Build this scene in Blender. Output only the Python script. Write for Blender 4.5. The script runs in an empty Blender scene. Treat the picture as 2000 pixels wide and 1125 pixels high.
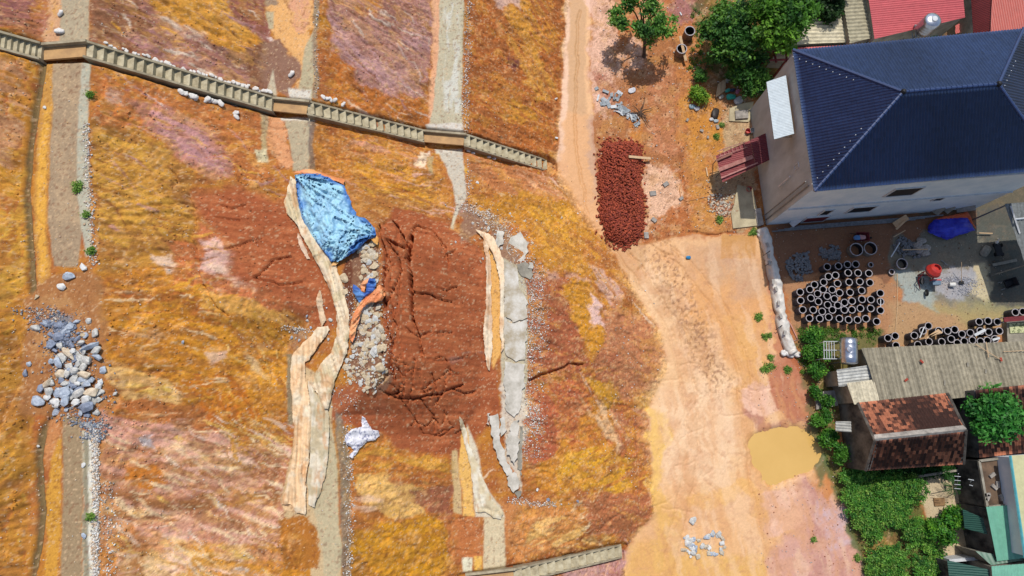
import bpy, math, random
import numpy as np
from mathutils import Vector, Matrix
from mathutils.geometry import delaunay_2d_cdt
random.seed(7); rng = np.random.default_rng(7)
SC = bpy.context.scene
# ---------------------------------------------------------------- camera, sky, sun, exposure
CAMH = 54.0; TH = math.radians(10.6); FPX = 1400.0
cd = bpy.data.cameras.new('camera'); cam = bpy.data.objects.new('camera', cd); SC.collection.objects.link(cam)
cam.location = (0, 0, CAMH); cam.rotation_euler = (TH, 0, 0)
cd.sensor_width = 36; cd.lens = 36*FPX/2000; cd.clip_start = 1; cd.clip_end = 3000
SC.camera = cam
SUN_EL = math.radians(64)
w = bpy.data.worlds.new('World'); SC.world = w; w.use_nodes = True
nt = w.node_tree; bg = nt.nodes['Background']
sky = nt.nodes.new('ShaderNodeTexSky'); sky.sky_type = 'NISHITA'; sky.sun_disc = False
sky.sun_elevation = SUN_EL; sky.sun_rotation = math.radians(2); sky.air_density = 1.2; sky.dust_density = 1.5
nt.links.new(sky.outputs[0], bg.inputs[0]); bg.inputs[1].default_value = 0.14
sl = bpy.data.lights.new('sun', 'SUN'); sl.energy = 3.8; sl.angle = math.radians(0.55); sl.color = (1, .95, .87)
so = bpy.data.objects.new('sun', sl); SC.collection.objects.link(so)
sd = Vector((-0.03, -math.cos(SUN_EL), -math.sin(SUN_EL)))
so.rotation_euler = sd.to_track_quat('-Z', 'Y').to_euler(); so.location = (0, 40, 90)
SC.view_settings.view_transform = 'Standard'; SC.view_settings.look = 'None'
SC.view_settings.exposure = 0.0; SC.view_settings.gamma = 1
# ---------------------------------------------------------------- helpers
ct, st = math.cos(TH), math.sin(TH)
def Pn(px, py, z):
    px = np.asarray(px, float); py = np.asarray(py, float); z = np.asarray(z, float)
    x = (px-1000)/FPX; y = (562.5-py)/FPX
    dx, dy, dz = x, ct*y+st, st*y-ct
    t = (z-CAMH)/dz
    return t*dx, t*dy
def P(px, py, z=0.0):
    x, y = Pn(px, py, z); return Vector((float(x), float(y), float(z)))
def proj(X, Y, Z):
    rz = Z-CAMH; yc = ct*Y+st*rz; zc = -(-st*Y+ct*rz)
    return 1000+FPX*X/zc, 562.5-FPX*yc/zc
KL = 1.38
def lin(c):
    c = np.asarray(c, float)/255.0
    return np.where(c <= .04045, c/12.92, ((c+.055)/1.055)**2.4)
def A(*c):       # colour of the thing as it reads in full sun -> base colour
    return np.clip(lin(c)/KL, .003, .82)
_tabs = {}
def vnoise(x, y, seed=0):
    if seed not in _tabs: _tabs[seed] = np.random.default_rng(1000+seed).random((256, 256))
    T = _tabs[seed]
    xi = np.floor(x).astype(int); yi = np.floor(y).astype(int); fx = x-xi; fy = y-yi
    fx = fx*fx*(3-2*fx); fy = fy*fy*(3-2*fy); xi &= 255; yi &= 255; x1 = (xi+1) & 255; y1 = (yi+1) & 255
    return (T[xi, yi]*(1-fx)+T[x1, yi]*fx)*(1-fy)+(T[xi, y1]*(1-fx)+T[x1, y1]*fx)*fy
def fbm(x, y, seed=0, o=4, g=.5):
    s = 0; a = 1; t = 0
    for i in range(o):
        s = s+a*vnoise(x*(2.03**i)+i*17.3, y*(2.03**i)-i*9.1, seed+i); t += a; a *= g
    return s/t
def sst(x, a, b):
    t = np.clip((x-a)/(b-a), 0, 1); return t*t*(3-2*t)
def link(o, parent=None):
    SC.collection.objects.link(o)
    if parent is not None: o.parent = parent
    return o
def tag(o, label=None, cat=None, group=None, kind=None):
    if label: o['label'] = label
    if cat: o['category'] = cat
    if group: o['group'] = group
    if kind: o['kind'] = kind
    return o
def thing(name, loc, label, cat, group=None):
    o = bpy.data.objects.new(name, None); link(o); o.location = loc; o.empty_display_size = .2
    return tag(o, label, cat, group)
def wloc(o):
    v = Vector((0, 0, 0))
    while o is not None: v += o.location; o = o.parent
    return v
def raw_mesh(name, V, F, col=None, domain='POINT', smooth=False):
    """V (n,3) array, F list or (m,k) array"""
    me = bpy.data.meshes.new(name); V = np.asarray(V, np.float32)
    if isinstance(F, np.ndarray):
        m, k = F.shape
        me.vertices.add(len(V)); me.vertices.foreach_set('co', V.ravel())
        me.loops.add(m*k); me.loops.foreach_set('vertex_index', F.astype(np.int32).ravel())
        me.polygons.add(m); me.polygons.foreach_set('loop_start', np.arange(0, m*k, k, dtype=np.int32))
        me.update(calc_edges=True)
    else:
        me.from_pydata([tuple(map(float, v)) for v in V], [], F); me.update()
    if col is not None:
        a = me.attributes.new('Col', 'FLOAT_COLOR', domain)
        c = np.ones((len(col), 4), np.float32); c[:, :3] = col; a.data.foreach_set('color', c.ravel())
    if smooth: me.polygons.foreach_set('use_smooth', np.ones(len(me.polygons), bool))
    return me
def part(name, V, F, mat, parent=None, col=None, domain='POINT', smooth=False, loc=None, local=False, base=True):
    """world-coordinate geometry; origin moved to its parent's origin (or the thing's base)"""
    V = np.asarray(V, float)
    if local: off = Vector((0, 0, 0)); l = Vector(loc) if loc is not None else Vector((0, 0, 0))
    elif parent is not None: off = wloc(parent); l = Vector((0, 0, 0))
    else:
        off = Vector(loc) if loc is not None else (Vector((V[:, 0].mean(), V[:, 1].mean(), V[:, 2].min())) if base else Vector((0, 0, 0)))
        l = off
    me = raw_mesh(name, V-np.array(off), F, col, domain, smooth)
    if mat: me.materials.append(mat)
    o = bpy.data.objects.new(name, me); link(o, parent); o.location = l
    return o
class MB:
    def __init__(s): s.v = []; s.f = []
    def add(s, V, F):
        n = len(s.v); s.v += [tuple(v) for v in V]; s.f += [tuple(i+n for i in f) for f in F]; return s
    def hexa(s, b, t):           # 4 bottom pts, 4 top pts (ccw)
        return s.add(list(b)+list(t), [(3, 2, 1, 0), (4, 5, 6, 7)]+[(i, (i+1) % 4, (i+1) % 4+4, i+4) for i in range(4)])
    def box(s, c, d, rz=0, rx=0, ry=0):
        M = Matrix.Rotation(rz, 3, 'Z') @ Matrix.Rotation(ry, 3, 'Y') @ Matrix.Rotation(rx, 3, 'X')
        c = Vector(c); h = [x/2 for x in d]
        q = [(-1, -1), (1, -1), (1, 1), (-1, 1)]
        return s.hexa([c+M @ Vector((a*h[0], b*h[1], -h[2])) for a, b in q], [c+M @ Vector((a*h[0], b*h[1], h[2])) for a, b in q])
    def prism(s, pts, z0, z1):
        n = len(pts)
        if sum(pts[i][0]*pts[(i+1) % n][1]-pts[(i+1) % n][0]*pts[i][1] for i in range(n)) < 0: pts = pts[::-1]
        return s.add([(p[0], p[1], z0) for p in pts]+[(p[0], p[1], z1) for p in pts],
                     [tuple(range(n-1, -1, -1)), tuple(range(n, 2*n))]+[(i, (i+1) % n, (i+1) % n+n, i+n) for i in range(n)])
    def tube(s, pts, r, n=6, cap=True):
        pts = [Vector(p) for p in pts]; rr = r if isinstance(r, (list, tuple)) else [r]*len(pts)
        V = []
        for i, p in enumerate(pts):
            d = (pts[min(i+1, len(pts)-1)]-pts[max(i-1, 0)]).normalized()
            a = d.orthogonal().normalized() if abs(d.z) > .9 else d.cross(Vector((0, 0, 1))).normalized()
            b = d.cross(a)
            for k in range(n):
                t = 2*math.pi*k/n; V.append(p+(a*math.cos(t)+b*math.sin(t))*rr[i])
        F = [(i*n+k, i*n+(k+1) % n, (i+1)*n+(k+1) % n, (i+1)*n+k) for i in range(len(pts)-1) for k in range(n)]
        if cap: F += [tuple(range(n-1, -1, -1)), tuple(range((len(pts)-1)*n, len(pts)*n))]
        return s.add(V, F)
    def lathe(s, prof, c=(0, 0, 0), n=24, M=None):   # prof: (r,z) list
        V = []
        for r, z in prof:
            for k in range(n):
                t = 2*math.pi*k/n; v = Vector((r*math.cos(t), r*math.sin(t), z))
                V.append(Vector(c)+(M @ v if M else v))
        F = [(i*n+k, i*n+(k+1) % n, (i+1)*n+(k+1) % n, (i+1)*n+k) for i in range(len(prof)-1) for k in range(n)]
        return s.add(V, F)
    def obj(s, name, mat, parent=None, **k): return part(name, np.array(s.v, float), s.f, mat, parent, **k)
# ---------------------------------------------------------------- materials
def newmat(name):
    m = bpy.data.materials.new(name); m.use_nodes = True; n = m.node_tree; b = n.nodes['Principled BSDF']
    return m, n, b
def N(n, t, **k):
    q = n.nodes.new(t)
    for a, v in k.items(): setattr(q, a, v)
    return q
def mat_col(name, rough=.9, nscale=14, namt=.35, bump=.35, bscale=30, spec=.25, second=None, trans=0):
    """colour from the 'Col' attribute of the surface, broken up with fine noise and bump"""
    m, n, b = newmat(name); L = n.links.new
    at = N(n, 'ShaderNodeAttribute', attribute_name='Col'); tc = N(n, 'ShaderNodeTexCoord')
    nz = N(n, 'ShaderNodeTexNoise'); nz.inputs['Scale'].default_value = nscale; nz.inputs['Detail'].default_value = 6; nz.inputs['Roughness'].default_value = .7
    L(tc.outputs['Object'], nz.inputs['Vector'])
    mr = N(n, 'ShaderNodeMapRange'); mr.inputs[1].default_value = .25; mr.inputs[2].default_value = .75
    mr.inputs[3].default_value = 1-namt; mr.inputs[4].default_value = 1+namt
    L(nz.outputs['Fac'], mr.inputs[0])
    mx = N(n, 'ShaderNodeVectorMath', operation='SCALE'); L(at.outputs['Color'], mx.inputs[0]); L(mr.outputs[0], mx.inputs[3])
    L(mx.outputs[0], b.inputs['Base Color']); b.inputs['Roughness'].default_value = rough; b.inputs['Specular IOR Level'].default_value = spec
    if bump:
        n2 = N(n, 'ShaderNodeTexNoise'); n2.inputs['Scale'].default_value = bscale; n2.inputs['Detail'].default_value = 5
        L(tc.outputs['Object'], n2.inputs['Vector'])
        bp = N(n, 'ShaderNodeBump'); bp.inputs['Strength'].default_value = bump; bp.inputs['Distance'].default_value = .05
        L(n2.outputs['Fac'], bp.inputs['Height']); L(bp.outputs[0], b.inputs['Normal'])
    if trans:
        b.inputs['Transmission Weight'].default_value = 0
        tr = N(n, 'ShaderNodeBsdfTranslucent'); L(mx.outputs[0], tr.inputs['Color'])
        ms = N(n, 'ShaderNodeMixShader'); ms.inputs[0].default_value = trans
        L(b.outputs[0], ms.inputs[1]); L(tr.outputs[0], ms.inputs[2]); L(ms.outputs[0], n.nodes['Material Output'].inputs[0])
    return m
def mat(name, c, c2=None, rough=.8, scale=3, bump=.2, bscale=25, spec=.3, metal=0, contrast=(.35, .65), stretch=(1, 1, 1)):
    """two-tone procedural paint / concrete / stone"""
    m, n, b = newmat(name); L = n.links.new; c = A(*c); c2 = A(*c2) if c2 else c*.8
    tc = N(n, 'ShaderNodeTexCoord'); mp = N(n, 'ShaderNodeMapping'); mp.inputs['Scale'].default_value = stretch
    L(tc.outputs['Object'], mp.inputs[0])
    nz = N(n, 'ShaderNodeTexNoise'); nz.inputs['Scale'].default_value = scale; nz.inputs['Detail'].default_value = 8; nz.inputs['Roughness'].default_value = .65
    L(mp.outputs[0], nz.inputs['Vector'])
    cr = N(n, 'ShaderNodeValToRGB'); cr.color_ramp.elements[0].position = contrast[0]; cr.color_ramp.elements[1].position = contrast[1]
    cr.color_ramp.elements[0].color = (*c2, 1); cr.color_ramp.elements[1].color = (*c, 1)
    L(nz.outputs['Fac'], cr.inputs[0]); L(cr.outputs[0], b.inputs['Base Color'])
    b.inputs['Roughness'].default_value = rough; b.inputs['Specular IOR Level'].default_value = spec; b.inputs['Metallic'].default_value = metal
    if bump:
        n2 = N(n, 'ShaderNodeTexNoise'); n2.inputs['Scale'].default_value = bscale; n2.inputs['Detail'].default_value = 4
        L(mp.outputs[0], n2.inputs['Vector'])
        bp = N(n, 'ShaderNodeBump'); bp.inputs['Strength'].default_value = bump; bp.inputs['Distance'].default_value = .03
        L(n2.outputs['Fac'], bp.inputs['Height']); L(bp.outputs[0], b.inputs['Normal'])
    return m
def sdf_poly(x, y, pts):
    d = np.full(x.shape, 1e9); ins = np.zeros(x.shape, bool); n = len(pts)
    for i in range(n):
        x0, y0 = pts[i]; x1, y1 = pts[(i+1) % n]; ex, ey = x1-x0, y1-y0
        t = np.clip(((x-x0)*ex+(y-y0)*ey)/(ex*ex+ey*ey+1e-9), 0, 1)
        d = np.minimum(d, (x-x0-t*ex)**2+(y-y0-t*ey)**2)
        c = ((y0 > y) != (y1 > y)) & (x < (x1-x0)*(y-y0)/((y1-y0) if y1 != y0 else 1e-9)+x0); ins ^= c
    d = np.sqrt(d); return np.where(ins, -d, d)
def dist_line(x, y, pts):
    d = np.full(x.shape, 1e9)
    for i in range(len(pts)-1):
        x0, y0 = pts[i][:2]; x1, y1 = pts[i+1][:2]; ex, ey = x1-x0, y1-y0
        t = np.clip(((x-x0)*ex+(y-y0)*ey)/(ex*ex+ey*ey+1e-9), 0, 1)
        d = np.minimum(d, (x-x0-t*ex)**2+(y-y0-t*ey)**2)
    return np.sqrt(d)
# ---------------------------------------------------------------- terrain heights: a terraced cut slope rising to the left of a flat road
ZL = [0.0, 6.0, 12.5, 19.5]
BR = {  # break lines traced as (x, y) on the photograph, at the height of their terrace
 'toe':  (0.0, [(1114,-60),(1110,0),(1098,150),(1088,330),(1130,400),(1190,480),(1235,560),(1290,650),(1305,720),(1264,800),(1270,900),(1280,1000),(1217,1075),(1232,1190)]),
 'b1o':  (6.0, [(908,-60),(907,0),(905,150),(905,265),(912,340),(915,400),(960,450),(1030,500),(1032,560),(1028,700),(1022,850),(1015,965),(992,1060),(990,1190)]),
 'b1i':  (6.0, [(850,-60),(848,0),(846,150),(832,250),(835,300),(868,345),(880,400),(905,450),(945,480),(948,560),(950,700),(940,780),(895,850),(885,960),(893,1060),(895,1190)]),
 'b2o':  (12.5, [(617,-60),(616,0),(615,150),(612,250),(606,330),(660,350),(700,425),(738,465),(750,560),(757,700),(720,760),(655,810),(660,900),(668,1060),(672,1190)]),
 'b2i':  (12.5, [(520,-60),(520,0),(522,100),(512,180),(522,250),(552,330),(560,390),(600,470),(640,560),(632,600),(575,650),(560,720),(565,800),(555,900),(548,990),(600,1060),(605,1190)]),
 'b3o':  (19.5, [(180,-60),(178,0),(176,150),(176,300),(178,450),(190,560),(205,700),(200,800),(188,900),(186,1060),(182,1190)]),
 'b3i':  (19.5, [(84,-60),(84,0),(82,120),(60,250),(48,370),(55,500),(45,620),(40,700),(60,800),(66,900),(62,1060),(48,1190)]),
}
def brk(key):
    z, pts = BR[key]; x, y = Pn([p[0] for p in pts], [p[1] for p in pts], z)
    o = np.argsort(y); return x[o], y[o]
BW = {k: brk(k) for k in BR}
def base_h(X, Y, warp=0):
    xs = {k: np.interp(Y, BW[k][1], BW[k][0]) for k in BW}
    top = xs['b3i']-9.0
    H = np.zeros(X.shape)
    seq = [('toe', 0), ('b1o', 6), ('b1i', 6.05), ('b2o', 12.5), ('b2i', 12.55), ('b3o', 19.5), ('b3i', 19.6)]
    cur = xs['toe']; cz = 0.0
    for (k, z) in seq[1:]:
        nx = xs[k]; m = (X <= cur) & (X > nx)
        t = np.clip((cur-X)/np.maximum(cur-nx, 1e-3), 0, 1)
        H = np.where(m, cz+(z-cz)*t, H); cur = nx; cz = z
    m = X <= cur; t = np.clip((cur-X)/9.0, 0, 1); H = np.where(m, cz+9.5*t, H)
    return H
# grid (fine in front of the camera, growing outwards to the horizon)
def axis(a, b, d, far, d2=None, mid=None):
    if mid is None: core = np.arange(a, b, d)
    else: core = np.concatenate([np.arange(a, mid, d), np.arange(mid, b, d2)])
    up = [core[-1]]; s = .2
    while up[-1] < far: s *= 1.35; up.append(up[-1]+s)
    dn = [core[0]]; s = .2
    while dn[-1] > -far: s *= 1.35; dn.append(dn[-1]-s)
    return np.concatenate([dn[1:][::-1], core, up[1:]])
XS = axis(-26.5, 42.5, .068, 900, .082, 9.0); YS = axis(-12.8, 37.0, .072, 900)
GX, GY = np.meshgrid(XS, YS, indexing='ij')
print('grid', GX.shape)
H0 = base_h(GX, GY)
def smooth(H, n):
    for _ in range(n):
        H[1:-1] = (H[:-2]+2*H[1:-1]+H[2:])/4
    return H
i0 = np.searchsorted(XS, -26.4); i1 = np.searchsorted(XS, 42.3)
H0[i0:i1] = smooth(H0[i0:i1].copy(), 14)
PX, PY = proj(GX, GY, H0)
far_mask = (np.abs(GX) > 60) | (GY > 50) | (GY < -25)
onhill = GX < np.interp(GY, BW['toe'][1], BW['toe'][0])
flatd = np.full(GX.shape, 1.0)
def berm(o, i, e=.05):
    xo = np.interp(GY, BW[o][1], BW[o][0]); xi = np.interp(GY, BW[i][1], BW[i][0])
    return (GX < xo+e) & (GX > xi-e)
BM = berm('b1o', 'b1i') | berm('b2o', 'b2i') | berm('b3o', 'b3i')
slope = onhill & ~BM
sl_s = smooth(slope.astype(float), 12)
# --- regions in photograph pixels, used for relief as well as for colour
CLAY = [[(378,372),(470,366),(545,392),(580,425),(610,470),(648,560),(655,610),(640,650),(622,640),(600,628),(560,600),(500,560),(450,540),(455,500),(440,470),(400,440),(382,410)],
        [(742,445),(775,408),(830,415),(885,450),(940,480),(952,560),(950,700),(975,745),(980,800),(930,850),(905,900),(860,900),(800,880),(730,850),(690,835),(650,815),(640,770),(700,765),(752,740),(745,600),(740,500)]]
wx = (fbm(GX*.9, GY*.9, 40, 5, .6)-.5); wy = (fbm(GX*.9+50, GY*.9, 45, 5, .6)-.5)
WPX, WPY = PX+wx*44, PY+wy*44
near = (PX > -150) & (PX < 2150) & (PY > -150) & (PY < 1270)
clay = np.zeros(GX.shape); n_c = fbm(GX*2.2, GY*2.2, 58, 4, .65)
for q_, c in enumerate(CLAY): clay = np.maximum(clay, sst(-sdf_poly(PX*.5+WPX*.5, PY*.5+WPY*.5, c)+(14*(n_c-.5) if q_ == 0 else 0), -3-9*(q_ == 0), 4+9*(q_ == 0)))
clay *= near
# --- relief
H = H0.copy()
n1 = fbm(GX*.35, GY*.35, 1, 4); n2 = fbm(GX*1.6, GY*1.6, 5, 5, .6); n3 = fbm(GX*6, GY*6, 9, 3, .6)
fa = (fbm(GX*.12, GY*.12, 50, 2)-.35)*1.5
rid = 1-np.abs(2*fbm((GX*np.cos(fa)-GY*np.sin(fa))*.42+n1*2, (GY*np.cos(fa)+GX*np.sin(fa))*1.25+n2*1.2, 12, 6, .62)-1)
sl = sl_s*(1-clay*.85)
H += sl*((n1-.5)*.8+(rid-.75)*.34+(n2-.5)*.22+(n3-.5)*.16)
H += (1-sl_s)*onhill*((n2-.5)*.07+(n3-.5)*.03)
H += clay*sl_s*((n1-.5)*.5+(fbm(GX*.8, GY*5.5, 20, 3)-.5)*.13+(n2-.5)*.10+(n3-.5)*.07)
H += (~onhill)*((n1-.5)*.06+(n2-.5)*.045+(n3-.5)*.02)
CRK = 1.0
def cut(pts, wid, depth, rag=.5, prof=1.0):
    global H
    xs = [p[0] for p in pts]; ys = [p[1] for p in pts]; m = 30
    s = (PX > min(xs)-m) & (PX < max(xs)+m) & (PY > min(ys)-m) & (PY < max(ys)+m)
    d = dist_line(PX[s]+wx[s]*rag*26+(n3[s]-.5)*6*rag, PY[s]+wy[s]*rag*26, pts)
    H[s] -= depth*CRK*np.clip(1-d/wid, 0, 1)**prof
CR = [([(803,462),(797,500),(800,540),(803,580),(806,625)],6.5,1.0),([(806,622),(815,650),(822,695)],2.6,.4),([(806,570),(840,574),(880,590)],2.4,.35),
 ([(768,430),(788,468),(801,500)],3.2,.4),([(755,470),(775,500),(782,530),(770,560),(752,590)],2.6,.35),([(762,590),(772,640),(760,690),(765,735)],2.2,.3),
 ([(768,776),(815,778),(858,770),(903,752)],3.6,.45),([(842,730),(850,760),(855,792)],2.8,.4),([(810,700),(806,750),(795,790)],2.6,.35),([(872,728),(866,760),(848,792)],2.4,.3),
 ([(820,778),(835,800),(848,812)],2.4,.3),([(790,790),(812,820),(822,845),(858,852),(885,838)],2.2,.28),([(740,760),(770,776),(782,742),(775,720)],2.4,.3),([(880,760),(905,770),(930,765)],3,.35),
 ([(395,490),(440,487),(478,474),(505,468)],3.2,.45),([(497,540),(522,522),(535,506),(570,500)],4.5,.6),([(497,540),(540,556),(592,550)],3.2,.45),([(420,420),(450,430),(470,432)],2.6,.35),
 ([(430,400),(455,410),(480,402)],2.4,.3),([(1034,742),(1062,728),(1095,722),(1112,708),(1140,712)],6,.7),([(1170,470),(1200,485)],2,.2),
 ([(368,378),(379,430),(372,470),(388,520),(396,560),(424,600),(450,618)],6,.45),([(850,560),(870,566),(890,560)],2,.25),([(848,650),(880,652)],2,.25),([(870,500),(885,488)],2,.2),
 ([(330,325),(345,350),(338,365)],4,.3),([(1310,60),(1318,150),(1322,250),(1332,350),(1345,450)],4,.22),([(1345,452),(1400,458),(1440,452)],5,.25),
 ([(740,440),(752,500),(748,560),(752,620),(765,700),(768,740)],4,.5),([(760,470),(788,486),(800,462),(812,440)],3,.4),([(812,440),(845,452),(870,480),(880,520)],2.2,.25),([(790,640),(812,655),(840,648)],2,.2),([(835,700),(860,705),(905,700)],2.5,.2)]
CR += [([(752,436),(762,470),(757,500),(764,540),(760,570)],1.8,.4), ([(778,440),(774,480),(782,520),(778,570),(786,610)],2,.4), ([(790,486),(806,494),(800,512),(790,506)],2,.4), ([(742,520),(756,530),(768,520)],1.8,.4), ([(764,560),(776,580),(772,610),(762,640),(768,680)],2,.4),
 ([(812,452),(846,462),(862,478),(872,505)],1.5,.3), ([(786,690),(792,730),(786,770)],1.8,.35), ([(770,650),(784,690),(780,740)],1.6,.35), ([(826,700),(822,740),(830,775)],1.5,.3), ([(388,400),(405,410),(398,425)],2,.35), ([(520,440),(550,452),(566,470)],1.8,.3), ([(450,470),(470,500),(500,505)],1.6,.3), ([(560,590),(600,600)],1.6,.3), ([(745,600),(750,640),(744,690),(752,735)],3,.5), ([(880,770),(905,775),(925,768)],3.5,.4)]
for i_ in range(-15, 0): CR[i_] = (CR[i_][0], CR[i_][1]*.7, CR[i_][2]*.38)
CRK = 1.9
for c in CR: lf = c[0][0][0] < 640; cut(c[0], c[1]*(.24 if lf else .36)+.95, c[2]*(.5 if lf else .45 if c[0][0][0] > 1000 else .7 if c[0][0][1] > 690 else 1), .5, .75)

for k in range(34):      # fine shrinkage cracks in the clay
    x0, y0 = random.uniform(745, 900), random.uniform(690, 850); pts = [(x0, y0)]
    a = random.uniform(0, 6.3)
    for _ in range(3): a += random.uniform(-.7, .7); pts.append((pts[-1][0]+9*math.cos(a), pts[-1][1]+9*math.sin(a)))
    cut(pts, 1.4, .22, .3)
CRK = 1.0
for k in range(44):      # mud cracks and ruts of the road
    x0, y0 = random.uniform(1290, 1460), random.uniform(690, 1000); pts = [(x0, y0)]; a = random.choice([1.5, 1.9, .4])+random.uniform(-.5, .5)
    for _ in range(4): a += random.uniform(-.6, .6); pts.append((pts[-1][0]+16*math.cos(a), pts[-1][1]+16*math.sin(a)))
    cut(pts, 1.8, .05, .4)
FOOT = []
for rut in ([(1185,470),(1240,540),(1300,640),(1335,760),(1345,880),(1320,1000),(1290,1120)], [(1205,468),(1262,530),(1322,630),(1358,760),(1368,880),(1344,1000),(1312,1130)], [(1262,470),(1330,520),(1400,610),(1440,720),(1452,840),(1470,960),(1500,1120)], [(1284,466),(1352,514),(1422,600),(1462,712),(1474,830),(1494,950),(1526,1120)], [(1130,20),(1124,160),(1126,300),(1150,420)]): cut(rut, 3.4, .07, .5)
for k in range(330):     # footprints and hoof marks
    t = random.random(); cx = 1275+t*125+random.gauss(0, 20); cy = 490+t*250+random.gauss(0, 26)
    if k % 5 == 0: cx, cy = random.uniform(1160, 1290), random.uniform(0, 420)
    FOOT.append((cx, cy)); cut([(cx, cy), (cx+random.uniform(-2, 2), cy+random.uniform(2, 5))], 2.4, .07, .1)
# drain ditches on the top berm, low step off the berm edges
DITCH = [[(82,125),(70,200),(58,280),(50,370),(57,470),(62,570)], [(108,800),(84,840),(74,900),(82,1000),(74,1060),(60,1130)]]
for d in DITCH: cut(d, 9, .28, .1, .6)
# stair corridors are dug in a little
STA = [(-60,64),(0,80),(85,104),(168,101),(535,208),(600,214),(825,268),(905,276),(1070,326)]
STB = [(905,1136),(1000,1122),(1215,1076)]
cor = 1-sst(dist_line(PX, PY, STA), 14, 22)*1.0
H -= .62*cor*onhill; H -= .3*(1-sst(dist_line(PX, PY, STB), 12, 20))*onhill
POND = [(1532+68*math.cos(a)*(1-.12*math.sin(a)), 884+(50 if math.sin(a) > 0 else 46)*math.sin(a)+(16*math.exp(-((a-1.9)/.35)**2))) for a in [k*2*math.pi/28 for k in range(28)]]
ps = near & (PX > 1400) & (PX < 1680) & (PY > 780) & (PY < 1000)
H[ps] -= .5*sst(-sdf_poly(WPX[ps]*.5+PX[ps]*.5, WPY[ps]*.5+PY[ps]*.5, POND), -12, 16)
H[far_mask] = H0[far_mask]
def _interp(G, X, Y):
    X = np.asarray(X, float); Y = np.asarray(Y, float)
    i = np.clip(np.searchsorted(XS, X)-1, 0, len(XS)-2); j = np.clip(np.searchsorted(YS, Y)-1, 0, len(YS)-2)
    fx = (X-XS[i])/(XS[i+1]-XS[i]); fy = (Y-YS[j])/(YS[j+1]-YS[j])
    return (G[i, j]*(1-fx)+G[i+1, j]*fx)*(1-fy)+(G[i, j+1]*(1-fx)+G[i+1, j+1]*fx)*fy
def hgt(X, Y): return _interp(H, X, Y)
def Gn(px, py):
    """points of the ground seen at these photograph pixels"""
    px = np.atleast_1d(np.asarray(px, float)); py = np.atleast_1d(np.asarray(py, float))
    z = np.full(px.shape, 28.0); lo = z.copy(); done = np.zeros(px.shape, bool)
    for _ in range(150):
        x, y = Pn(px, py, z); h = hgt(x, y); hit = h >= z
        lo = np.where(done, lo, z); done |= hit
        z = np.where(done, z, z-.2)
    a, b = lo, lo+.2
    for _ in range(10):
        m = (a+b)/2; x, y = Pn(px, py, m); h = hgt(x, y) >= m; a = np.where(h, m, a); b = np.where(h, b, m)
    x, y = Pn(px, py, a); return np.stack([x, y, a], 1)
def G(px, py, dz=0.0):
    v = Gn(px, py)[0]; return Vector((v[0], v[1], v[2]+dz))
# ---------------------------------------------------------------- what the ground is made of: colours of the soils
COL = np.empty(GX.shape+(3,)); COL[:] = A(182, 112, 52)
d1 = fbm(GX*.5+GY*.25, GY*1.1-GX*.35, 60, 5, .6); d2 = fbm(GX*1.4, GY*1.4, 66, 5, .65); d3 = fbm(GX*5, GY*5, 71, 4, .7)
def lay(m, c, s=None):
    cc = A(*c)
    if s is None: COL[...] = COL*(1-m[..., None])+cc*m[..., None]
    else: COL[s] = COL[s]*(1-m[:, None])+cc*m[:, None]
def paint(c, pts, fe=10, op=1.0, br=.5, kind='p', warp=1.0, ang=None, sc=1.0):
    """soil patch: c colour, pts outline (or ellipse), fe soft edge, br how broken up, ang streak direction in degrees"""
    if kind == 'e':
        cx, cy, rx, ry = pts[:4]; a = math.radians(pts[4]) if len(pts) > 4 else 0
        pts = [(cx+rx*math.cos(t)*math.cos(a)-ry*math.sin(t)*math.sin(a), cy+rx*math.cos(t)*math.sin(a)+ry*math.sin(t)*math.cos(a)) for t in np.linspace(0, 6.283, 15)[:-1]]
    xs = [p[0] for p in pts]; ys = [p[1] for p in pts]; m = fe+26*warp+4
    s = (PX > min(xs)-m) & (PX < max(xs)+m) & (PY > min(ys)-m) & (PY < max(ys)+m) & near
    if not s.any(): return
    if fe >= 12 and min(xs) > 1100: fe = fe*1.9; br = min(br, .5)*.6
    d = sdf_poly(PX[s]+wx[s]*44*warp, PY[s]+wy[s]*44*warp, pts)
    if ang is None: nz = d2[s]*.6+d3[s]*.4
    else:
        a = math.radians(ang); u = GX[s]*math.cos(a)+GY[s]*math.sin(a); v = -GX[s]*math.sin(a)+GY[s]*math.cos(a)
        nz = fbm(u*.55*sc+wx[s]*1.5, v*3.2*sc+wy[s]*1.5, int(abs(c[0]+c[1])) % 40+80, 4, .56)
    al = sst(-d/fe+(nz-.5)*4*br, -.6, .6) if br <= .5 else sst(-d/fe, -.9, .5)*sst(nz, .5-.09/br*.5-(1-br)*.25, .5+.14/br*.5)
    lay(al*op, c, s)
# general mottling
lay(onhill*sst(d1, .5, .62)*.75, (198,132,42)); lay(onhill*sst(d1, .47, .36)*.7, (162,88,48)); lay(onhill*sst(d2, .56, .7)*.4, (205,150,80))
lay((~onhill)*1.0, (186,112,62)); lay((~onhill)*sst(d2, .52, .62)*.5, (168,90,48)); lay((~onhill)*sst(d1, .55, .65)*.5, (214,152,98))
L_ = paint
ROADP = [(1114,-200),(1098,150),(1088,330),(1120,400),(1190,480),(1235,560),(1290,650),(1305,720),(1264,800),(1270,900),(1278,1000),(1218,1075),(1235,1300),(1720,1300),(1690,1110),(1640,970),(1600,860),(1590,770),(1545,705),(1520,620),(1505,560),(1490,455),(1345,458),(1262,478),(1185,478),(1168,400),(1160,250),(1150,150),(1158,-200)]
E = 'e'
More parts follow.
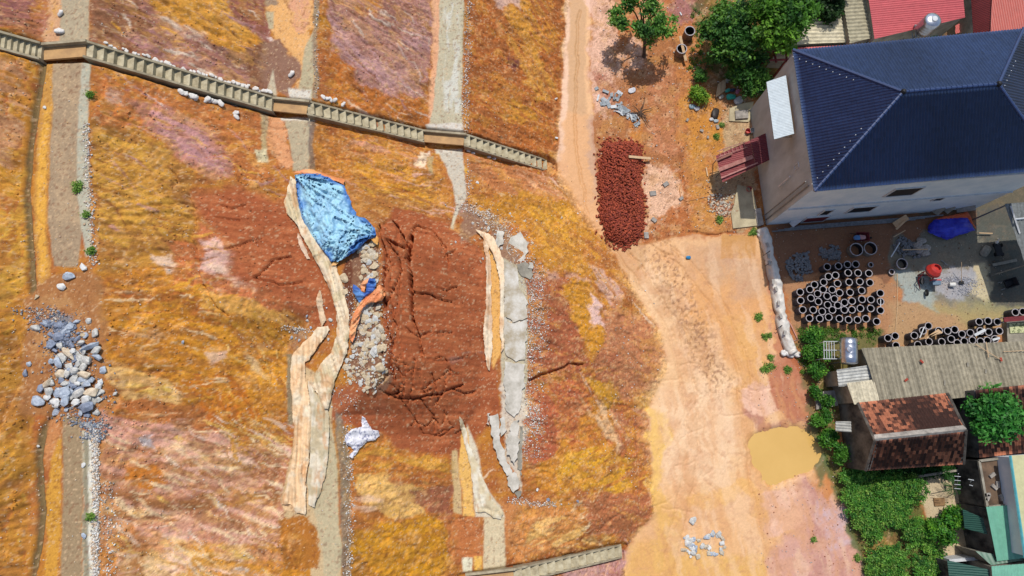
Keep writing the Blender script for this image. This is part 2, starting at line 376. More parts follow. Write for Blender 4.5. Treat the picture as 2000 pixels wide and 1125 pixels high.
# slope above the top berm (far left)
L_((196,132,48), [(-100,100),(62,100),(50,400),(60,600),(50,720),(70,860),(60,1190),(-100,1190)], 6, .9, .3)
L_((158,108,42), [(-100,640),(50,640),(62,800),(60,1000),(-100,1000)], 12, .9, .75, ang=60)
L_((212,160,60), [(-100,300),(50,300),(50,620),(-100,620)], 12, .8, .8, ang=70)
L_((160,82,40), [(-100,380),(20,380),(25,470),(-100,480)], 10, .7, .7)
L_((206,152,122), [(-100,110),(40,120),(50,230),(20,330),(-100,330)], 10, .8, .75, ang=-20)
L_((152,96,100), [(-100,-90),(60,-90),(60,55),(30,62),(-100,50)], 8, .95, .3, ang=-15)
L_((128,76,88), [(-100,10),(50,20),(45,52),(-100,40)], 6, .8, .75, ang=-15)
L_((180,120,105), [(30,-90),(90,-90),(86,70),(40,66)], 8, .8, .6)
# third slope, above the stairs
L_((160,108,98), [(185,-90),(520,-90),(520,190),(440,165),(300,120),(185,85)], 8, 1, .2)
L_((146,98,72), [(178,-10),(270,0),(300,60),(260,100),(178,80)], 14, .9, .4)
L_((176,124,132), [(210,70),(300,50),(430,100),(500,150),(480,170),(380,140),(280,100)], 10, .8, .8, ang=-28)
L_((206,140,52), [(270,-90),(400,-90),(440,0),(510,80),(495,105),(430,85),(360,50),(300,20)], 10, 1, .3, ang=-35)
L_((222,160,70), [(330,-40),(420,-10),(490,60),(470,80),(400,40)], 8, .8, .8, ang=-35)
L_((214,190,178), [(300,25),(340,32),(385,58),(420,90),(400,95),(345,62)], 7, .9, .55, ang=-35)
L_((150,108,98), [(390,70),(440,90),(480,130),(500,160),(440,140)], 7, .9, .5)
L_((152,92,84), [(440,-90),(520,-90),(520,60),(480,50),(450,10)], 8, .9, .5, ang=-35)
L_((140,96,76), [(470,90),(500,80),(560,95),(580,120),(560,150),(520,185),(480,150)], 7, .95, .3)
# third slope below the stairs
L_((188,112,62), [(180,150),(290,165),(520,225),(540,300),(520,350),(400,330),(190,230)], 10, .9, .3)
L_((186,126,112), [(250,190),(330,210),(400,240),(440,290),(460,345),(400,345),(330,290),(270,230)], 9, 1, .35, ang=-25)
L_((194,140,150), [(290,215),(380,240),(420,290),(450,345),(395,320),(330,270)], 7, .9, .8, ang=-25)
L_((206,180,176), E and [(205,175),(235,170),(240,200),(210,200)], 6, .6, .6)
L_((178,124,52), [(180,235),(280,260),(380,330),(372,420),(380,480),(330,520),(190,530)], 12, .95, .25)
L_((146,96,46), [(180,330),(380,350),(372,460),(250,490),(180,440)], 10, .6, .8, ang=-8)
L_((214,160,66), [(190,250),(330,290),(330,480),(190,470)], 8, .7, .9, ang=-10)
L_((198,128,38), [(205,530),(330,515),(430,545),(560,640),(565,830),(480,850),(380,780),(300,720),(205,700)], 10, 1, .3, ang=-8)
L_((222,152,42), [(230,560),(400,555),(560,640),(560,780),(480,760),(360,680),(230,640)], 8, .8, .72, ang=-10)
L_((170,96,44), [(205,540),(400,560),(560,680),(520,720),(380,640),(205,620)], 8, .75, .8, ang=-6)
L_((152,92,50), [(205,640),(300,650),(330,700),(250,720),(205,710)], 8, .7, .7, ang=-5)
L_((208,158,110), [(225,632),(300,632),(330,665),(260,660)], 5, .8, .7, ang=-12)
L_((214,184,174), [(300,492),(330,505),(352,535),(325,535)], 5, .85, .4, ang=-35)
L_((194,106,68), [(330,480),(400,470),(400,560),(345,560)], 8, .8, .5)
L_((196,112,74), [(382,435),(440,470),(480,545),(520,560),(560,600),(540,615),(440,600),(400,560),(390,500)], 8, .95, .3)
L_((214,170,166), [(388,462),(425,470),(470,505),(505,540),(470,548),(400,530)], 6, 1, .42, ang=-30)
L_((230,196,182), [(395,510),(470,530),(510,560),(480,580),(430,560)], 5, .85, .75, ang=-15)
L_((222,164,86), [(395,570),(470,580),(560,615),(560,640),(470,620),(400,600)], 6, .85, .5, ang=-15)
L_((216,176,162), [(396,695),(440,680),(448,705),(415,712)], 5, .9, .4)
L_((226,186,140), [(478,690),(505,705),(530,740),(515,745),(490,715)], 5, .9, .4, ang=-45)
L_((226,178,116), [(200,716),(262,722),(330,748),(360,775),(335,792),(270,780),(225,755)], 5, 1, .25, ang=-20)
L_((238,196,90), [(240,735),(320,755),(335,775),(270,768)], 5, .8, .75, ang=-20)
L_((182,108,58), [(200,765),(300,785),(420,830),(450,860),(330,830),(205,800)], 6, .95, .4, ang=-22)
L_((188,104,28), [(360,740),(440,730),(520,790),(565,800),(565,850),(470,850),(410,830)], 6, .8, .8, ang=-50)
L_((208,146,104), [(195,810),(330,830),(440,860),(560,880),(560,1190),(190,1190)], 9, 1, .22)
for q in [[(215,815),(330,840),(380,870),(300,880),(220,850)], [(300,855),(420,850),(480,880),(490,950),(400,935),(330,930)], [(250,975),(330,975),(380,1000),(340,1010),(250,1000)], [(400,965),(480,960),(550,1020),(540,1060),(470,1050),(380,1010)], [(230,1080),(380,1030),(380,1125),(260,1190)], [(340,1080),(480,1050),(470,1130),(330,1140)], [(380,870),(430,880),(470,920),(440,930)]]:
    L_((234,194,176), q, 6, .95, .66, ang=-26); L_((232,190,120), [(x+8, y+10) for x, y in q], 5, .6, .88, ang=-26)
L_((212,156,148), [(200,805),(420,850),(560,890),(560,1060),(200,1060)], 8, .7, .74, ang=-22)
L_((166,104,76), [(200,800),(430,850),(570,900),(560,1080),(200,1000)], 8, .7, .86, ang=-24)
L_((222,160,150), [(205,810),(330,830),(320,880),(215,870)], 7, .8, .72, ang=-12)
L_((206,196,208), [(268,850),(290,845),(290,880),(272,875)], 5, .9, .4)
L_((196,118,42), [(240,915),(300,905),(320,940),(290,960),(240,945)], 6, 1, .3)
L_((168,110,66), [(190,955),(300,975),(420,965),(560,945),(560,965),(420,985),(300,990),(195,975)], 6, .9, .5, ang=4)
L_((206,136,36), [(390,1050),(470,1070),(600,1040),(600,1190),(350,1190)], 8, .85, .72, ang=-18)
L_((176,108,40), [(195,1050),(260,1020),(300,1060),(280,1125),(195,1130)], 8, .8, .72)
L_((190,126,44), [(545,1010),(600,1000),(635,1050),(625,1110),(560,1100)], 7, 1, .3)
L_((168,106,66), [(480,880),(570,880),(555,980),(500,960)], 8, .8, .7)
# second slope
L_((180,130,126), [(622,-90),(846,-90),(835,215),(760,215),(690,190),(640,150),(650,60)], 8, 1, .25)
L_((160,110,98), [(640,-20),(840,-10),(845,60),(760,60),(660,40)], 8, .8, .72, ang=-30)
L_((196,150,158), [(650,20),(740,100),(830,190),(760,180),(660,90)], 7, .8, .85, ang=-42)
L_((198,152,160), [(780,40),(848,40),(846,100),(790,90)], 6, .8, .6)
L_((204,134,54), [(650,-60),(740,-60),(740,22),(700,18)], 8, .8, .7, ang=-15)
L_((188,110,48), [(618,90),(650,92),(690,135),(690,165),(760,190),(835,200),(838,250),(770,235),(650,205),(618,180)], 7, 1, .3)
L_((164,98,64), [(618,100),(640,100),(640,190),(618,190)], 6, .8, .7)
L_((198,128,56), [(612,255),(720,262),(850,300),(885,380),(880,420),(780,400),(700,370),(612,320)], 8, .9, .2)
L_((206,146,126), [(700,270),(800,290),(830,330),(780,345),(720,320),(680,290)], 8, .8, .74, ang=-12)
L_((224,158,42), [(690,320),(800,330),(860,380),(800,400),(700,360)], 7, .8, .74, ang=-12)
L_((172,114,60), [(680,335),(780,350),(880,400),(870,430),(760,400),(690,390)], 6, .8, .8, ang=-10)
# thin rills, seams and wash streaks of the slopes
def stroke(c, x, y, ang, ln, w, op, dh):
    a = math.radians(ang); cu = random.uniform(-.5, .5); pts = []
    for k in range(5):
        pts.append((x, y)); a += cu*.25+random.uniform(-.12, .12); x += ln/4*math.cos(a); y += ln/4*math.sin(a)
    xs = [p[0] for p in pts]; ys = [p[1] for p in pts]; m = w+9; s = (PX > min(xs)-m) & (PX < max(xs)+m) & (PY > min(ys)-m) & (PY < max(ys)+m) & onhill
    if not s.any(): return
    qx, qy = PX[s]+wx[s]*26, PY[s]+wy[s]*26; d = dist_line(qx, qy, pts); t_ = np.hypot(qx-pts[2][0], qy-pts[2][1])/(ln*.55); we = w*np.clip(1.15-t_**2, 0, 1)*(.35+1.3*d2[s])
    al = sst(we-d, -.6, 1.2)*op*(1-clay[s]); lay(al, c, s); H[s] += al*dh
cream_, pink_, brn_, och_, dk_, mau_, wht_, red_ = (238,208,172), (222,170,156), (166,106,74), (216,152,48), (140,88,48), (186,136,142), (222,200,190), (176,96,52)
for (x0, x1, y0, y1, a0, a1, pal, n, w0, w1) in [(200,560,800,1130,12,36,[cream_,cream_,pink_,brn_,(232,188,100),pink_,wht_],190,1.5,7), (180,520,-20,185,20,38,[mau_,wht_,(140,92,76),(150,100,98),och_],85,1.2,4), (630,845,-20,235,34,48,[mau_,(150,100,92),wht_,(170,112,96),(140,88,72)],75,1.2,4),
    (912,1092,-20,300,42,60,[och_,och_,dk_,red_,(226,170,80)],85,1.5,5), (200,430,540,790,-6,14,[och_,dk_,red_,cream_,(224,160,50)],90,1.2,4.5), (420,575,560,880,30,66,[och_,dk_,red_,(226,166,52),(232,190,120)],80,1.5,4.5), (668,895,870,1140,-22,2,[och_,dk_,(232,184,90),red_,cream_],120,1.5,5),
    (1040,1235,390,730,30,66,[och_,dk_,wht_,red_,(166,92,66),(210,150,50)],100,1.2,4.5), (1030,1275,740,1070,-40,70,[red_,(166,84,60),cream_,red_,(228,170,50),pink_,(172,96,66)],150,1.2,5), (185,540,190,530,6,34,[och_,dk_,mau_,red_,(226,166,70)],110,1.2,4.5), (-40,62,100,1130,60,110,[och_,dk_,(206,160,70),red_],70,1.5,5), (615,885,255,410,0,26,[och_,dk_,pink_,red_,(230,176,60)],75,1.2,4), (910,1100,310,420,5,40,[och_,cream_,red_,pink_],45,1.2,4), (960,1210,980,1090,-30,30,[cream_,och_,red_,brn_],45,1.5,5)]:
    for _ in range(n):
        c = random.choice(pal); dkk = sum(c) < 330
        stroke(c, random.uniform(x0, x1), random.uniform(y0, y1), random.uniform(a0, a1), random.uniform(18, 95), random.uniform(w0, w1)*.6, random.uniform(.45, .95), -.10 if dkk else .03)
# --- red clay of the slump
for c in CLAY: L_((172,102,58), [(x, y) for x, y in c], 26, .75, .35)
s = clay > .01
lay((clay*.97)[s], (162,88,52), s)
lay((clay*sst(fbm(GX*.7, GY*3.5, 33, 4, .6), .48, .62)*.7)[s], (184,108,66), s)
lay((clay*sst(d2, .5, .38)*.4)[s], (154,80,48), s)
L_((188,108,66), [(870,455),(940,490),(945,560),(900,520)], 10, .7, .6)
L_((158,110,92), [(880,685),(935,680),(940,705),(880,705)], 6, .7, .7, ang=8)
L_((158,92,62), [(640,770),(720,755),(760,790),(740,830),(700,800),(650,840)], 8, .8, .6)
# second slope, foot
L_((194,118,52), [(668,870),(740,850),(800,880),(900,900),(890,1190),(668,1190)], 10, 1, .25)
L_((218,158,60), [(720,855),(800,890),(880,905),(880,925),(760,915),(690,900)], 6, .85, .72, ang=-10)
L_((236,186,112), [(700,935),(760,925),(830,950),(840,1010),(780,1015),(710,990)], 6, .95, .45, ang=8)
L_((230,190,170), [(700,975),(740,975),(730,1000),(690,995)], 5, .7, .7, ang=-10)
L_((156,92,76), [(800,955),(880,950),(880,1000),(850,1005),(820,980)], 6, .85, .5, ang=10)
L_((174,92,54), [(740,930),(900,925),(890,945),(760,940)], 5, .7, .6, ang=5)
L_((176,106,82), [(740,1015),(880,1005),(870,1035),(760,1045)], 6, .8, .72, ang=8)
L_((206,142,26), [(668,1040),(860,1010),(880,1100),(860,1190),(668,1190)], 9, 1, .3, ang=12)
L_((180,116,28), [(668,1060),(860,1040),(870,1130),(668,1150)], 6, .6, .85, ang=12)
L_((192,116,64), [(860,1015),(940,1010),(945,1080),(880,1090)], 6, .9, .4)
# first slope
L_((176,100,48), [(912,-90),(1105,-90),(1092,310),(1030,300),(912,265)], 8, 1, .2)
L_((208,144,54), [(980,-30),(1060,-20),(1085,60),(1085,190),(1050,130),(1000,60)], 8, .9, .72, ang=-48)
L_((212,150,66), [(985,50),(1050,110),(1080,180),(1060,200),(1000,120)], 6, .85, .6, ang=-50)
L_((204,168,162), [(955,-60),(1010,-40),(1010,20),(970,20)], 7, .85, .5)
L_((118,62,70), [(985,110),(1008,118),(1006,134),(985,124)], 5, .9, .3)
L_((150,84,44), [(915,0),(970,20),(975,250),(915,240)], 10, .6, .7)
L_((196,116,52), [(960,200),(1080,220),(1080,300),(1000,290)], 8, .7, .7, ang=-25)
L_((204,148,40), [(960,200),(1060,190),(1060,230),(980,230)], 7, .6, .8, ang=-30)
L_((192,120,76), [(912,300),(1070,340),(1110,390),(1060,390),(930,360)], 8, .9, .4)
L_((226,164,130), [(1000,330),(1080,345),(1105,385),(1050,370)], 7, .8, .72, ang=-25)
L_((196,132,42), [(920,390),(1000,380),(1110,390),(1185,480),(1235,560),(1180,560),(1100,530),(1045,500),(1035,440),(960,420)], 9, 1, .25)
L_((220,160,52), [(1040,400),(1110,410),(1180,500),(1150,530),(1060,490)], 7, .8, .76, ang=-40)
L_((174,98,56), [(1110,440),(1185,480),(1240,560),(1215,580),(1150,510)], 8, .7, .6)
L_((206,160,150), [(1035,520),(1110,535),(1150,560),(1090,560),(1040,550)], 7, .75, .76)
L_((166,92,64), [(1035,550),(1090,545),(1110,600),(1140,690),(1200,720),(1100,735),(1032,740)], 8, 1, .25)
L_((200,136,36), [(1100,550),(1150,560),(1190,640),(1210,700),(1160,705),(1130,650)], 7, 1, .32, ang=-55)
L_((222,186,190), [(1145,580),(1165,590),(1200,650),(1195,690),(1180,650)], 6, .9, .5, ang=-55)
L_((206,166,160), [(1155,520),(1210,560),(1215,640),(1180,600)], 7, .8, .72, ang=-55)
L_((186,120,86), [(1195,590),(1260,620),(1300,665),(1308,710),(1290,770),(1220,790),(1180,740),(1160,720)], 9, .95, .25)
L_((160,88,64), [(1130,700),(1200,690),(1200,745),(1100,760)], 6, .8, .6)
L_((180,98,62), [(1030,745),(1110,740),(1150,780),(1110,900),(1040,900),(1020,850)], 9, 1, .25)
L_((166,78,60), [(1040,840),(1080,840),(1090,880),(1050,880)], 6, .7, .6)
L_((202,146,40), [(1145,745),(1195,735),(1215,775),(1180,795)], 6, .95, .35)
L_((196,128,44), [(1090,790),(1150,780),(1270,850),(1275,960),(1180,960),(1060,960),(1050,920),(1100,850)], 9, 1, .25)
L_((178,94,66), [(1030,760),(1120,750),(1150,800),(1110,860),(1060,900),(1030,880)], 9, .8, .5)
L_((170,92,62), [(1180,900),(1275,880),(1278,1040),(1220,1050),(1190,980)], 9, .75, .6)
L_((176,88,62), [(1100,830),(1180,820),(1200,870),(1120,880)], 8, .7, .6)
L_((218,160,36), [(1100,880),(1200,870),(1270,930),(1200,970),(1090,960)], 7, .9, .72, ang=22)
L_((226,186,150), [(1120,770),(1180,780),(1240,850),(1220,880),(1160,820)], 6, .8, .8, ang=-60)
L_((178,96,66), [(1190,800),(1260,810),(1275,900),(1230,890)], 7, .8, .7)
L_((202,132,74), [(985,970),(1080,980),(1140,1010),(1100,1080),(1000,1100),(960,1000)], 9, 1, .3)
L_((236,188,118), [(1060,1000),(1130,1020),(1190,1060),(1100,1060),(1030,1080)], 6, .85, .76, ang=15)
L_((180,108,74), [(1130,980),(1270,960),(1280,1050),(1220,1060),(1160,1040)], 8, .9, .45)
L_((192,146,150), [(1100,1105),(1225,1080),(1275,1110),(1290,1190),(1060,1190)], 7, .95, .3)
L_((166,100,104), [(1130,1110),(1225,1085),(1250,1130),(1150,1150)], 6, .6, .76)
# --- concrete berms, gravel, silt
def conc(pts, c=(190,176,146), fe=3): L_(c, pts, fe, 1, .12, warp=.18)
L_((216,166,124), [(84,-90),(125,-90),(122,86),(88,84)], 6, .95, .3)
L_((226,168,72), [(92,-90),(112,-90),(108,40),(95,60)], 6, .7, .6)
conc([(122,-90),(176,-90),(174,82),(116,84)], (182,166,136))
conc([(62,112),(90,112),(88,125),(64,125)], (174,160,130))
L_((206,150,70), [(84,125),(106,118),(100,300),(92,420),(98,560),(70,560),(66,400),(74,230)], 5, .95, .35, warp=.4)
L_((232,172,66), [(84,210),(96,210),(90,420),(88,540),(76,540),(72,360)], 4, .9, .3, warp=.4)
conc([(104,115),(160,112),(150,250),(158,380),(160,450),(150,520),(104,520),(94,430),(100,280)], (168,144,114))
L_((188,160,124), [(104,115),(160,112),(155,450),(110,450)], 5, .7, .8, warp=.4)
conc([(160,112),(176,112),(172,250),(174,340),(178,500),(166,500),(150,380),(150,250)], (186,182,160))
for d in DITCH:
    s_ = (PX > 20) & (PX < 140) & near; m_ = 1-sst(dist_line(PX[s_]+wx[s_]*6, PY[s_], d), 5.5, 8); lay(m_*.95, (128,110,74), s_)
L_((212,154,56), [(108,850),(122,860),(120,960),(112,1060),(108,1190),(80,1190),(88,1060),(92,960)], 4, .95, .25, warp=.4)
L_((204,138,84), [(88,820),(112,815),(118,850),(100,900),(90,920)], 5, .9, .3, warp=.4)
conc([(122,810),(158,815),(162,900),(160,1040),(158,1190),(116,1190),(120,1040),(124,940)], (162,138,104))
conc([(160,840),(188,850),(190,1000),(184,1190),(160,1190),(163,980)], (206,200,172))
L_((236,232,220), [(172,850),(186,850),(188,1000),(182,1190),(170,1190)], 3, .9, .6, warp=.3)
L_((132,122,96), [(163,850),(172,850),(174,1190),(163,1190)], 3, .8, .5, warp=.3)
L_((172,116,68), [(58,560),(150,520),(195,540),(215,700),(205,800),(110,820),(50,800),(45,680)], 8, 1, .25)
L_((130,134,142), [(95,625),(120,600),(150,615),(140,670),(118,700),(96,670)], 6, .9, .5)
L_((198,150,96), [(55,600),(120,560),(170,600),(180,700),(60,700)], 6, .6, .85)
# second berm, above and below the stairs
L_((234,176,108), [(545,-90),(612,-90),(608,190),(580,195),(585,120),(560,90),(530,75),(520,10)], 6, 1, .3)
L_((222,160,130), [(560,-90),(600,-90),(600,60),(565,30)], 6, .8, .6)
L_((150,112,92), [(500,80),(540,78),(585,115),(575,190),(535,190),(500,150)], 6, .95, .25)
L_((150,130,110), [(515,-90),(550,-90),(548,12),(520,18)], 6, .9, .3)
conc([(520,24),(536,24),(534,56),(524,56)], (192,176,140)); conc([(533,135),(543,195),(518,190)], (202,188,160))
conc([(596,90),(613,60),(611,195),(580,195)], (188,174,138)); conc([(564,173),(608,174),(607,196),(568,195)], (222,214,198))
conc([(548,222),(612,222),(606,240),(550,236)], (222,212,194)); conc([(555,236),(606,238),(603,334),(572,334),(566,280)], (186,170,138))
L_((226,160,110), [(520,225),(552,225),(568,330),(540,330),(522,290)], 5, .95, .35)
conc([(510,222),(524,222),(522,300),(512,300)], (182,160,124)); conc([(498,292),(522,292),(520,316),(500,314)], (214,200,170))
L_((120,112,104), [(604,236),(614,240),(614,330),(604,334)], 3, .8, .4, warp=.3)  # dark strip paints in the shade of the low drop at the berm edge
L_((150,140,120), [(612,-90),(622,-90),(620,190),(612,190)], 4, .8, .5, warp=.3)  # upper stretch of the same painted shade along the drop
# rubble berm of the slump
L_((136,98,76), [(690,480),(728,475),(738,560),(748,660),(760,740),(745,770),(700,750),(680,700),(690,600),(684,540)], 5, .95, .3)  # dark gaps between the rubble stones are painted into the ground colour
L_((110,62,44), [(672,510),(688,505),(690,600),(684,640),(674,600)], 4, .95, .3, warp=.4)
L_((150,128,110), [(560,640),(600,640),(590,700),(560,690)], 6, .7, .6)
conc([(560,690),(572,690),(572,830),(562,830)], (150,134,106))
conc([(570,700),(640,740),(648,800),(655,900),(665,1060),(668,1190),(610,1190),(600,1040),(560,1010),(548,980),(566,900),(578,820)], (206,178,134))
L_((232,196,150), [(575,720),(636,740),(628,900),(600,1000),(552,990),(575,860)], 4, .9, .35, warp=.5, ang=88)
L_((192,178,142), [(636,800),(655,860),(660,960),(668,1100),(640,1190),(630,1060),(605,960),(625,860)], 4, .9, .3, warp=.3)
L_((140,124,106), [(656,800),(672,820),(684,900),(686,1000),(680,1190),(668,1190),(666,1000),(660,900)], 4, .95, .4, warp=.3)
L_((178,112,42), [(548,1012),(600,1000),(628,1050),(625,1105),(560,1105)], 5, 1, .3)
# first berm
L_((230,172,132), [(846,-90),(862,-90),(858,210),(836,245),(842,140)], 4, .95, .3, warp=.4)
conc([(862,-90),(906,-90),(904,150),(902,262),(832,262),(848,200),(856,100)], (194,184,154))
L_((214,214,202), [(868,20),(895,0),(900,220),(870,220)], 6, .8, .74, warp=.4, ang=88)
conc([(830,243),(902,240),(904,262),(836,262)], (218,210,196)); conc([(846,286),(904,284),(902,308),(852,300)], (216,206,188))
conc([(856,298),(904,296),(910,350),(912,385),(892,420),(884,448),(879,445),(890,400),(884,360),(866,320)], (206,196,176))
L_((226,168,92), [(830,268),(866,270),(866,282),(838,282)], 3, .9, .2, warp=.2)
L_((236,208,186), [(808,305),(838,292),(845,305),(832,335),(815,330)], 4, .95, .45)
conc([(836,310),(848,305),(846,345),(838,340)], (190,164,124))
L_((150,120,100), [(895,395),(945,400),(1000,450),(1015,520),(1035,560),(1000,560),(960,450),(900,470)], 6, .8, .5)
L_((236,178,96), [(952,470),(978,520),(982,600),(978,690),(960,720),(955,600),(950,520)], 3, 1, .15, warp=.25)
conc([(978,500),(1015,520),(1030,560),(1030,740),(1022,800),(985,800),(978,720),(984,600)], (194,184,156))
L_((222,218,208), [(985,560),(1018,560),(1026,640),(990,620)], 6, .8, .5)
L_((216,204,186), [(985,745),(1024,745),(1020,960),(985,900)], 5, .9, .3)
L_((236,186,100), [(902,850),(916,835),(922,920),(926,1010),(904,1008),(898,920)], 3, 1, .15, warp=.3)
conc([(912,830),(930,870),(945,940),(975,985),(985,1010),(946,1010),(928,1010),(922,920)], (218,206,180))
conc([(882,880),(895,880),(902,1005),(885,1000)], (206,176,126)); conc([(946,1010),(985,1010),(990,1190),(940,1190),(945,1060)], (214,196,158))
L_((236,184,84), [(925,1085),(940,1085),(940,1190),(925,1190)], 3, 1, .2, warp=.2); conc([(904,1088),(922,1088),(920,1118),(904,1118)], (226,220,190))
# --- the silted road and its puddles
L_((234,180,122), ROADP, 13, 1, .3, warp=.8)
L_((238,194,160), [(1112,-200),(1098,150),(1088,330),(1100,360),(1112,330),(1112,150),(1126,-200)], 4, .9, .2, warp=.3)
L_((206,156,104), [(1122,-200),(1108,150),(1106,330),(1120,400),(1165,400),(1150,250),(1142,150),(1150,-200)], 5, .95, .15, warp=.3)
L_((224,164,104), [(1105,220),(1150,220),(1168,400),(1175,470),(1120,400),(1092,340)], 8, .9, .25, warp=.4)
L_((188,146,118), [(1148,220),(1170,230),(1165,400),(1150,300)], 8, .7, .4)
L_((220,160,104), [(1070,320),(1110,318),(1110,338),(1070,338)], 4, .9, .2, warp=.2)
L_((238,190,162), [(1150,-200),(1190,-200),(1200,80),(1250,130),(1190,230),(1158,260),(1152,120)], 8, .95, .35)
L_((228,168,118), [(1180,-200),(1250,-200),(1240,30),(1195,60)], 10, .6, .6)
L_((240,194,142), [(1215,540),(1290,520),(1320,700),(1420,720),(1460,900),(1420,980),(1330,960),(1270,900),(1262,800),(1305,720),(1290,640)], 22, .9, .25)
L_((242,200,156), [(1290,760),(1440,740),(1440,860),(1400,950),(1300,930)], 16, .8, .6)
L_((226,160,88), [(1340,560),(1500,500),(1520,620),(1520,720),(1470,760),(1420,700),(1350,620)], 22, .85, .25)
L_((230,172,94), [(1420,620),(1510,640),(1500,760),(1450,780)], 14, .7, .6)
L_((204,156,112), [(1330,475),(1410,465),(1430,520),(1400,560),(1350,520)], 14, .8, .35)
L_((202,158,120), [(1405,505),(1490,505),(1500,570),(1440,580)], 16, .75, .4)
L_((204,142,62), [(1408,458),(1476,458),(1476,505),(1408,505)], 3, .95, .15, warp=.15)
L_((192,142,86), [(1200,480),(1260,478),(1255,560),(1215,520)], 12, .6, .5)
L_((240,190,96), [(1262,790),(1300,800),(1320,850),(1290,900),(1300,1000),(1275,980),(1268,860)], 9, .9, .4)
L_((230,176,92), [(1285,960),(1330,1000),(1330,1060),(1420,1080),(1500,1075),(1500,1190),(1230,1190),(1222,1080),(1280,1040)], 12, .95, .25)
L_((236,178,92), [(1340,970),(1470,930),(1490,960),(1500,1010),(1480,1010),(1465,960),(1350,1000)], 9, .7, .5)
L_((224,172,104), [(1532+(x-1532)*1.13, 884+(y-884)*1.14) for x, y in POND], 11, .85, .3, warp=.5)
L_((222,170,104), [(1508,930),(1526,930),(1534,975),(1560,1040),(1548,1045),(1520,990)], 7, .8, .3)
L_((226,166,98), [(1500,950),(1520,940),(1560,1000),(1560,1080),(1530,1060)], 9, .7, .6)
L_((236,186,160), [(1480,960),(1560,960),(1570,1040),(1500,1050)], 10, .8, .4)
L_((214,160,142), [(1560,930),(1640,970),(1690,1110),(1700,1190),(1500,1190),(1500,1080),(1560,1040)], 12, .95, .3)
L_((192,134,118), [(1570,940),(1630,980),(1680,1080),(1690,1190),(1590,1190),(1580,1000)], 8, .8, .74)
L_((214,184,186), [(1590,985),(1650,990),(1670,1060),(1620,1080)], 10, .8, .6)
L_((206,126,56), [(1592,900),(1640,880),(1650,940),(1620,990),(1590,950)], 8, .9, .4)
L_((186,108,72), [(1505,695),(1585,700),(1592,780),(1600,830),(1540,832),(1512,800),(1500,760)], 9, .95, .35)
L_((236,186,158), [(1460,750),(1500,740),(1512,800),(1480,830),(1455,800)], 7, .9, .3)
L_((178,112,88), [(1455,790),(1475,800),(1500,825),(1590,825),(1600,835),(1490,838),(1462,815)], 5, .8, .5)
L_((190,114,76), [(1488,470),(1505,470),(1540,690),(1520,700),(1500,610)], 6, .85, .5)
rd = (~onhill)*near*(sst(-sdf_poly(PX, PY, ROADP), 0, 30))*sst(PY, 440, 520)
ra = fbm((GX+GY*.18)*1.5+wx, (GY-GX*.18)*.28, 170, 5, .6); rb = fbm(GX*.9+wx*2, GY*.8, 176, 5, .6)
lay(rd*sst(ra, .50, .66)*.42, (220,156,96)); lay(rd*sst(rb, .52, .68)*.40, (214,156,110)); lay(rd*sst(ra, .47, .34)*.35, (246,206,166)); lay(rd*sst(fbm(GX*2.2, GY*2.2, 180, 5, .7), .60, .72)*.35, (190,130,90))
L_((150,104,72), [(1270,560),(1300,540),(1400,690),(1420,720),(1380,720),(1320,640)], 16, .28, .8)
for cx, cy in FOOT: pass
ft = np.zeros(GX.shape)
fm = (PX > 1140) & (PX < 1480) & (PY > -20) & (PY < 800)
ftm = fbm(GX*6.5, GY*4.6, 95, 3)
fz = np.maximum(1-sst(dist_line(PX, PY, [(1280,470),(1330,580),(1400,740)]), 6, 55), .45*(1-sst(dist_line(PX, PY, [(1170,60),(1200,250)]), 10, 50)))
s = fm; lay((fz*sst(ftm, .60, .66)*.7)[s], (150,100,62), s)
# --- waste ground between the road and the houses
L_((196,126,70), [(1310,40),(1420,60),(1400,200),(1430,300),(1420,460),(1345,455),(1332,340),(1316,200)], 8, .95, .25)
L_((206,140,54), [(1325,190),(1400,180),(1420,280),(1350,300)], 10, .8, .5)
L_((206,146,60), [(1340,280),(1400,260),(1400,440),(1350,440)], 10, .6, .72)
L_((178,116,70), [(1195,90),(1320,60),(1325,330),(1270,330),(1160,290),(1155,220),(1195,190)], 10, .95, .35)
L_((236,188,160), [(1215,95),(1255,60),(1262,120),(1225,140),(1180,230),(1165,200)], 9, .9, .55)
L_((206,136,96), [(1255,130),(1320,130),(1325,300),(1280,300)], 10, .7, .6)
L_((236,190,156), [(1255,330),(1320,335),(1325,400),(1262,455),(1255,400)], 8, .9, .4)
L_((236,190,156), [(1240,-60),(1310,-60),(1290,40),(1250,60)], 8, .5, .7)
L_((168,114,110), [(1310,-200),(1400,-200),(1370,30),(1318,45)], 8, .9, .4)
L_((206,128,52), [(1225,240),(1260,235),(1250,285),(1225,275)], 8, .8, .4)
L_((158,84,58), [(1160,140),(1200,150),(1225,200),(1200,215),(1165,180)], 8, .75, .6)
L_((196,172,132), [(1418,200),(1470,190),(1480,440),(1440,448),(1395,380),(1400,330)], 8, .8, .5)
L_((150,116,80), [(1380,150),(1500,130),(1500,210),(1400,230)], 9, .6, .6)
L_((84,92,46), [(1340,-200),(1620,-200),(1620,60),(1560,160),(1480,195),(1400,150),(1360,60)], 10, .8, .5)
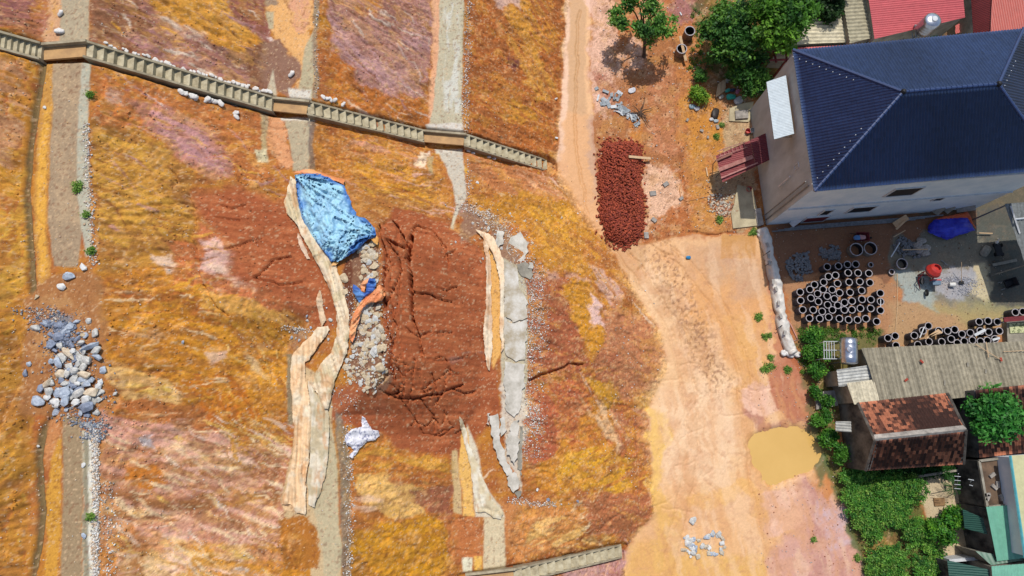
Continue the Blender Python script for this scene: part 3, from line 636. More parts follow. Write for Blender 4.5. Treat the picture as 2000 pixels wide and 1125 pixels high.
# --- yards among the houses
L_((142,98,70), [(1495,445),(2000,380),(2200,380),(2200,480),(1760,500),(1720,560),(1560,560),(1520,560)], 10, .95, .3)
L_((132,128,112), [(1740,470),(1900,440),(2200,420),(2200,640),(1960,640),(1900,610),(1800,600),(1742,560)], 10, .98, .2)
L_((182,132,92), [(1530,540),(1740,540),(1760,600),(1800,680),(1560,680)], 8, .95, .3)
L_((186,150,108), [(1735,590),(1830,590),(1960,610),(1960,680),(1740,690)], 12, .9, .3)
L_((168,178,172), [(1748,530),(1810,520),(1830,580),(1830,610),(1770,590)], 10, .9, .35)
L_((212,196,156), [(1895,515),(1945,512),(1955,560),(1925,590),(1890,560)], 10, .9, .3)
L_((176,176,182), [(1830,530),(1895,520),(1900,560),(1880,590),(1835,570)], 10, .8, .5)
L_((168,160,104), [(1800,600),(1960,580),(2200,600),(2200,640),(1900,640)], 14, .6, .5)
L_((96,104,56), [(1560,645),(1730,655),(1690,700),(1600,960),(1560,700)], 9, .85, .4)
L_((206,186,152), [(1785,930),(1870,915),(1880,985),(1900,1080),(1835,1088),(1810,1010)], 4, 1, .15, warp=.2)
L_((88,104,52), [(1600,880),(1790,900),(1800,990),(1850,1140),(1850,1190),(1700,1190),(1640,960)], 10, .9, .4)
L_((90,92,84), [(1900,350),(2200,330),(2200,600),(1945,590),(1925,480),(1905,440)], 10, .95, .2)  # dark grey paints in the deep shade around the right-hand shed
L_((168,116,72), [(1680,960),(1720,960),(1730,1040),(1700,1040)], 10, .5, .5)
L_((170,116,66), [(1590,640),(1600,700),(1590,860),(1565,700)], 8, .5, .5)
L_((120,108,92), [(1860,690),(2200,690),(2200,1190),(1900,1190),(1885,1000)], 6, 1, .2)
L_((106,98,80), [(1500,-200),(2200,-200),(2200,380),(1500,440),(1600,60)], 6, .9, .2)
sk1 = fbm(GX*.8+GY*.35+wx*3, GY*1.7+GX*.45+wy*3, 160, 5, .58); sk2 = fbm(GX*2.2+wx*2, GY*2.6+wy*2, 166, 5, .66)
pale = 1-.75*sst(COL[..., 2], .10, .25)
lay(sl_s*near*sst(sk1, .52, .62)*.42*(1-clay)*pale, (150,98,62)); lay(sl_s*near*sst(sk2, .60, .70)*.28*(1-clay), (226,180,126)); lay(sl_s*near*sst(sk1, .46, .36)*.35*(1-clay)*pale, (206,150,62))
grit = rng.random(GX.shape)
rut_d = dist_line(PX+wx*18, PY+wy*18, [(1195,470),(1250,535),(1312,635),(1347,760),(1356,880),(1332,1000),(1300,1120)]); rut_e = dist_line(PX+wx*18, PY+wy*18, [(1272,468),(1340,517),(1412,605),(1452,716),(1464,835),(1482,955),(1514,1120)])
lay(near*(~onhill)*(1-sst(np.minimum(rut_d, rut_e), 4, 24))*.38*sst(fbm(GX*1.2, GY*1.2, 199, 3), .42, .58), (212,150,92))
COL *= (1+.19*sl_s*near)[..., None]*(1+(.5*(sk2-.5)+.26*(grit-.5))*onhill*(1-.6*clay)*(.35+.65*sl_s))[..., None]
wm = near*(~onhill)*(sdf_poly(PX, PY, ROADP) > 4)*(sst(PX, 1150, 1170))*(1-.85*((PX > 1500) & (PY > 360) & (PY < 720)))*(1-.8*((PX > 1780) & (PY > 900)))
lay(wm*sst(fbm(GX*1.8, GY*1.8, 190, 5, .72), .53, .66)*.5, (150,100,66)); lay(wm*sst(fbm(GX*2.4, GY*2.4, 196, 5, .72), .56, .68)*.42, (228,184,140)); lay(wm*sst(fbm(GX*.9, GY*.9, 198, 4, .6), .55, .68)*.35, (206,150,80))
COL *= (1+.4*(grit-.5)*wm)[..., None]; COL *= (1+.12*(grit-.5)*(~onhill)*near)[..., None]
tint = (onhill*(1-clay)*sl_s)[..., None]; COL *= 1+tint*np.array([-.03, -.03, -.16])
lum_ = COL.mean(-1, keepdims=True); COL += (lum_-COL)*(.04*near*(1-.4*clay))[..., None]; np.clip(COL, .004, .8, out=COL)
# fine mineral speckle
lay(onhill*near*sst(fbm(GX*11, GY*11, 140, 2), .70, .78)*.5, (224,190,150)); lay(near*onhill*sst(fbm(GX*7, GY*7, 150, 3), .36, .27)*.45, (120,66,40))
far_c = A(120, 128, 70); COL[far_mask] = far_c
# ---------------------------------------------------------------- ground meshes: one height field, cut where the material changes
m_soil = mat_col('soil', .95, 13, .26, .35, 24, .15)
m_mud = mat_col('wet_silt', .55, 5, .10, .12, 14, .35)
m_conc = mat_col('weathered_concrete', .85, 9, .22, .25, 30, .25)
nx, ny = GX.shape
fcx = (PX[:-1, :-1]+PX[1:, 1:])/2; fcy = (PY[:-1, :-1]+PY[1:, 1:])/2
fwx = wx[:-1, :-1]*8; fwy = wy[:-1, :-1]*8
road_m = sdf_poly(fcx+fwx, fcy+fwy, ROADP) < 0
hill_m = onhill[:-1, :-1] & ~road_m
SLABS = [[(116,-90),(176,-90),(174,84),(116,84)], [(104,115),(176,112),(172,250),(178,500),(150,520),(104,520),(94,430)], [(122,812),(188,850),(190,1000),(184,1250),(116,1250)],
 [(862,-90),(906,-90),(902,262),(832,262),(856,100)], [(846,286),(904,284),(912,385),(884,448),(879,445),(890,400),(862,310)], [(978,500),(1030,560),(1030,740),(1022,800),(985,800),(978,720)],
 [(555,222),(612,222),(603,334),(572,334)], [(580,90),(613,60),(611,195),(580,195)], [(636,800),(655,860),(660,960),(668,1250),(625,1250),(625,860)], [(912,830),(945,940),(985,1010),(990,1250),(940,1250),(925,1010)]]
slab_m = np.zeros(fcx.shape, bool)
for q in SLABS: slab_m |= sdf_poly(fcx+fwx*.5, fcy+fwy*.5, q) < 0
slab_m &= hill_m
hill_m &= ~slab_m; rest = ~(road_m | hill_m | slab_m)
yard_m = rest & (fcx > 1490) & (fcy < 1125) & (fcx < 2300) & (fcy > 440) & (fcy < 700) & (sdf_poly(fcx, fcy, [(1500,445),(2400,330),(2400,690),(1560,690),(1530,640)]) < 0)
rest &= ~yard_m
idx = np.arange(nx*ny).reshape(nx, ny)
VV = np.stack([GX, GY, H], -1).reshape(-1, 3); CC = COL.reshape(-1, 3)
def ground(name, m, material):
    a = idx[:-1, :-1][m]; b = idx[1:, :-1][m]; c = idx[1:, 1:][m]; d = idx[:-1, 1:][m]
    F = np.stack([a, b, c, d], 1); used = np.unique(F); rm = np.zeros(nx*ny, np.int64); rm[used] = np.arange(len(used))
    me = raw_mesh(name, VV[used], rm[F], CC[used], 'POINT', True); me.materials.append(material)
    o = bpy.data.objects.new(name, me); link(o); o['kind'] = 'structure'; return o
ground('hillside', hill_m, m_soil); ground('road', road_m, m_mud); ground('path', slab_m, m_conc)
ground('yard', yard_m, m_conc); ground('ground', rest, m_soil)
def colat(x, y):
    i = np.clip(np.searchsorted(XS, x), 0, nx-1); j = np.clip(np.searchsorted(YS, y), 0, ny-1); return COL[i, j]
# ================================================================ BUILDINGS
def S(c, k=1): return (k*c[0], k*c[1], k*c[2])
def sheet_mat(name, rough=.55, namt=.18, spec=.4, nscale=2.5): return mat_col(name, rough, nscale, namt, .08, 60, spec)
m_blue = sheet_mat('blue_glazed_tile', .42, .14, .5); m_metal = sheet_mat('painted_sheet_metal', .5, .16, .45); m_fibro = sheet_mat('fibre_cement_sheet', .85, .42, .2, 3.5)
m_clayt = sheet_mat('old_clay_tile', .9, .35, .2, 6); m_wallw = mat('pale_blue_plaster', (242,247,250), (214,226,236), .85, .8, .15, 40)
m_wallg = mat('bare_grey_render', (206,218,220), (170,180,182), .92, .5, .25, 30, stretch=(1, 1, .4)); m_dark = mat('dark_opening', (34,34,38), (20,20,24), .6, 3, 0)
m_frame = mat('window_frame_white', (226,230,232), (196,200,204), .6); m_concg = mat('grey_concrete', (172,166,150), (128,122,110), .9, 1.4, .3, 30)
m_stain = mat('mould_stained_render', (124,122,116), (34,34,38), .95, .55, .3, 20, contrast=(.38, .6), stretch=(1, 1, .6)); m_ridge = mat('cement_ridge', (196,188,178), (132,126,120), .9, 1.6, .2)
m_wood = mat('sun_bleached_timber', (232,200,160), (196,160,120), .85, 6, .2, 40, stretch=(8, 1, 1)); m_steel = mat('brushed_stainless', (214,218,226), (190,194,204), .28, 4, .05, 40, .5, .9)
m_greysteel = mat('galvanised_steel', (160,164,168), (120,124,130), .5, 6, .1, 30, .5, .6); m_red = mat('red_paint', (226,66,54), (190,50,44), .5, 4, .1, 30, .5)
m_maroon = mat('maroon_paint', (130,40,46), (96,30,36), .6, 4, .1); m_brick = mat('broken_red_brick', (188,84,64), (150,60,48), .95, 9, .3, 60)
def roof(name, a, b, c, d, m, parent, colf, rib=.2, amp=.025, row=None, step=.02, seg=6, prof='sin', thick=.06):
    a, b, c, d = map(Vector, (a, b, c, d)); U = (b-a).normalized(); Nn = U.cross((d-a) if (d-a).length > .1 else (c-a)).normalized()
    if Nn.z < 0: Nn = -Nn
    nr = max(1, int(round(((c+d)/2-(a+b)/2).length/row))) if row else 1
    ts = []
    for k in range(nr):
        if row: ts += [(k/nr+1e-4, step, k), ((k+1)/nr, 0, k)]
    if not row: ts = [(i/8, 0, i) for i in range(9)]
    um = min(0, (d-a).dot(U), (c-a).dot(U)); uM = max((b-a).dot(U), (c-a).dot(U), (d-a).dot(U)); du = rib/seg
    us = np.arange(math.floor(um/du), math.ceil(uM/du)+1)*du
    A_, B_, C_, D_ = map(np.array, (a, b, c, d)); Ua = np.array(U); Na = np.array(Nn); V = []
    for t, hh, k in ts:
        Lp = A_+(D_-A_)*t; Rp = B_+(C_-B_)*t; l = (Lp-A_) @ Ua; r = (Rp-A_) @ Ua
        uu = np.clip(us, l, r); ph = (uu/rib) % 1
        h = amp*np.cos(2*np.pi*ph) if prof == 'sin' else amp*np.where(ph < .25, 1, np.where(ph < .35, 1-(ph-.25)*20, np.where(ph > .9, (ph-.9)*20-1, -1)))
        fr = (uu-l)/max(r-l, 1e-6)
        V.append(Lp+(Rp-Lp)*fr[:, None]+Na*(h+hh)[:, None])
    V = np.array(V); nt_, nu = V.shape[:2]; ii = np.arange(nt_*nu).reshape(nt_, nu)
    F = np.stack([ii[:-1, :-1], ii[:-1, 1:], ii[1:, 1:], ii[1:, :-1]], -1)
    tile = np.floor(us[:-1]/rib).astype(int)
    rows = np.array([ts[i+1][2] if row else 0 for i in range(nt_-1)])
    cc = colf(rows[:, None]+0*tile[None, :], tile[None, :]+0*rows[:, None]).reshape(-1, 3)
    F = F.reshape(-1, 4); Vf = V.reshape(-1, 3)
    e = Vf[F]; ar = np.linalg.norm(np.cross(e[:, 2]-e[:, 0], e[:, 3]-e[:, 1]), axis=1); keep = ar > 1e-6
    return part(name, Vf, F[keep], m, parent, cc[keep], 'FACE')
def under(name, q, m, parent, th=.1, gap=.05):
    q = [Vector(p) for p in q]; mb = MB(); n = Vector((0, 0, 1))
    if sum(q[i].x*q[(i+1) % 4].y-q[(i+1) % 4].x*q[i].y for i in range(4)) < 0: q = q[::-1]
    mb.hexa([p-n*(gap+th) for p in q], [p-n*gap for p in q]); return mb.obj(name, m, parent)
def flatcol(c, j=.06, seed=0):
    c = A(*c)
    def f(r, t): return c*(1+(vnoise(r*7.7+.5, t*3.3+.5, 200+seed)[..., None]-.5)*2*j)
    return f
def wall_open(parent, a, b, s0, s1, z0, z1, name='window', depth=.03, fr=.07, fm=None, pm=None, sill=False):
    """window or door set into the wall running a->b: frame (part) and pane (sub-part)"""
    a = Vector((a[0], a[1], 0)); b = Vector((b[0], b[1], 0)); u = (b-a).normalized(); n = Vector((u.y, -u.x, 0)); rz = math.atan2(u.y, u.x)
    c = a+u*(s0+s1)/2+n*depth; w_, h_ = s1-s0, z1-z0; mb = MB()
    for sx in (-1, 1): mb.box(c+u*sx*(w_/2)+Vector((0, 0, (z0+z1)/2)), (fr, .12, h_+fr), rz)
    for z in (z0, z1): mb.box(c+Vector((0, 0, z)), (w_-fr-.004, .115, fr), rz)
    f = mb.obj(name, fm or m_frame, parent)
    MB().box(c-n*.005+Vector((0, 0, (z0+z1)/2)), (w_-.02, .05, h_-.02), rz).obj('pane', pm or m_dark, f)
    return f
# ---- blue-tiled house
EZ = 9.2
SWc, SEc, NEc, NWc = P(1590,374,EZ), P(2066,330,EZ), P(1998,56,EZ), P(1548,98,EZ)
PW, PE = P(1763,180,11.5), P(1949,165,11.5)
sw, se, ne, nw = Vector((19.85,15.1,0)), Vector((36.3,16.45,0)), Vector((35.3,26.2,0)), Vector((19.15,24.6,0))
house = thing('house', (sw+ne)/2, 'two-storey house with dark blue hipped tile roof, pale blue south wall and grey render', 'house')
hw = MB().prism([sw, se, ne, nw], 0, EZ-.1).obj('wall', m_wallw, house)
MB().hexa([sw+Vector((-.05,-.02,0)), sw+Vector((0,-.02,0)), nw+Vector((0,.02,0)), nw+Vector((-.05,.02,0))], [sw+Vector((-.05,-.02,EZ-.12)), sw+Vector((0,-.02,EZ-.12)), nw+Vector((0,.02,EZ-.12)), nw+Vector((-.05,.02,EZ-.12))]).obj('render_coat', m_wallg, house)
def bcol(r, t):
    c = A(46, 64, 102)*(1+.5*(fbm(r*.09, t*.05, 250, 3)[..., None]-.5)); k = 1+(vnoise(r*5.3+.2, t*7.1+.2, 210)[..., None]-.5)*.30; return c*k*1.15
def bcol2(r, t): return bcol(r, t)*.85
rp = [(SWc, SEc, PE, PW), (SEc, NEc, PE, PE), (NEc, NWc, PW, PE), (NWc, SWc, PW, PW)]
for i, q in enumerate(rp): roof('roof', *q, m_blue, house, bcol, .21, .03, .34 if i != 3 else .34, .03)
rf = bpy.data.objects['roof']
for a, b in [(SWc, PW), (NWc, PW), (SEc, PE), (NEc, PE), (PW, PE)]:
    d = (b-a); n_ = int(d.length/.34); mb = MB()
    for k in range(n_):
        p = a+d*(k/n_)+Vector((0, 0, .07)); q = a+d*((k+1.08)/n_)+Vector((0, 0, .05)); mb.tube([p, q], [.115, .095], 8)
    part('ridge_cap', mb.v, mb.f, m_blue, house, np.tile(A(46, 66, 110), (len(mb.v), 1)))
for a, b, sgn, nn_ in [(NWc, PW, 1, 16), (SWc, PW, -1, 16), (PE, NEc, 1, 12), (SEc, PE, 1, 12)]:
    d = (b-a).normalized(); sv = d.cross(Vector((0, 0, 1))).normalized()
    for k in range(nn_-6):
        p = a.lerp(b, (k+.6)/nn_)+sv*.42*sgn+Vector((0, 0, -.06)); MB().box(p, (.045, .045, .1), .4).obj('roof_screw', m_frame, house)
for p in (PW, PE): MB().lathe([(0, .26), (.1, .24), (.17, .14), (.19, 0)], (p.x, p.y, p.z+.02), 10).obj('ridge_finial', m_dark, house)
under('soffit', [SWc, SEc, NEc, NWc], m_wallg, house, .05, .05)
# gutter lines and ledge of the south wall
u = (se-sw).normalized(); rz = math.atan2(u.y, u.x); nS = Vector((u.y, -u.x, 0)); mid = (sw+se)/2; LL = (se-sw).length
MB().box(mid+nS*.05+Vector((0, 0, 4.25)), (LL-.1, .1, .09), rz).obj('ledge', m_frame, house)
MB().box(mid+nS*.09+Vector((0, 0, EZ-.28)), (LL+.2, .16, .16), rz).obj('fascia', m_frame, house)
wall_open(house, sw, se, 6.3, 8.3, 5.6, 7.3); wall_open(house, sw, se, 5.3, 7.1, 1.9, 3.3); wall_open(house, sw, se, 10.9, 11.6, 3.5, 4.3); wall_open(house, sw, se, 3.2, 3.9, 1.9, 3.2)
wall_open(house, nw, sw, 7.1, 7.45, 6.6, 7.3, fr=.04); wall_open(house, sw, se, 2.6, 4.4, .05, 1.4, name='door', pm=m_maroon)
mb = MB()
for s_ in (0, 1):   # drain pipes running down the corner of the grey wall
    p0 = sw+Vector((-.14-.14*s_, .35+.3*s_, 0)); mb.tube([p0+Vector((0, 0, .3)), p0+Vector((0, 0, 8.4))], .05, 6)
mb.obj('drain_pipe', m_greysteel, house)
MB().box((sw*.6+nw*.4)+Vector((-.12,-2.0, 5.0)), (.06, .1, 2.2), 0).obj('vent_pipe', m_frame, house)
# white canopy and maroon awning hanging on the grey wall
can = [P(1512,272,7.4), P(1551,261,7.9), P(1535,147,7.9), P(1497,160,7.4)]
cn = thing('canopy', (can[0]+can[2])/2, 'white ribbed sheet canopy fixed high on the grey wall of the blue-roofed house', 'canopy')
roof('canopy_sheet', can[0], can[3], can[2], can[1], m_metal, cn, flatcol((214,226,232), .03), .11, .012); under('canopy_frame', [can[0], can[3], can[2], can[1]], m_greysteel, cn, .05, .03)
mb = MB()
for t in (.05, .5, .95):
    p = can[0].lerp(can[3], t); q = can[1].lerp(can[2], t); mb.tube([p+Vector((0, 0, -.12)), Vector((sw.x-.05, q.y, q.z-1.1))], .03, 6)
mb.obj('bracket', m_greysteel, cn)
aw = [P(1411,356,1.9), P(1513,308,2.5), P(1503,257,2.5), P(1398,304,1.9)]
an = thing('awning', (aw[0]+aw[2])/2, 'sloping maroon corrugated awning reaching out from the grey wall', 'awning')
m1 = aw[0].lerp(aw[1], .64); m2 = aw[3].lerp(aw[2], .64)
roof('awning_sheet', aw[0], aw[3], m2, m1, m_metal, an, flatcol((146,56,58), .16), .14, .02); up = Vector((0, 0, .05))
roof('awning_sheet', m1+up, m2+up, aw[2]+up, aw[1]+up, m_metal, an, flatcol((120,34,44), .05), .14, .02)
for p in (aw[0], aw[3], (aw[0]+aw[3])/2): MB().tube([(p.x+.3, p.y, 0), (p.x+.3, p.y, p.z-.03)], .04, 6).obj('post', m_greysteel, an)
def plank(px0, py0, px1, py1, z, w_=.16, t_=.05, label='', m=None, z1=None, grp=None, cat='plank', name='plank'):
    a = P(px0, py0, z); b = P(px1, py1, z if z1 is None else z1); d = b-a; mb = MB()
    side = d.cross(Vector((0, 0, 1))).normalized()*w_/2; upv = Vector((0, 0, t_))
    mb.hexa([a-side, b-side, b+side, a+side][::1], [a-side+upv, b-side+upv, b+side+upv, a+side+upv])
    o = mb.obj(name, m or m_wood, None); return tag(o, label, cat, grp)
plank(1404,332,1470,306,2.05,.3,.04,'long pinkish board lying down the middle of the maroon awning', z1=2.42, m=mat('pink_board', (196,140,130), (160,104,96)))
plank(1408,348,1480,318,2.05,.1,.06,'narrow pale batten along the lower edge of the maroon awning', z1=2.42, m=mat('pale_batten', (206,150,142), (176,120,112)))
plank(1398,314,1430,300,2.05,.14,.05,'short brown board at the top left of the maroon awning', z1=2.25, m=mat('brown_board', (170,120,104), (140,96,84)))
def ladder(a, b, n, wd, label, m=m_greysteel):
    a, b = Vector(a), Vector(b); d = (b-a); sd_ = d.cross(Vector((0, 0, 1))).normalized()*wd/2
    t = thing('ladder', a, label, 'ladder')
    for s_ in (-1, 1): MB().tube([a+sd_*s_, b+sd_*s_], .03, 6).obj('rail', m, t)
    for k in range(n): p = a+d*((k+.5)/n); MB().tube([p-sd_, p+sd_], .02, 5).obj('rung', m, t)
ladder(P(1402,301,2.1), P(1458,282,2.4), 7, .45, 'small metal ladder lying across the top edge of the maroon awning', mat('pink_ladder', (200,150,140), (170,120,110)))
# ---- sheds at the top right
def shed(name, corners, zs, label, cat, colr, ribdir=0, m=None, wallm=None, rib=.16, amp=.02, prof='sin', jit=.08, eave=0, over=.15, open_=False):
    """corners: NW, NE, SE, SW roof corners in photograph pixels with heights zs; ribs run across (0) or along (1)"""
    q = [P(x, y, z) for (x, y), z in zip(corners, zs)]; c = (q[0]+q[2])/2; t = thing(name, (c.x, c.y, 0), label, cat)
    a, b, c_, d = (q[3], q[2], q[1], q[0]) if ribdir == 0 else (q[0], q[3], q[2], q[1])
    roof('roof', a, b, c_, d, m or m_metal, t, flatcol(colr, jit, len(label)), rib, amp, prof=prof, seg=6 if prof == 'sin' else 10)
    cen = sum(q, Vector())/4; w_ = [cen+(p-cen)*(1-over/max((p-cen).length, 1)) for p in q]
    if open_:
        for p in w_: MB().tube([(p.x, p.y, -.05), p-Vector((0, 0, .1))], .06, 5).obj('post', m_greysteel, t)
        under('roof_frame', w_, m_greysteel, t, .05, .08)
    else: MB().hexa([Vector((p.x, p.y, -.05)) for p in w_[::-1]], [p-Vector((0, 0, .12)) for p in w_[::-1]]).obj('wall', wallm or m_concg, t)
    return t, q
shed('shed', [(1536,22),(1640,18),(1655,82),(1540,88)], [2.9,2.9,2.7,2.7], 'low shed with cream corrugated roof partly under the big tree', 'shed', (214,204,176), 1, m_fibro, rib=.3, amp=.045)
shed('shed', [(1640,-40),(1684,-40),(1706,74),(1660,84)], [3.5,3.5,3.3,3.3], 'narrow shed with weathered grey-beige corrugated roof left of the pinkish-red roof', 'shed', (176,168,142), 1, m_fibro, rib=.3, amp=.045)
shed('shed', [(1688,-60),(1876,-60),(1885,34),(1708,76)], [4.4,4.4,3.8,3.8], 'shed with wide pinkish-red ribbed metal roof beside the steel tank', 'shed', (196,84,88), 1, m_metal, rib=.17, amp=.018)
shed('shed', [(1893,-60),(1940,-60),(1934,80),(1902,84)], [3.2,4.2,4.2,3.2], 'strip of dark maroon ribbed roof left of the bright red one', 'shed', (116,40,40), 1, m_metal, rib=.15, amp=.03)
shed('shed', [(1940,-60),(2140,-60),(2140,80),(1934,80)], [4.3,3.4,3.4,4.3], 'building with bright brick-red sheet roof in the top right corner', 'shed', (186,88,74), 0, m_metal, rib=.2, amp=.012)
shed('shed', [(1515,100),(1540,94),(1690,86),(1690,112)], [2.6,2.6,2.6,2.6], 'narrow faded red lean-to roof along the north side of the blue-roofed house', 'lean-to', (206,96,92), 1, m_metal, rib=.2, amp=.02)
wt = MB().prism([P(1877,-40,0)[:2], P(1886,-40,0)[:2], P(1900,90,0)[:2], P(1888,90,0)[:2]], 0, 2.9).obj('boundary_wall', mat('ochre_cement', (216,170,120), (150,150,140), .9, .8), None)
tag(wt, 'narrow ochre and grey cement wall between the two red roofs', 'wall')
# red frames at the corner of the blue house
t = thing('gate_frame', P(1505,112,0), 'dark red metal frame of beams by the corner of the blue roof under the tree', 'frame')
for q in [((1490,118,2.6),(1545,116,2.6)), ((1512,98,2.6),(1516,122,2.6)), ((1498,100,2.6),(1545,98,2.6)), ((1535,98,2.6),(1537,124,2.6))]: MB().tube([P(*q[0]), P(*q[1])], .09, 4).obj('beam', m_maroon, t)
for q in [(1492,118), (1535,118)]: p = P(q[0], q[1], 2.6); MB().tube([(p.x, p.y, 0), p], .07, 4).obj('post', m_maroon, t)
# ---- grey corrugated sheds, lower right
shed('shed', [(1683,680),(2100,662),(2100,755),(1722,792)], [2.6,2.6,3.0,3.0], 'long shed with weathered grey corrugated fibre-cement roof', 'shed', (158,150,130), 0, m_fibro, rib=.30, amp=.065, jit=.30)  # strong jitter paints in light and dark ribs besides the weathering
shed('shed', [(1634,722),(1704,712),(1708,752),(1638,755)], [2.6,2.6,2.4,2.4], 'small lean-to with silvery ribbed sheets at the west end of the grey roof', 'lean-to', (186,186,180), 1, m_fibro, rib=.22, amp=.03, jit=.2)
shed('shed', [(1654,748),(1710,741),(1719,786),(1668,790)], [2.75,2.75,3.0,3.0], 'lean-to with pale cream corrugated sheets beside the old tiled house', 'lean-to', (206,196,170), 0, m_fibro, rib=.2, amp=.03, jit=.14)
shed('shed', [(1962,398),(2060,390),(2110,520),(2004,520)], [4,4,4,4], 'shed with dark grey corrugated roof at the right edge beside the blue tarp', 'shed', (120,124,124), 0, m_fibro, rib=.25, amp=.035, jit=.15, open_=True)
bat = thing('roof_battens', P(1985,425,4.1), 'pale metal batten frame lying on the dark corrugated roof at the right edge', 'battens')
for q in [((1974,402),(1992,456)), ((1982,428),(2030,424))]: MB().tube([P(*q[0], 4.12), P(*q[1], 4.12)], .06, 4).obj('batten', m_frame, bat)
for q in [((1905,672),(1952,702)), ((1926,666),(1932,700)), ((1960,686),(2000,684))]: pass
for i, (q, lb) in enumerate([(((1905,672),(1955,703)), 'long thin bamboo pole lying diagonally on the grey corrugated roof'), (((1926,668),(1931,698)), 'short thin pole crossing the bamboo on the grey corrugated roof'), (((1960,687),(2010,684)), 'thin pole lying level near the right edge of the grey corrugated roof')]):
    tag(MB().tube([P(*q[0], 2.78), P(*q[1], 2.92)], .025, 5).obj('pole', m_wood, None), lb, 'pole')
tag(MB().hexa([P(1933,768,2.75), P(1965,765,2.75), P(1962,788,2.75), P(1936,790,2.75)][::-1], [P(1933,768,2.85), P(1965,765,2.85), P(1962,788,2.85), P(1936,790,2.85)][::-1]).obj('fibre_sheet', m_concg, None), 'loose grey sheet with a rusty patch left of the papaya tree', 'sheet')
for i, (x, y) in enumerate([(1845,748), (1800,706), (1890,712), (1770,742), (1925,725), (1955,702)]):
    p = P(x, y, 2.9); tag(MB().box(p, (.28 if i else .35, .14, .08), random.random()*3).obj('brick', m_brick if i % 2 else m_concg, None), 'small brick weighing down the grey corrugated roof', 'brick', 'bricks on the grey roof')
# ---- old tiled house
def ccol(dens, seed):
    def f(r, t):
        h1 = vnoise(r*1.0, t*1.0, 220+seed)*.8+.1; h2 = fbm(r*.13, t*.09, 230+seed, 3); h3 = vnoise(r*3.0, t*5.0, 240+seed)
        dark = A(76,52,46); midc = A(128,82,66); org = A(206,132,100)
        k = sst(h1+(h2-.5)*1.5*dens, .4, .75)[..., None]; c = dark*(1-k)+midc*k; k2 = sst(h3+(h2-.5)*1.3, .80-.2*dens, .9)[..., None]; return c*(1-k2)+org*k2
    return f
ze, zr = 3.0, 4.8
m_verge = mat('dirty_verge', (120,114,106), (70,66,62), .95, 2)
tN = [P(1675,787,ze), P(1850,768,ze), P(1886,838,zr), P(1708,857,zr)]; tS = [P(1690,919,ze), P(1882,906,ze), P(1886,843,zr), P(1708,861,zr)]
th = thing('tiled_house', (tN[0]+tS[1])/2-Vector((0, 0, ze)), 'old single-storey house with mottled red clay tile gable roof and mould-black gable wall', 'house')
roof('roof', tN[1], tN[0], tN[3], tN[2], m_clayt, th, ccol(1, 1), .21, .022, .26, .035); roof('roof', tS[0], tS[1], tS[2], tS[3], m_clayt, th, ccol(.75, 5), .21, .022, .3, .035)
a, b = tN[3]+Vector((-.05, 0, .02)), tN[2]+Vector((0, 0, .02)); u = (b-a).normalized(); n_ = Vector((-u.y, u.x, 0))*.26
MB().add([a-n_-Vector((0,0,.16)), a+n_-Vector((0,0,.16)), b+n_-Vector((0,0,.16)), b-n_-Vector((0,0,.16)), a+Vector((0,0,.12)), b+Vector((0,0,.12))], [(0,3,5,4), (2,1,4,5), (0,4,1), (3,2,5)]).obj('ridge_cap', m_ridge, th)
def gable(x0, x1, off):
    e0 = x0[0]; mbx = MB(); s_, r_, n2 = x0; w_ = Vector((off, 0, 0)); z_ = Vector((0, 0, .02))
    pts = [Vector((s_.x, s_.y, 0)), s_, r_, n2, Vector((n2.x, n2.y, 0))]
    mbx.add([p+z_ for p in pts]+[p+w_+z_ for p in pts], [(0, 1, 2, 3, 4), (9, 8, 7, 6, 5)]+[(i, i+5, (i+1) % 5+5, (i+1) % 5) for i in range(5)]); return mbx
gable((tS[0], (tS[3]+tN[3])/2, tN[0]), None, .3).obj('gable_wall', m_stain, th); gable((tS[1], (tS[2]+tN[2])/2, tN[1]), None, -.25).obj('gable_wall', m_stain, th)
for e0, e1 in ((tS[0], (tS[3]+tN[3])/2), ((tS[3]+tN[3])/2, tN[0]), (tS[1], (tS[2]+tN[2])/2), ((tS[2]+tN[2])/2, tN[1])):
    MB().tube([e0+Vector((0, 0, .05)), e1+Vector((0, 0, .07))], .1, 4).obj('verge', m_verge, th)
iw = Vector((.3, 0, 0)); iy = Vector((0, .35, 0))
MB().hexa([Vector((p.x, p.y, -.05)) for p in (tS[0]+iw+iy, tS[1]-iw+iy, tN[1]-iw-iy, tN[0]+iw-iy)], [Vector((p.x, p.y, ze-.05)) for p in (tS[0]+iw+iy, tS[1]-iw+iy, tN[1]-iw-iy, tN[0]+iw-iy)]).obj('wall', m_stain, th)
o = MB().hexa([P(1632,836,2.0), P(1662,834,2.0), P(1662,846,2.0), P(1632,845,2.0)][::-1], [P(1632,836,2.04), P(1662,834,2.04), P(1662,846,2.04), P(1632,845,2.04)][::-1]); 
ro = roof('corrugated_sheet', P(1632,823,2.2), P(1632,842,2.2), P(1663,844,2.4), P(1662,823,2.4), m_fibro, None, flatcol((176,176,170), .1), .2, .04); tag(ro, 'short grey corrugated sheet jutting from the black gable wall', 'sheet')
# second tiled roof
t2 = thing('tiled_house', P(1970,820,0), 'dark brown tiled roof behind the papaya tree at the right edge', 'house')
q = [P(1912,894,2.9), P(2100,872,2.9), P(2100,742,4.2), P(1905,762,4.2)]
roof('roof', *q, m_clayt, t2, ccol(.45, 9), .21, .022, .28, .035)
MB().hexa([Vector((p.x, p.y, -.05)) for p in q], [p-Vector((0, 0, .12)) for p in q]).obj('wall', m_stain, t2)
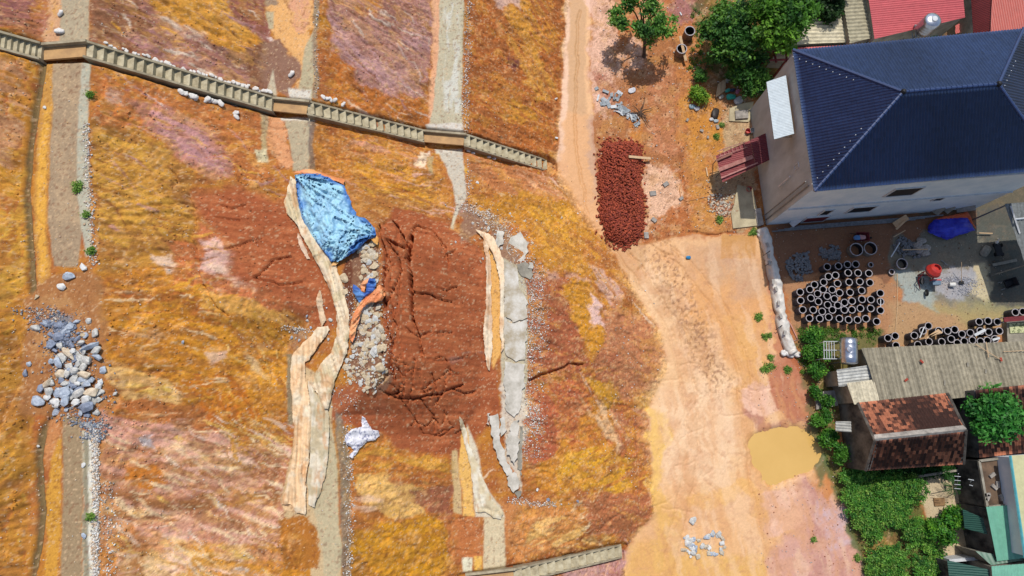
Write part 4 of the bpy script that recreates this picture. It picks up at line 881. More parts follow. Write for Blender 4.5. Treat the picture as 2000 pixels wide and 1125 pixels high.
# flat roof with blocks, dark alley walls, teal roofs
fr = [P(1910,900,3.0), P(1968,893,3.0), P(1980,984,3.0), P(1926,990,3.0)]
ft_ = thing('flat_roofed_house', ((fr[0]+fr[2])/2)[:2]+(0,), 'small house with dirty brown flat concrete roof and loose blocks on it', 'house')
MB().hexa([Vector((p.x, p.y, -.05)) for p in fr[::-1]], fr[::-1]).obj('wall', m_stain, ft_)
MB().hexa([p+Vector((0, 0, .005)) for p in [fr[i].lerp((fr[0]+fr[2])/2, .06) for i in (3, 2, 1, 0)]], [p+Vector((0, 0, .02)) for p in [fr[i].lerp((fr[0]+fr[2])/2, .06) for i in (3, 2, 1, 0)]]).obj('roof', mat('dirty_roof', (128,104,84), (84,70,58), .95, 1.2, .4, 20), ft_)
for i in range(4):
    a, b = fr[i], fr[(i+1) % 4]; d = b-a; MB().box((a+b)/2+Vector((0, 0, .09)), (d.length, .16, .18), math.atan2(d.y, d.x)).obj('parapet', m_concg, ft_)
for i, (x, y) in enumerate([(1938,928),(1948,946),(1942,951),(1928,966),(1929,972),(1956,972)]):
    tag(MB().box(P(x, y, 3.1), (.42, .22, .16), .6+i*.9).obj('concrete_block', m_ridge, None), 'loose concrete block lying on the dirty brown flat roof', 'block', 'blocks on the flat roof')
teal = (112,176,150)
shed('shed', [(1926,990),(1981,986),(2001,1090),(1947,1096)], [3.4,3.4,3.2,3.2], 'building with faded teal sheet roof below the brown flat roof', 'shed', teal, 0, m_metal, m_stain, rib=.3, amp=.012, jit=.05)
tb, _q = shed('shed', [(1974,890),(2120,880),(2140,1080),(2002,1090)], [4.6,4.2,4.2,4.6], 'taller building with cream and pale green sheet roof at the right edge', 'shed', (204,200,152), 0, m_metal, m_wallw, rib=.3, amp=.012, jit=.05)
MB().tube([P(1973,890,4.64), P(2002,1090,4.64)], .09, 5).obj('verge', mat('turquoise_trim', (96,180,190), (80,160,170)), tb)
shed('shed', [(1936,1106),(2120,1092),(2120,1200),(1944,1200)], [3.6,3.6,3.4,3.4], 'teal ribbed roof in the bottom right corner', 'shed', (124,186,160), 0, m_metal, m_concg, rib=.22, amp=.03, jit=.05)
shed('shed', [(1880,994),(1934,1018),(1938,1046),(1884,1032)], [1.9,2.9,2.9,1.9], 'small dark green ribbed lean-to against the teal-roofed building', 'lean-to', (40,84,72), 1, m_metal, m_stain, rib=.14, amp=.03, jit=.05)
shed('shed', [(1850,1094),(1930,1112),(1940,1170),(1858,1170)], [2.2,3.2,3.2,2.2], 'dark green ribbed lean-to roof at the bottom edge behind the white wall', 'lean-to', (40,88,76), 1, m_metal, m_stain, rib=.16, amp=.03, jit=.05)
shed('shed', [(1905,1076),(1975,1088),(2000,1094),(1936,1104)], [2.6,3.1,3.1,3.1], 'grey-green flat strip of roof between the two teal roofs', 'lean-to', (96,130,112), 0, m_metal, m_concg, rib=.3, amp=.01, jit=.05)
bw = MB().prism([P(1833,1086,0)[:2], P(1906,1080,0)[:2], P(1906,1086,0)[:2], P(1833,1092,0)[:2]], 0, 1.3).obj('boundary_wall', m_frame, None); tag(bw, 'low white-topped yard wall beside the dark green lean-to', 'wall')
bw = MB().prism([P(1836,1092,0)[:2], P(1846,1091,0)[:2], P(1852,1170,0)[:2], P(1838,1170,0)[:2]], 0, .9).obj('boundary_wall', m_concg, None); tag(bw, 'grey yard wall running down to the bottom edge by the bushes', 'wall')
bw = MB().prism([P(1882,1040,0)[:2], P(1946,1050,0)[:2], P(1950,1082,0)[:2], P(1890,1080,0)[:2]], 0, .35).obj('concrete_slab', m_stain, None); tag(bw, 'black-stained concrete slab between the dark green lean-to and the white wall', 'slab')
for (q, h_, lb) in [([(1868,905),(1873,905),(1888,1040),(1884,1040)], .5, 'low dark stained kerb wall along the east side of the pale courtyard'), ([(1560,838),(1570,760),(1574,760),(1566,840)], .0, ''),
   ([(1782,928),(1868,915),(1868,919),(1782,933)], .5, 'low wall along the top of the pale courtyard under the tiled house'), ([(1636,770),(1641,770),(1648,832),(1643,832)], .9, 'narrow mossy garden wall west of the old tiled house')]:
    if h_: tag(MB().prism([P(x, y, 0)[:2] for x, y in q], 0, h_).obj('garden_wall', m_concg, None), lb, 'wall')
tag(MB().prism([P(x, y, 0)[:2] for x, y in [(1822,973),(1843,972),(1845,987),(1824,988)]], .0, .12).obj('manhole_cover', mat('rust_brown_cover', (160,126,88), (130,100,70)), None), 'square brown cover set in the pale courtyard floor', 'cover')
tag(MB().prism([P(x, y, 0)[:2] for x, y in [(1590,766),(1632,762),(1634,792),(1592,800)]], .0, .25).obj('planter', m_ridge, None), 'pale broken concrete planter between shrubs west of the tiled house', 'planter')
an_ = thing('antenna', P(1866,950,0), 'thin rusty television antenna beside the dark alley', 'antenna')
MB().tube([P(1868,955,0), P(1872,925,3.4)], .03, 5).obj('mast', m_greysteel, an_)
for k in range(4): MB().tube([P(1864,930+k*8,3.2-k*.2), P(1876,931+k*8,3.2-k*.2)], .02, 4).obj('rod', m_frame, an_)
an2 = thing('antenna', P(1895,945,0), 'white television antenna standing over the dark alley, right of the palm', 'antenna')
MB().tube([P(1893,950,0), P(1897,937,3.0)], .03, 5).obj('mast', m_frame, an2); MB().tube([P(1891,936,3.0), P(1902,938,3.0)], .025, 4).obj('rod', m_frame, an2); MB().tube([P(1893,947,3.0), P(1900,949,3.0)], .025, 4).obj('rod', m_frame, an2)
# ---- steel tanks
def cyl(mb, a, b, r, n=28, caps=.12):
    a, b = Vector(a), Vector(b); d = (b-a).normalized(); M = d.to_track_quat('Z', 'Y').to_matrix(); L_c = (b-a).length
    prof = [(0, -caps), (r*.5, -caps*.85), (r*.85, -caps*.4), (r, 0)]
    for k in range(1, 5): z = L_c*k/5; prof += [(r, z-.02), (r+.004, z), (r, z+.02)]
    prof += [(r, L_c), (r*.85, L_c+caps*.4), (r*.5, L_c+caps*.85), (0.001, L_c+caps)]; return mb.lathe(prof, a, n, M)
tk = thing('water_tank', P(1658,690,0), 'shiny stainless steel tank lying on a stand by the corner of the grey roof', 'water tank')
cyl(MB(), P(1658,709,2.6), P(1657,662,2.6), .60).obj('tank_body', m_steel, tk, smooth=True)
p = P(1659,682,3.2); MB().lathe([(.2, 0), (.22, .03), (.2, .09), (.0, .1)], p-Vector((0, 0, .03)), 16).obj('lid', m_steel, tk)
for x, y in [(1645,668),(1672,668),(1646,706),(1673,706)]: p = P(x, y, 2.2); MB().tube([(p.x, p.y, 0), p], .05, 4).obj('leg', m_greysteel, tk)
rk = thing('metal_rack', P(1620,685,0), 'open white metal grille rack standing left of the lying steel tank', 'rack')
for k in range(5): MB().tube([P(1609+k*5,667,2.0), P(1610+k*5,701,2.0)], .025, 4).obj('bar', m_frame, rk)
for y in (667, 684, 701): MB().tube([P(1608,y,2.02), P(1640,y,2.02)], .03, 4).obj('rail', m_frame, rk)
for x, y in [(1609,668),(1609,700)]: p = P(x, y, 2); MB().tube([(p.x, p.y, 0), p], .03, 4).obj('leg', m_frame, rk)
tk2 = thing('water_tank', P(1788,72,0), 'upright stainless steel water tank on a dark tower beside the pinkish-red roof', 'water tank')
b_ = P(1803,58,4.2); cyl(MB(), b_, b_+Vector((0, 0, 1.3)), .62, caps=.2).obj('tank_body', m_steel, tk2, smooth=True)
MB().lathe([(.22, 0), (.24, .05), (.2, .12), (.0, .13)], b_+Vector((0, 0, 1.45)), 16).obj('lid', m_frame, tk2)
for sx in (-1, 1):
    for sy in (-1, 1): MB().tube([(b_.x+sx*.5, b_.y+sy*.5, 0), (b_.x+sx*.45, b_.y+sy*.45, 4.1)], .05, 4).obj('leg', m_greysteel, tk2)
for z in (1.2, 2.4, 3.6, 4.05): MB().tube([(b_.x+.5*c, b_.y+.5*s, z) for c, s in ((-1, -1), (1, -1), (1, 1), (-1, 1), (-1, -1))], .035, 4).obj('brace', m_greysteel, tk2)
ro = roof('corrugated_sheet', P(1810,76,1.5), P(1832,74,1.5), P(1830,54,1.5), P(1810,56,1.5), m_metal, None, flatcol((140,170,140), .1), .2, .03); tag(ro, 'small faded green corrugated sheet right of the upright steel tank', 'sheet')
ro = roof('corrugated_sheet', P(1866,66,1.6), P(1888,60,1.6), P(1884,40,1.6), P(1866,50,1.6), m_metal, None, flatcol((206,90,84), .1), .2, .03); tag(ro, 'small red corrugated sheet in the gap below the pinkish-red roof', 'sheet')
# ================================================================ OBJECTS ON THE SLOPE
import bmesh
def rockmesh(seed, n=16, sq=.75, sub=1):
    r = np.random.default_rng(seed); v = r.normal(size=(n, 3)); v /= np.linalg.norm(v, axis=1)[:, None]; v *= (1-.28*r.random((n, 1))); v[:, 2] *= sq
    bm = bmesh.new()
    for p in v: bm.verts.new(p)
    res = bmesh.ops.convex_hull(bm, input=bm.verts); bmesh.ops.delete(bm, geom=[g for g in res['geom_interior'] if isinstance(g, bmesh.types.BMVert)], context='VERTS')
    bmesh.ops.bevel(bm, geom=bm.edges[:], offset=.06, segments=1, affect='EDGES')
    me = bpy.data.meshes.new('rock'); bm.to_mesh(me); bm.free(); return me
stone_m = {k: mat('stone_'+k, c1, c2, .85, 2.2, .5, 9, .3, contrast=(.35, .62)) for k, c1, c2 in [('blue', (200,210,222), (146,158,176)), ('grey', (228,226,218), (178,178,176)), ('cream', (236,220,194), (190,170,144)), ('white', (240,240,236), (206,206,204)), ('dark', (160,170,190), (116,126,146)), ('beige', (226,206,172), (184,164,134)), ('pale', (224,212,190), (176,160,138))]}
RK = {k: [] for k in stone_m}
for k in stone_m:
    for i in range(7):
        me = rockmesh(hash(k) % 97 * 0+sum(map(ord, k))*10+i, 14+i); me.materials.append(stone_m[k]); RK[k].append(me)
def rock(name, v, rx, ry, rz_, ang, kind, label, cat, grp=None, i=None):
    o = bpy.data.objects.new(name, RK[kind][random.randrange(7) if i is None else i % 7]); link(o); o.location = Vector(v)+Vector((0, 0, rz_*.35)); o.scale = (rx, ry, rz_); o.rotation_euler = (random.uniform(-.25, .25), random.uniform(-.25, .25), ang)
    return tag(o, label, cat, grp)
def zb(L, ox, oy, sc): return [(ox+q[0]/sc, oy+q[1]/sc)+tuple(q[2:]) for q in L]
BIG = zb([(205,800,100,66,-.3,'blue','large blue-grey boulder at the lower left tip of the rock pile'), (170,790-640*0-0,0,0,0,'grey','')][:1], 40, 640, 5.625)
BIG += zb([(540,235,78,62,.2,'blue','blue boulder on the terrace path, middle of three above the rock pile'), (460,340,66,54,-.4,'white','white-faced boulder just below the blue one on the terrace path'), (700,130,44,62,.3,'white','pale boulder beside the grass tuft at the edge of the terrace path'), (170,790,66,56,0,'grey','rounded pale grey boulder alone at the left of the rock pile'), (180,450,50,28,.6,'beige','brownish elongated stone on the bank left above the rock pile'), (755,715,38,46,0,'grey','pointed grey stone alone right above the rock pile')], 40, 500, 5.625)
BIG += zb([(930,465,70,46,.35,'blue','blue-grey boulder alone at the right edge of the rock pile'), (545,285,118,52,-.6,'cream','long cream-coloured boulder at the top of the rock pile'), (60,500,30,66,0,'dark','dark upright stone alone in the bank at the left'), (100,400,36,34,0,'blue','small bluish stone just above the dark upright one at the left')], 40, 640, 5.625)
for x, y, rx, ry, a, k, lb in BIG:
    v = G(x, y); s_ = 1/5.625/37; rock('boulder', v, rx*s_, ry*s_, (rx+ry)/2*s_*.8, a, k, lb, 'boulder')
PILE = [(450,510,56,50,0,'cream'),(460,385,56,62,.5,'blue'),(750,360,78,46,-.4,'grey'),(710,435,48,50,0,'grey'),(730,520,82,42,0,'cream'),(600,560,58,52,.6,'grey'),(625,475,44,40,0,'grey'),(655,390,34,44,0,'grey'),(800,215,110,36,.45,'blue'),(710,260,46,48,.7,'grey'),(855,250,68,40,.3,'grey'),(870,330,60,34,-.4,'blue'),(330,600,36,74,-.7,'cream'),(355,700,56,50,0,'grey'),(230,670,50,52,0,'dark'),(435,730,56,62,0,'blue'),(535,710,84,66,.4,'blue'),(655,725,82,48,.5,'grey'),(820,720,76,54,0,'cream'),(760,790,56,58,.2,'white'),(640,820,56,36,0,'white'),(770,870,76,64,.5,'dark'),(700,870,50,46,0,'dark'),(540,800,60,66,0,'blue'),(395,810,66,48,-.4,'white'),(320,765,46,40,-.4,'white'),(430,850,30,28,0,'white'),(860,790,44,36,0,'grey'),(870,640,46,36,.5,'white'),(690,580,46,36,0,'blue'),(750,630,52,36,0,'blue'),(500,620,46,40,.4,'grey'),(590,190,32,46,0,'dark'),(690,170,42,34,.6,'grey'),(400,920,56,42,.3,'blue'),(850,930,46,34,.4,'grey'),(600,260,36,28,0,'white'),(460,200,40,36,0,'grey'),(680,940,40,34,0,'blue'),(740,960,34,30,0,'dark'),(520,900,34,26,0,'blue'),(560,430,50,46,0,'grey'),(660,610,38,30,0,'white'),(540,510,36,34,0,'grey'),(470,580,34,30,0,'dark'),(790,570,44,34,0,'blue'),(360,380,30,36,0,'blue'),(610,640,40,30,0,'dark'),(370,190,50,48,0,'dark'),(430,100,60,56,.4,'dark'),(350,80,44,40,0,'dark'),(500,40,50,40,.4,'blue'),(400,250,36,30,0,'dark'),(540,-10,60,40,.4,'blue'),(430,-30,40,34,0,'dark'),(280,-60,36,28,0,'blue'),(620,-60,40,26,.4,'blue'),(690,90,36,32,0,'beige'),(1040,725,34,18,.5,'grey'),(900,700,36,26,-.5,'grey')]
_co = {'blue': 'blue-grey', 'grey': 'grey', 'cream': 'cream', 'white': 'whitish', 'dark': 'dark slate', 'beige': 'beige'}
q = zb(PILE, 40, 640, 5.625); g = Gn([a[0] for a in q], [a[1] for a in q])
for a, v in zip(q, g):
    s_ = 1/5.625/33; x, y, rx, ry, an_, k = a; lb_r = '%s %s rock %s%s of the heap on the top terrace path' % ('large' if rx+ry > 115 else 'middling' if rx+ry > 82 else 'small', _co[k], 'at the upper ' if y < 690 else 'at the lower ' if y > 765 else 'in the middle, ', 'left' if x < 125 else 'right' if x > 165 else 'centre'); core = 1 if 95 < x < 195 and 660 < y < 800 else 0
    rock('boulder', Vector(v)+Vector((0, 0, core*random.uniform(0, .25))), rx*s_*1.05, ry*s_*1.05, (rx+ry)/2*s_*.85, an_, k, lb_r, 'boulder', 'rocks heaped on the terrace path')
for i in range(42):
    x, y = random.gauss(150, 24), random.gauss(735, 42); r = random.uniform(.12, .3)
    if not (95 < x < 200 and 640 < y < 812): continue
    rock('boulder', G(x, y), r*1.3, r, r*.8, random.random()*3, random.choice(['blue', 'grey', 'dark', 'grey', 'white']), 'half-hidden smaller rock low between the big ones of the heap', 'boulder', 'smaller rocks between the big ones of the heap')
for x, y, r, k, lb in [(357,668,6,'blue','single bluish stone on the ochre slope right of the rock pile'), (1049,956,6,'white','small white-topped stone below the cracked slab'), (1071,976,7,'dark','dark blue stone among pebbles below the cracked slab'), (1128,979,5,'dark','small dark green stone at the right, below the cracked slab'), (75,872,5,'grey','small grey stone in the drainage ditch'), (164,1046,8,'blue','bluish block on the lower edge of the terrace path'), (88,210,6,'white','white stone beside the ditch below the stairs'), (164,908,7,'white','whitish rock at the edge of the lower terrace path'),(1025,432,6,'cream','upright pale stone at the top of the broken rubble'),(932,357,6,'white','white stone on the orange slope above the rubble'),(646,625,6,'grey','round grey stone left of the long liner strip'),(1128,417,4,'white','white stone on the ochre slope left of the road'),(1097,425,4,'cream','small cream stone on the ochre slope')]:
    v = G(x, y); s_ = r/ (34 if x > 500 else 40); rock('stone', v, s_, s_*.8, s_*.7, random.random()*3, k, lb, 'stone')
# --- rubble of the broken berm beneath the blue tarp
RUBP = [(700,480),(730,476),(738,520),(736,560),(746,620),(752,680),(758,735),(748,768),(715,772),(680,745),(668,715),(686,690),(690,640),(700,600),(712,560),(700,530)]
def inside(px, py, poly): return sdf_poly(np.array([px]), np.array([py]), poly)[0] < 0
pts = []
while len(pts) < 290:
    x, y = random.uniform(660, 762), random.uniform(474, 775)
    if inside(x, y, RUBP): pts.append((x, y))
g = Gn([p[0] for p in pts], [p[1] for p in pts])
for i, ((x, y), v) in enumerate(zip(pts, g)):
    r = random.choice([3, 3.5, 4, 5, 6, 7.5] if y < 690 else [2.5, 3, 3.5, 4.5])/27
    rock('rubble_stone', Vector(v)+Vector((0, 0, r*.15)), r*1.25, r*.9, r*.4, random.random()*3.1, random.choice(['beige', 'beige', 'pale', 'grey']), 'beige broken masonry piece in the rubble band right of the long liner strip', 'rubble', 'beige rubble beside the liner strip', i)
for x, y, rx, ry in [(672,545,10,16),(674,570,11,9),(735,615,9,7),(726,672,12,10),(742,720,12,14),(715,500,9,7),(722,545,11,8)]:
    rock('masonry_chunk', G(x, y), rx/33, ry/33, .16, random.random(), 'beige', 'large flat beige masonry piece lying in the rubble band', 'rubble', 'large flat pieces in the rubble band')
pts = [(random.gauss(595, 16), random.gauss(655, 14)) for _ in range(14)]+[(random.gauss(690, 14), random.gauss(655, 12)) for _ in range(6)]
for x, y in pts[:14]: rock('rubble_stone', G(x, y), .13, .1, .09, random.random()*3, random.choice(['grey', 'blue', 'pale']), 'small grey stone heaped at the top edge of the upper liner sheet', 'stone', 'small stones at the top of the liner')
for k in range(46):
    x, y = random.gauss(962, 32), random.gauss(447+abs(random.gauss(0, 1))*3, 26)
    if y < 395: continue
    rock('rubble_stone', G(x, y), random.uniform(.06, .19), random.uniform(.06, .14), .09, random.random()*3, random.choice(['grey', 'pale', 'beige']), 'small grey stone in the rubble at the top of the broken terrace slab', 'rubble', 'rubble above the broken slab')
# --- broken concrete slabs of the first terrace
m_slab = mat('cracked_concrete', (222,216,204), (178,172,158), .9, 1.6, .35, 22)
def slab(poly, th, lift, label, tilt=(0, 0), name='concrete_slab', m=None, rag=.09, dens=5, grp=None):
    pts = []
    for i in range(len(poly)):
        a, b = poly[i], poly[(i+1) % len(poly)]; n = max(1, int(math.dist(a, b)/dens))
        for k in range(n): t = k/n; pts.append((a[0]+(b[0]-a[0])*t+random.gauss(0, rag*14), a[1]+(b[1]-a[1])*t+random.gauss(0, rag*14)))
    g = Gn([p[0] for p in pts], [p[1] for p in pts]); g[:, 2] = hgt(g[:, 0], g[:, 1])
    z = np.median(g[:, 2])*.6+g[:, 2]*.4; cx, cy = g[:, 0].mean(), g[:, 1].mean(); z = z+lift+(g[:, 0]-cx)*tilt[0]+(g[:, 1]-cy)*tilt[1]
    xy = [P(p[0], p[1], 0) for p in pts]; X, Y = Pn([p[0] for p in pts], [p[1] for p in pts], z); top = [(x, y, zz) for x, y, zz in zip(X, Y, z)]; n = len(top)
    if sum(top[i][0]*top[(i+1) % n][1]-top[(i+1) % n][0]*top[i][1] for i in range(n)) < 0: top = top[::-1]
    mb = MB().add([(x, y, zz-th) for x, y, zz in top]+top, [tuple(range(n-1, -1, -1)), tuple(range(n, 2*n))]+[(i, (i+1) % n, (i+1) % n+n, i+n) for i in range(n)])
    return tag(mb.obj(name, m or m_slab, None), label, 'slab', grp)
slab([(990,478),(1000,462),(1018,455),(1028,470),(1031,490),(1022,510),(1008,511),(992,500)], .2, .3, 'large rounded broken slab of pale concrete at the top of the damaged terrace', (.08, .1))
slab([(971,452),(984,450),(982,475),(972,486),(966,478)], .15, .2, 'small white slab piece left of the large rounded one')
slab([(1010,515),(1030,512),(1040,530),(1038,545),(1020,540),(1012,528)], .15, .12, 'greyish slab piece just below the large rounded one', m=m_concg)
slab([(1033,512),(1041,512),(1042,524),(1033,524)], .12, .3, 'tiny white square fragment at the right of the broken slabs')
slab([(980,508),(1000,514),(1012,530),(1014,560),(1030,590),(1029,622),(1004,628),(984,616),(983,560)], .25, .14, 'upper grey-white terrace slab beside the red clay', rag=.1, dens=5, m=mat('long_slab', (224,220,210), (168,152,122), .9, 1.1, .4, 18))
slab([(984,620),(1004,631),(1029,625),(1028,660),(1025,702),(1008,706),(988,694),(982,650)], .25, .15, 'middle grey-white terrace slab, next below the upper one', (0, .02), rag=.1, dens=5, m=bpy.data.materials['long_slab'])
slab([(986,706),(1024,712),(1022,760),(1016,800),(1003,815),(990,800),(984,745)], .25, .16, 'cracked middle piece of the terrace slab beside the red clay', (.03, 0))
slab([(1002,822),(1013,818),(1012,850),(1014,880),(1004,908),(990,885),(988,860),(996,838)], .22, .3, 'white slab piece in the middle of the cracked lower end', (.06, 0))
slab([(956,812),(972,808),(976,830),(975,860),(985,880),(990,900),(1003,925),(992,930),(976,905),(965,875),(958,845)], .22, .3, 'long white slab piece on the left of the cracked lower end', (-.08, .02))
slab([(977,818),(986,812),(988,840),(980,852),(976,840)], .2, .22, 'pinkish slab fragment wedged between the cracked white pieces')
slab([(990,932),(1005,922),(1014,942),(1012,955),(1002,962),(992,948)], .2, .24, 'white slab tip at the lower end of the cracked terrace', (.05, 0))
slab([(1015,830),(1021,835),(1020,880),(1018,930),(1012,915),(1010,890),(1015,860)], .2, .1, 'narrow pale slab strip at the right of the cracked lower end', m=m_concg)
slab([(952,808),(956,806),(955,830),(951,830)], .12, .25, 'thin cream sliver at the left of the cracked lower end')
slab([(1004,960),(1018,958),(1017,968),(1012,974)], .15, .12, 'small grey rock-like tip below the cracked slab', m=m_concg)
# --- staircases
m_step = mat('stair_concrete', (212,200,168), (160,146,116), .9, 2.2, .3, 30); m_swall = mat('stair_wall_concrete', (190,178,150), (146,132,108), .9, 1.6, .3, 30)
def flight(t, a, b, n, wd=.96, h=.32, wt=.12):
    """a bottom centre, b top centre"""
    a, b = Vector(a), Vector(b); d = Vector((b.x-a.x, b.y-a.y, 0)); L_s = d.length; d.normalize(); s_ = Vector((-d.y, d.x, 0)); rise = (b.z-a.z)/n; run = L_s/n; rz = math.atan2(d.y, d.x)
    for k in range(n):
        c = a+d*(run*(k+.5)); MB().box((c.x, c.y, a.z+rise*(k+1)-rise*.75-.05), (run*1.0-.004, wd-wt*2-.004, rise*1.5), rz).obj('step', m_step, t)
    for sg in (-1, 1):
        o = s_*sg*(wd/2-wt/2); w2 = s_*wt/2; lo, hi = a+o, b+o; mb = MB(); U_ = Vector((0, 0, h)); D_ = Vector((0, 0, -.6)); hh = U_ if sg*s_.y > 0 else U_*.75
        mb.hexa([lo-w2+D_, hi-w2+D_, hi+w2+D_, lo+w2+D_], [lo-w2+hh, hi-w2+hh, hi+w2+hh, lo+w2+hh]) if (d.x > 0) == (True) else mb.hexa([lo+w2+D_, hi+w2+D_, hi-w2+D_, lo-w2+D_], [lo+w2+hh, hi+w2+hh, hi-w2+hh, lo-w2+hh])
        mb.obj('side_wall', m_swall, t)
def landing(t, a, b, wd=.96, h=.22):
    a, b = Vector(a), Vector(b); d = (b-a); rz = math.atan2(d.y, d.x); c = (a+b)/2; s_ = Vector((-math.sin(rz), math.cos(rz), 0)); L_s = Vector((d.x, d.y, 0)).length
    MB().box((c.x, c.y, c.z-.1), (L_s, wd-.3, .16), rz).obj('landing', mat_landing, t)
    k = 1 if s_.y > 0 else -1
    MB().box(Vector((c.x, c.y, c.z+.02))+s_*k*(wd/2-.07), (L_s+.3, .14, h+.3), rz).obj('side_wall', m_swall, t)
mat_landing = mat('silted_landing', (212,168,112), (176,138,96), .7, 1.5, .1)
ua, ub = P(1068,325,0.0), P(906,275,6.0); uc, ud_ = P(828,268,6.05), P(600,213,12.5); ue, uf = P(534,206,12.55), P(168,99,19.5); ug, uh = P(84,104,19.6), G(-60,66,.1)
st1 = thing('staircase', ua, 'long concrete staircase with side walls climbing all four slopes at the top left', 'staircase')
flight(st1, ua, ub, 14); landing(st1, ub, uc); flight(st1, uc, ud_, 16); landing(st1, ud_, ue); flight(st1, ue, uf, 21); landing(st1, uf, ug); flight(st1, ug, uh, 12)
la, lb_ = P(1213,1075,0.0), P(1003,1124,6.0)
st2 = thing('staircase', la, 'short concrete staircase with side walls at the bottom edge leading to the silted road', 'staircase')
flight(st2, la, lb_, 14); landing(st2, lb_, P(915,1134,6.0))
# --- white sandbags
def bagmesh(seed, flat=.42):
    bm = bmesh.new(); bmesh.ops.create_uvsphere(bm, u_segments=12, v_segments=8, radius=1); r = np.random.default_rng(seed)
    for v in bm.verts:
        x, y, z = v.co; s_ = (1-abs(x)**4)*.35+.65; n = vnoise(np.array([x*2+5+seed]), np.array([y*2+z+5]), 300)[0]
        v.co = (math.copysign(abs(x)**.6, x)*(1+(n-.5)*.15), math.copysign(abs(y)**.7, y)*.62*s_*(1+(n-.5)*.4), z*flat*s_*(1+(n-.5)*.6))
    me = bpy.data.meshes.new('bag'); bm.to_mesh(me); bm.free(); me.polygons.foreach_set('use_smooth', np.ones(len(me.polygons), bool)); return me
m_bag = mat('woven_white_sack', (248,246,242), (214,206,198), .85, 3, .5, 12); BAG = [bagmesh(i) for i in range(5)]
for b in BAG: b.materials.append(m_bag)
def bag(x, y, s_, a, label, grp, dz=.1):
    o = bpy.data.objects.new('sandbag', random.choice(BAG)); link(o); o.location = G(x, y, dz); o.scale = (s_, s_, s_); o.rotation_euler = (random.uniform(-.3, .3), random.uniform(-.5, .5), a); return tag(o, label, 'sandbag', grp)
for i in range(40):
    t = i/39; x = 208+t*322; y = 83+t*97+(8*math.sin(t*3.1) if t > .3 else 2); 
    if i in (3, 6): continue
    bag(x+random.gauss(0, 2), y+random.gauss(0, 2)+ (4 if t < .35 else 0), random.uniform(.15, .24) if t > .3 else random.uniform(.1, .18), random.uniform(-.9, .3), 'white sandbag in the row along the upper side of the staircase', 'sandbags along the upper side of the staircase')
for x, y in [(355,181),(362,184),(378,190),(384,194),(405,196),(413,198),(421,200),(432,203),(458,207),(463,230),(462,222)]: bag(x, y, random.uniform(.2, .3), random.uniform(-1, 1), 'white sandbag below the lower side of the staircase', 'sandbags below the staircase')
for x, y in [(632,191),(640,194),(646,196),(655,197),(671,205)]: bag(x, y, .2, random.uniform(-1, 1), 'white sandbag above the second staircase flight', 'sandbags above the second flight')
for x, y in [(915,296),(924,300),(955,308),(965,311)]: bag(x, y, .16, 0, 'white sandbag below the lowest staircase flight', 'sandbags below the lowest flight')
bag(118,63,.26,.2,'flat crumpled white sack on the top terrace path above the stairs',None); bag(120,28,.2,.9,'small pale sack on the top terrace path near the upper edge',None)
bag(570,146,.25,.9,'white sack lying alone on the second terrace above the stairs',None); bag(1086,194,.13,.3,'tiny white sack beside the track at the foot of the first slope',None)
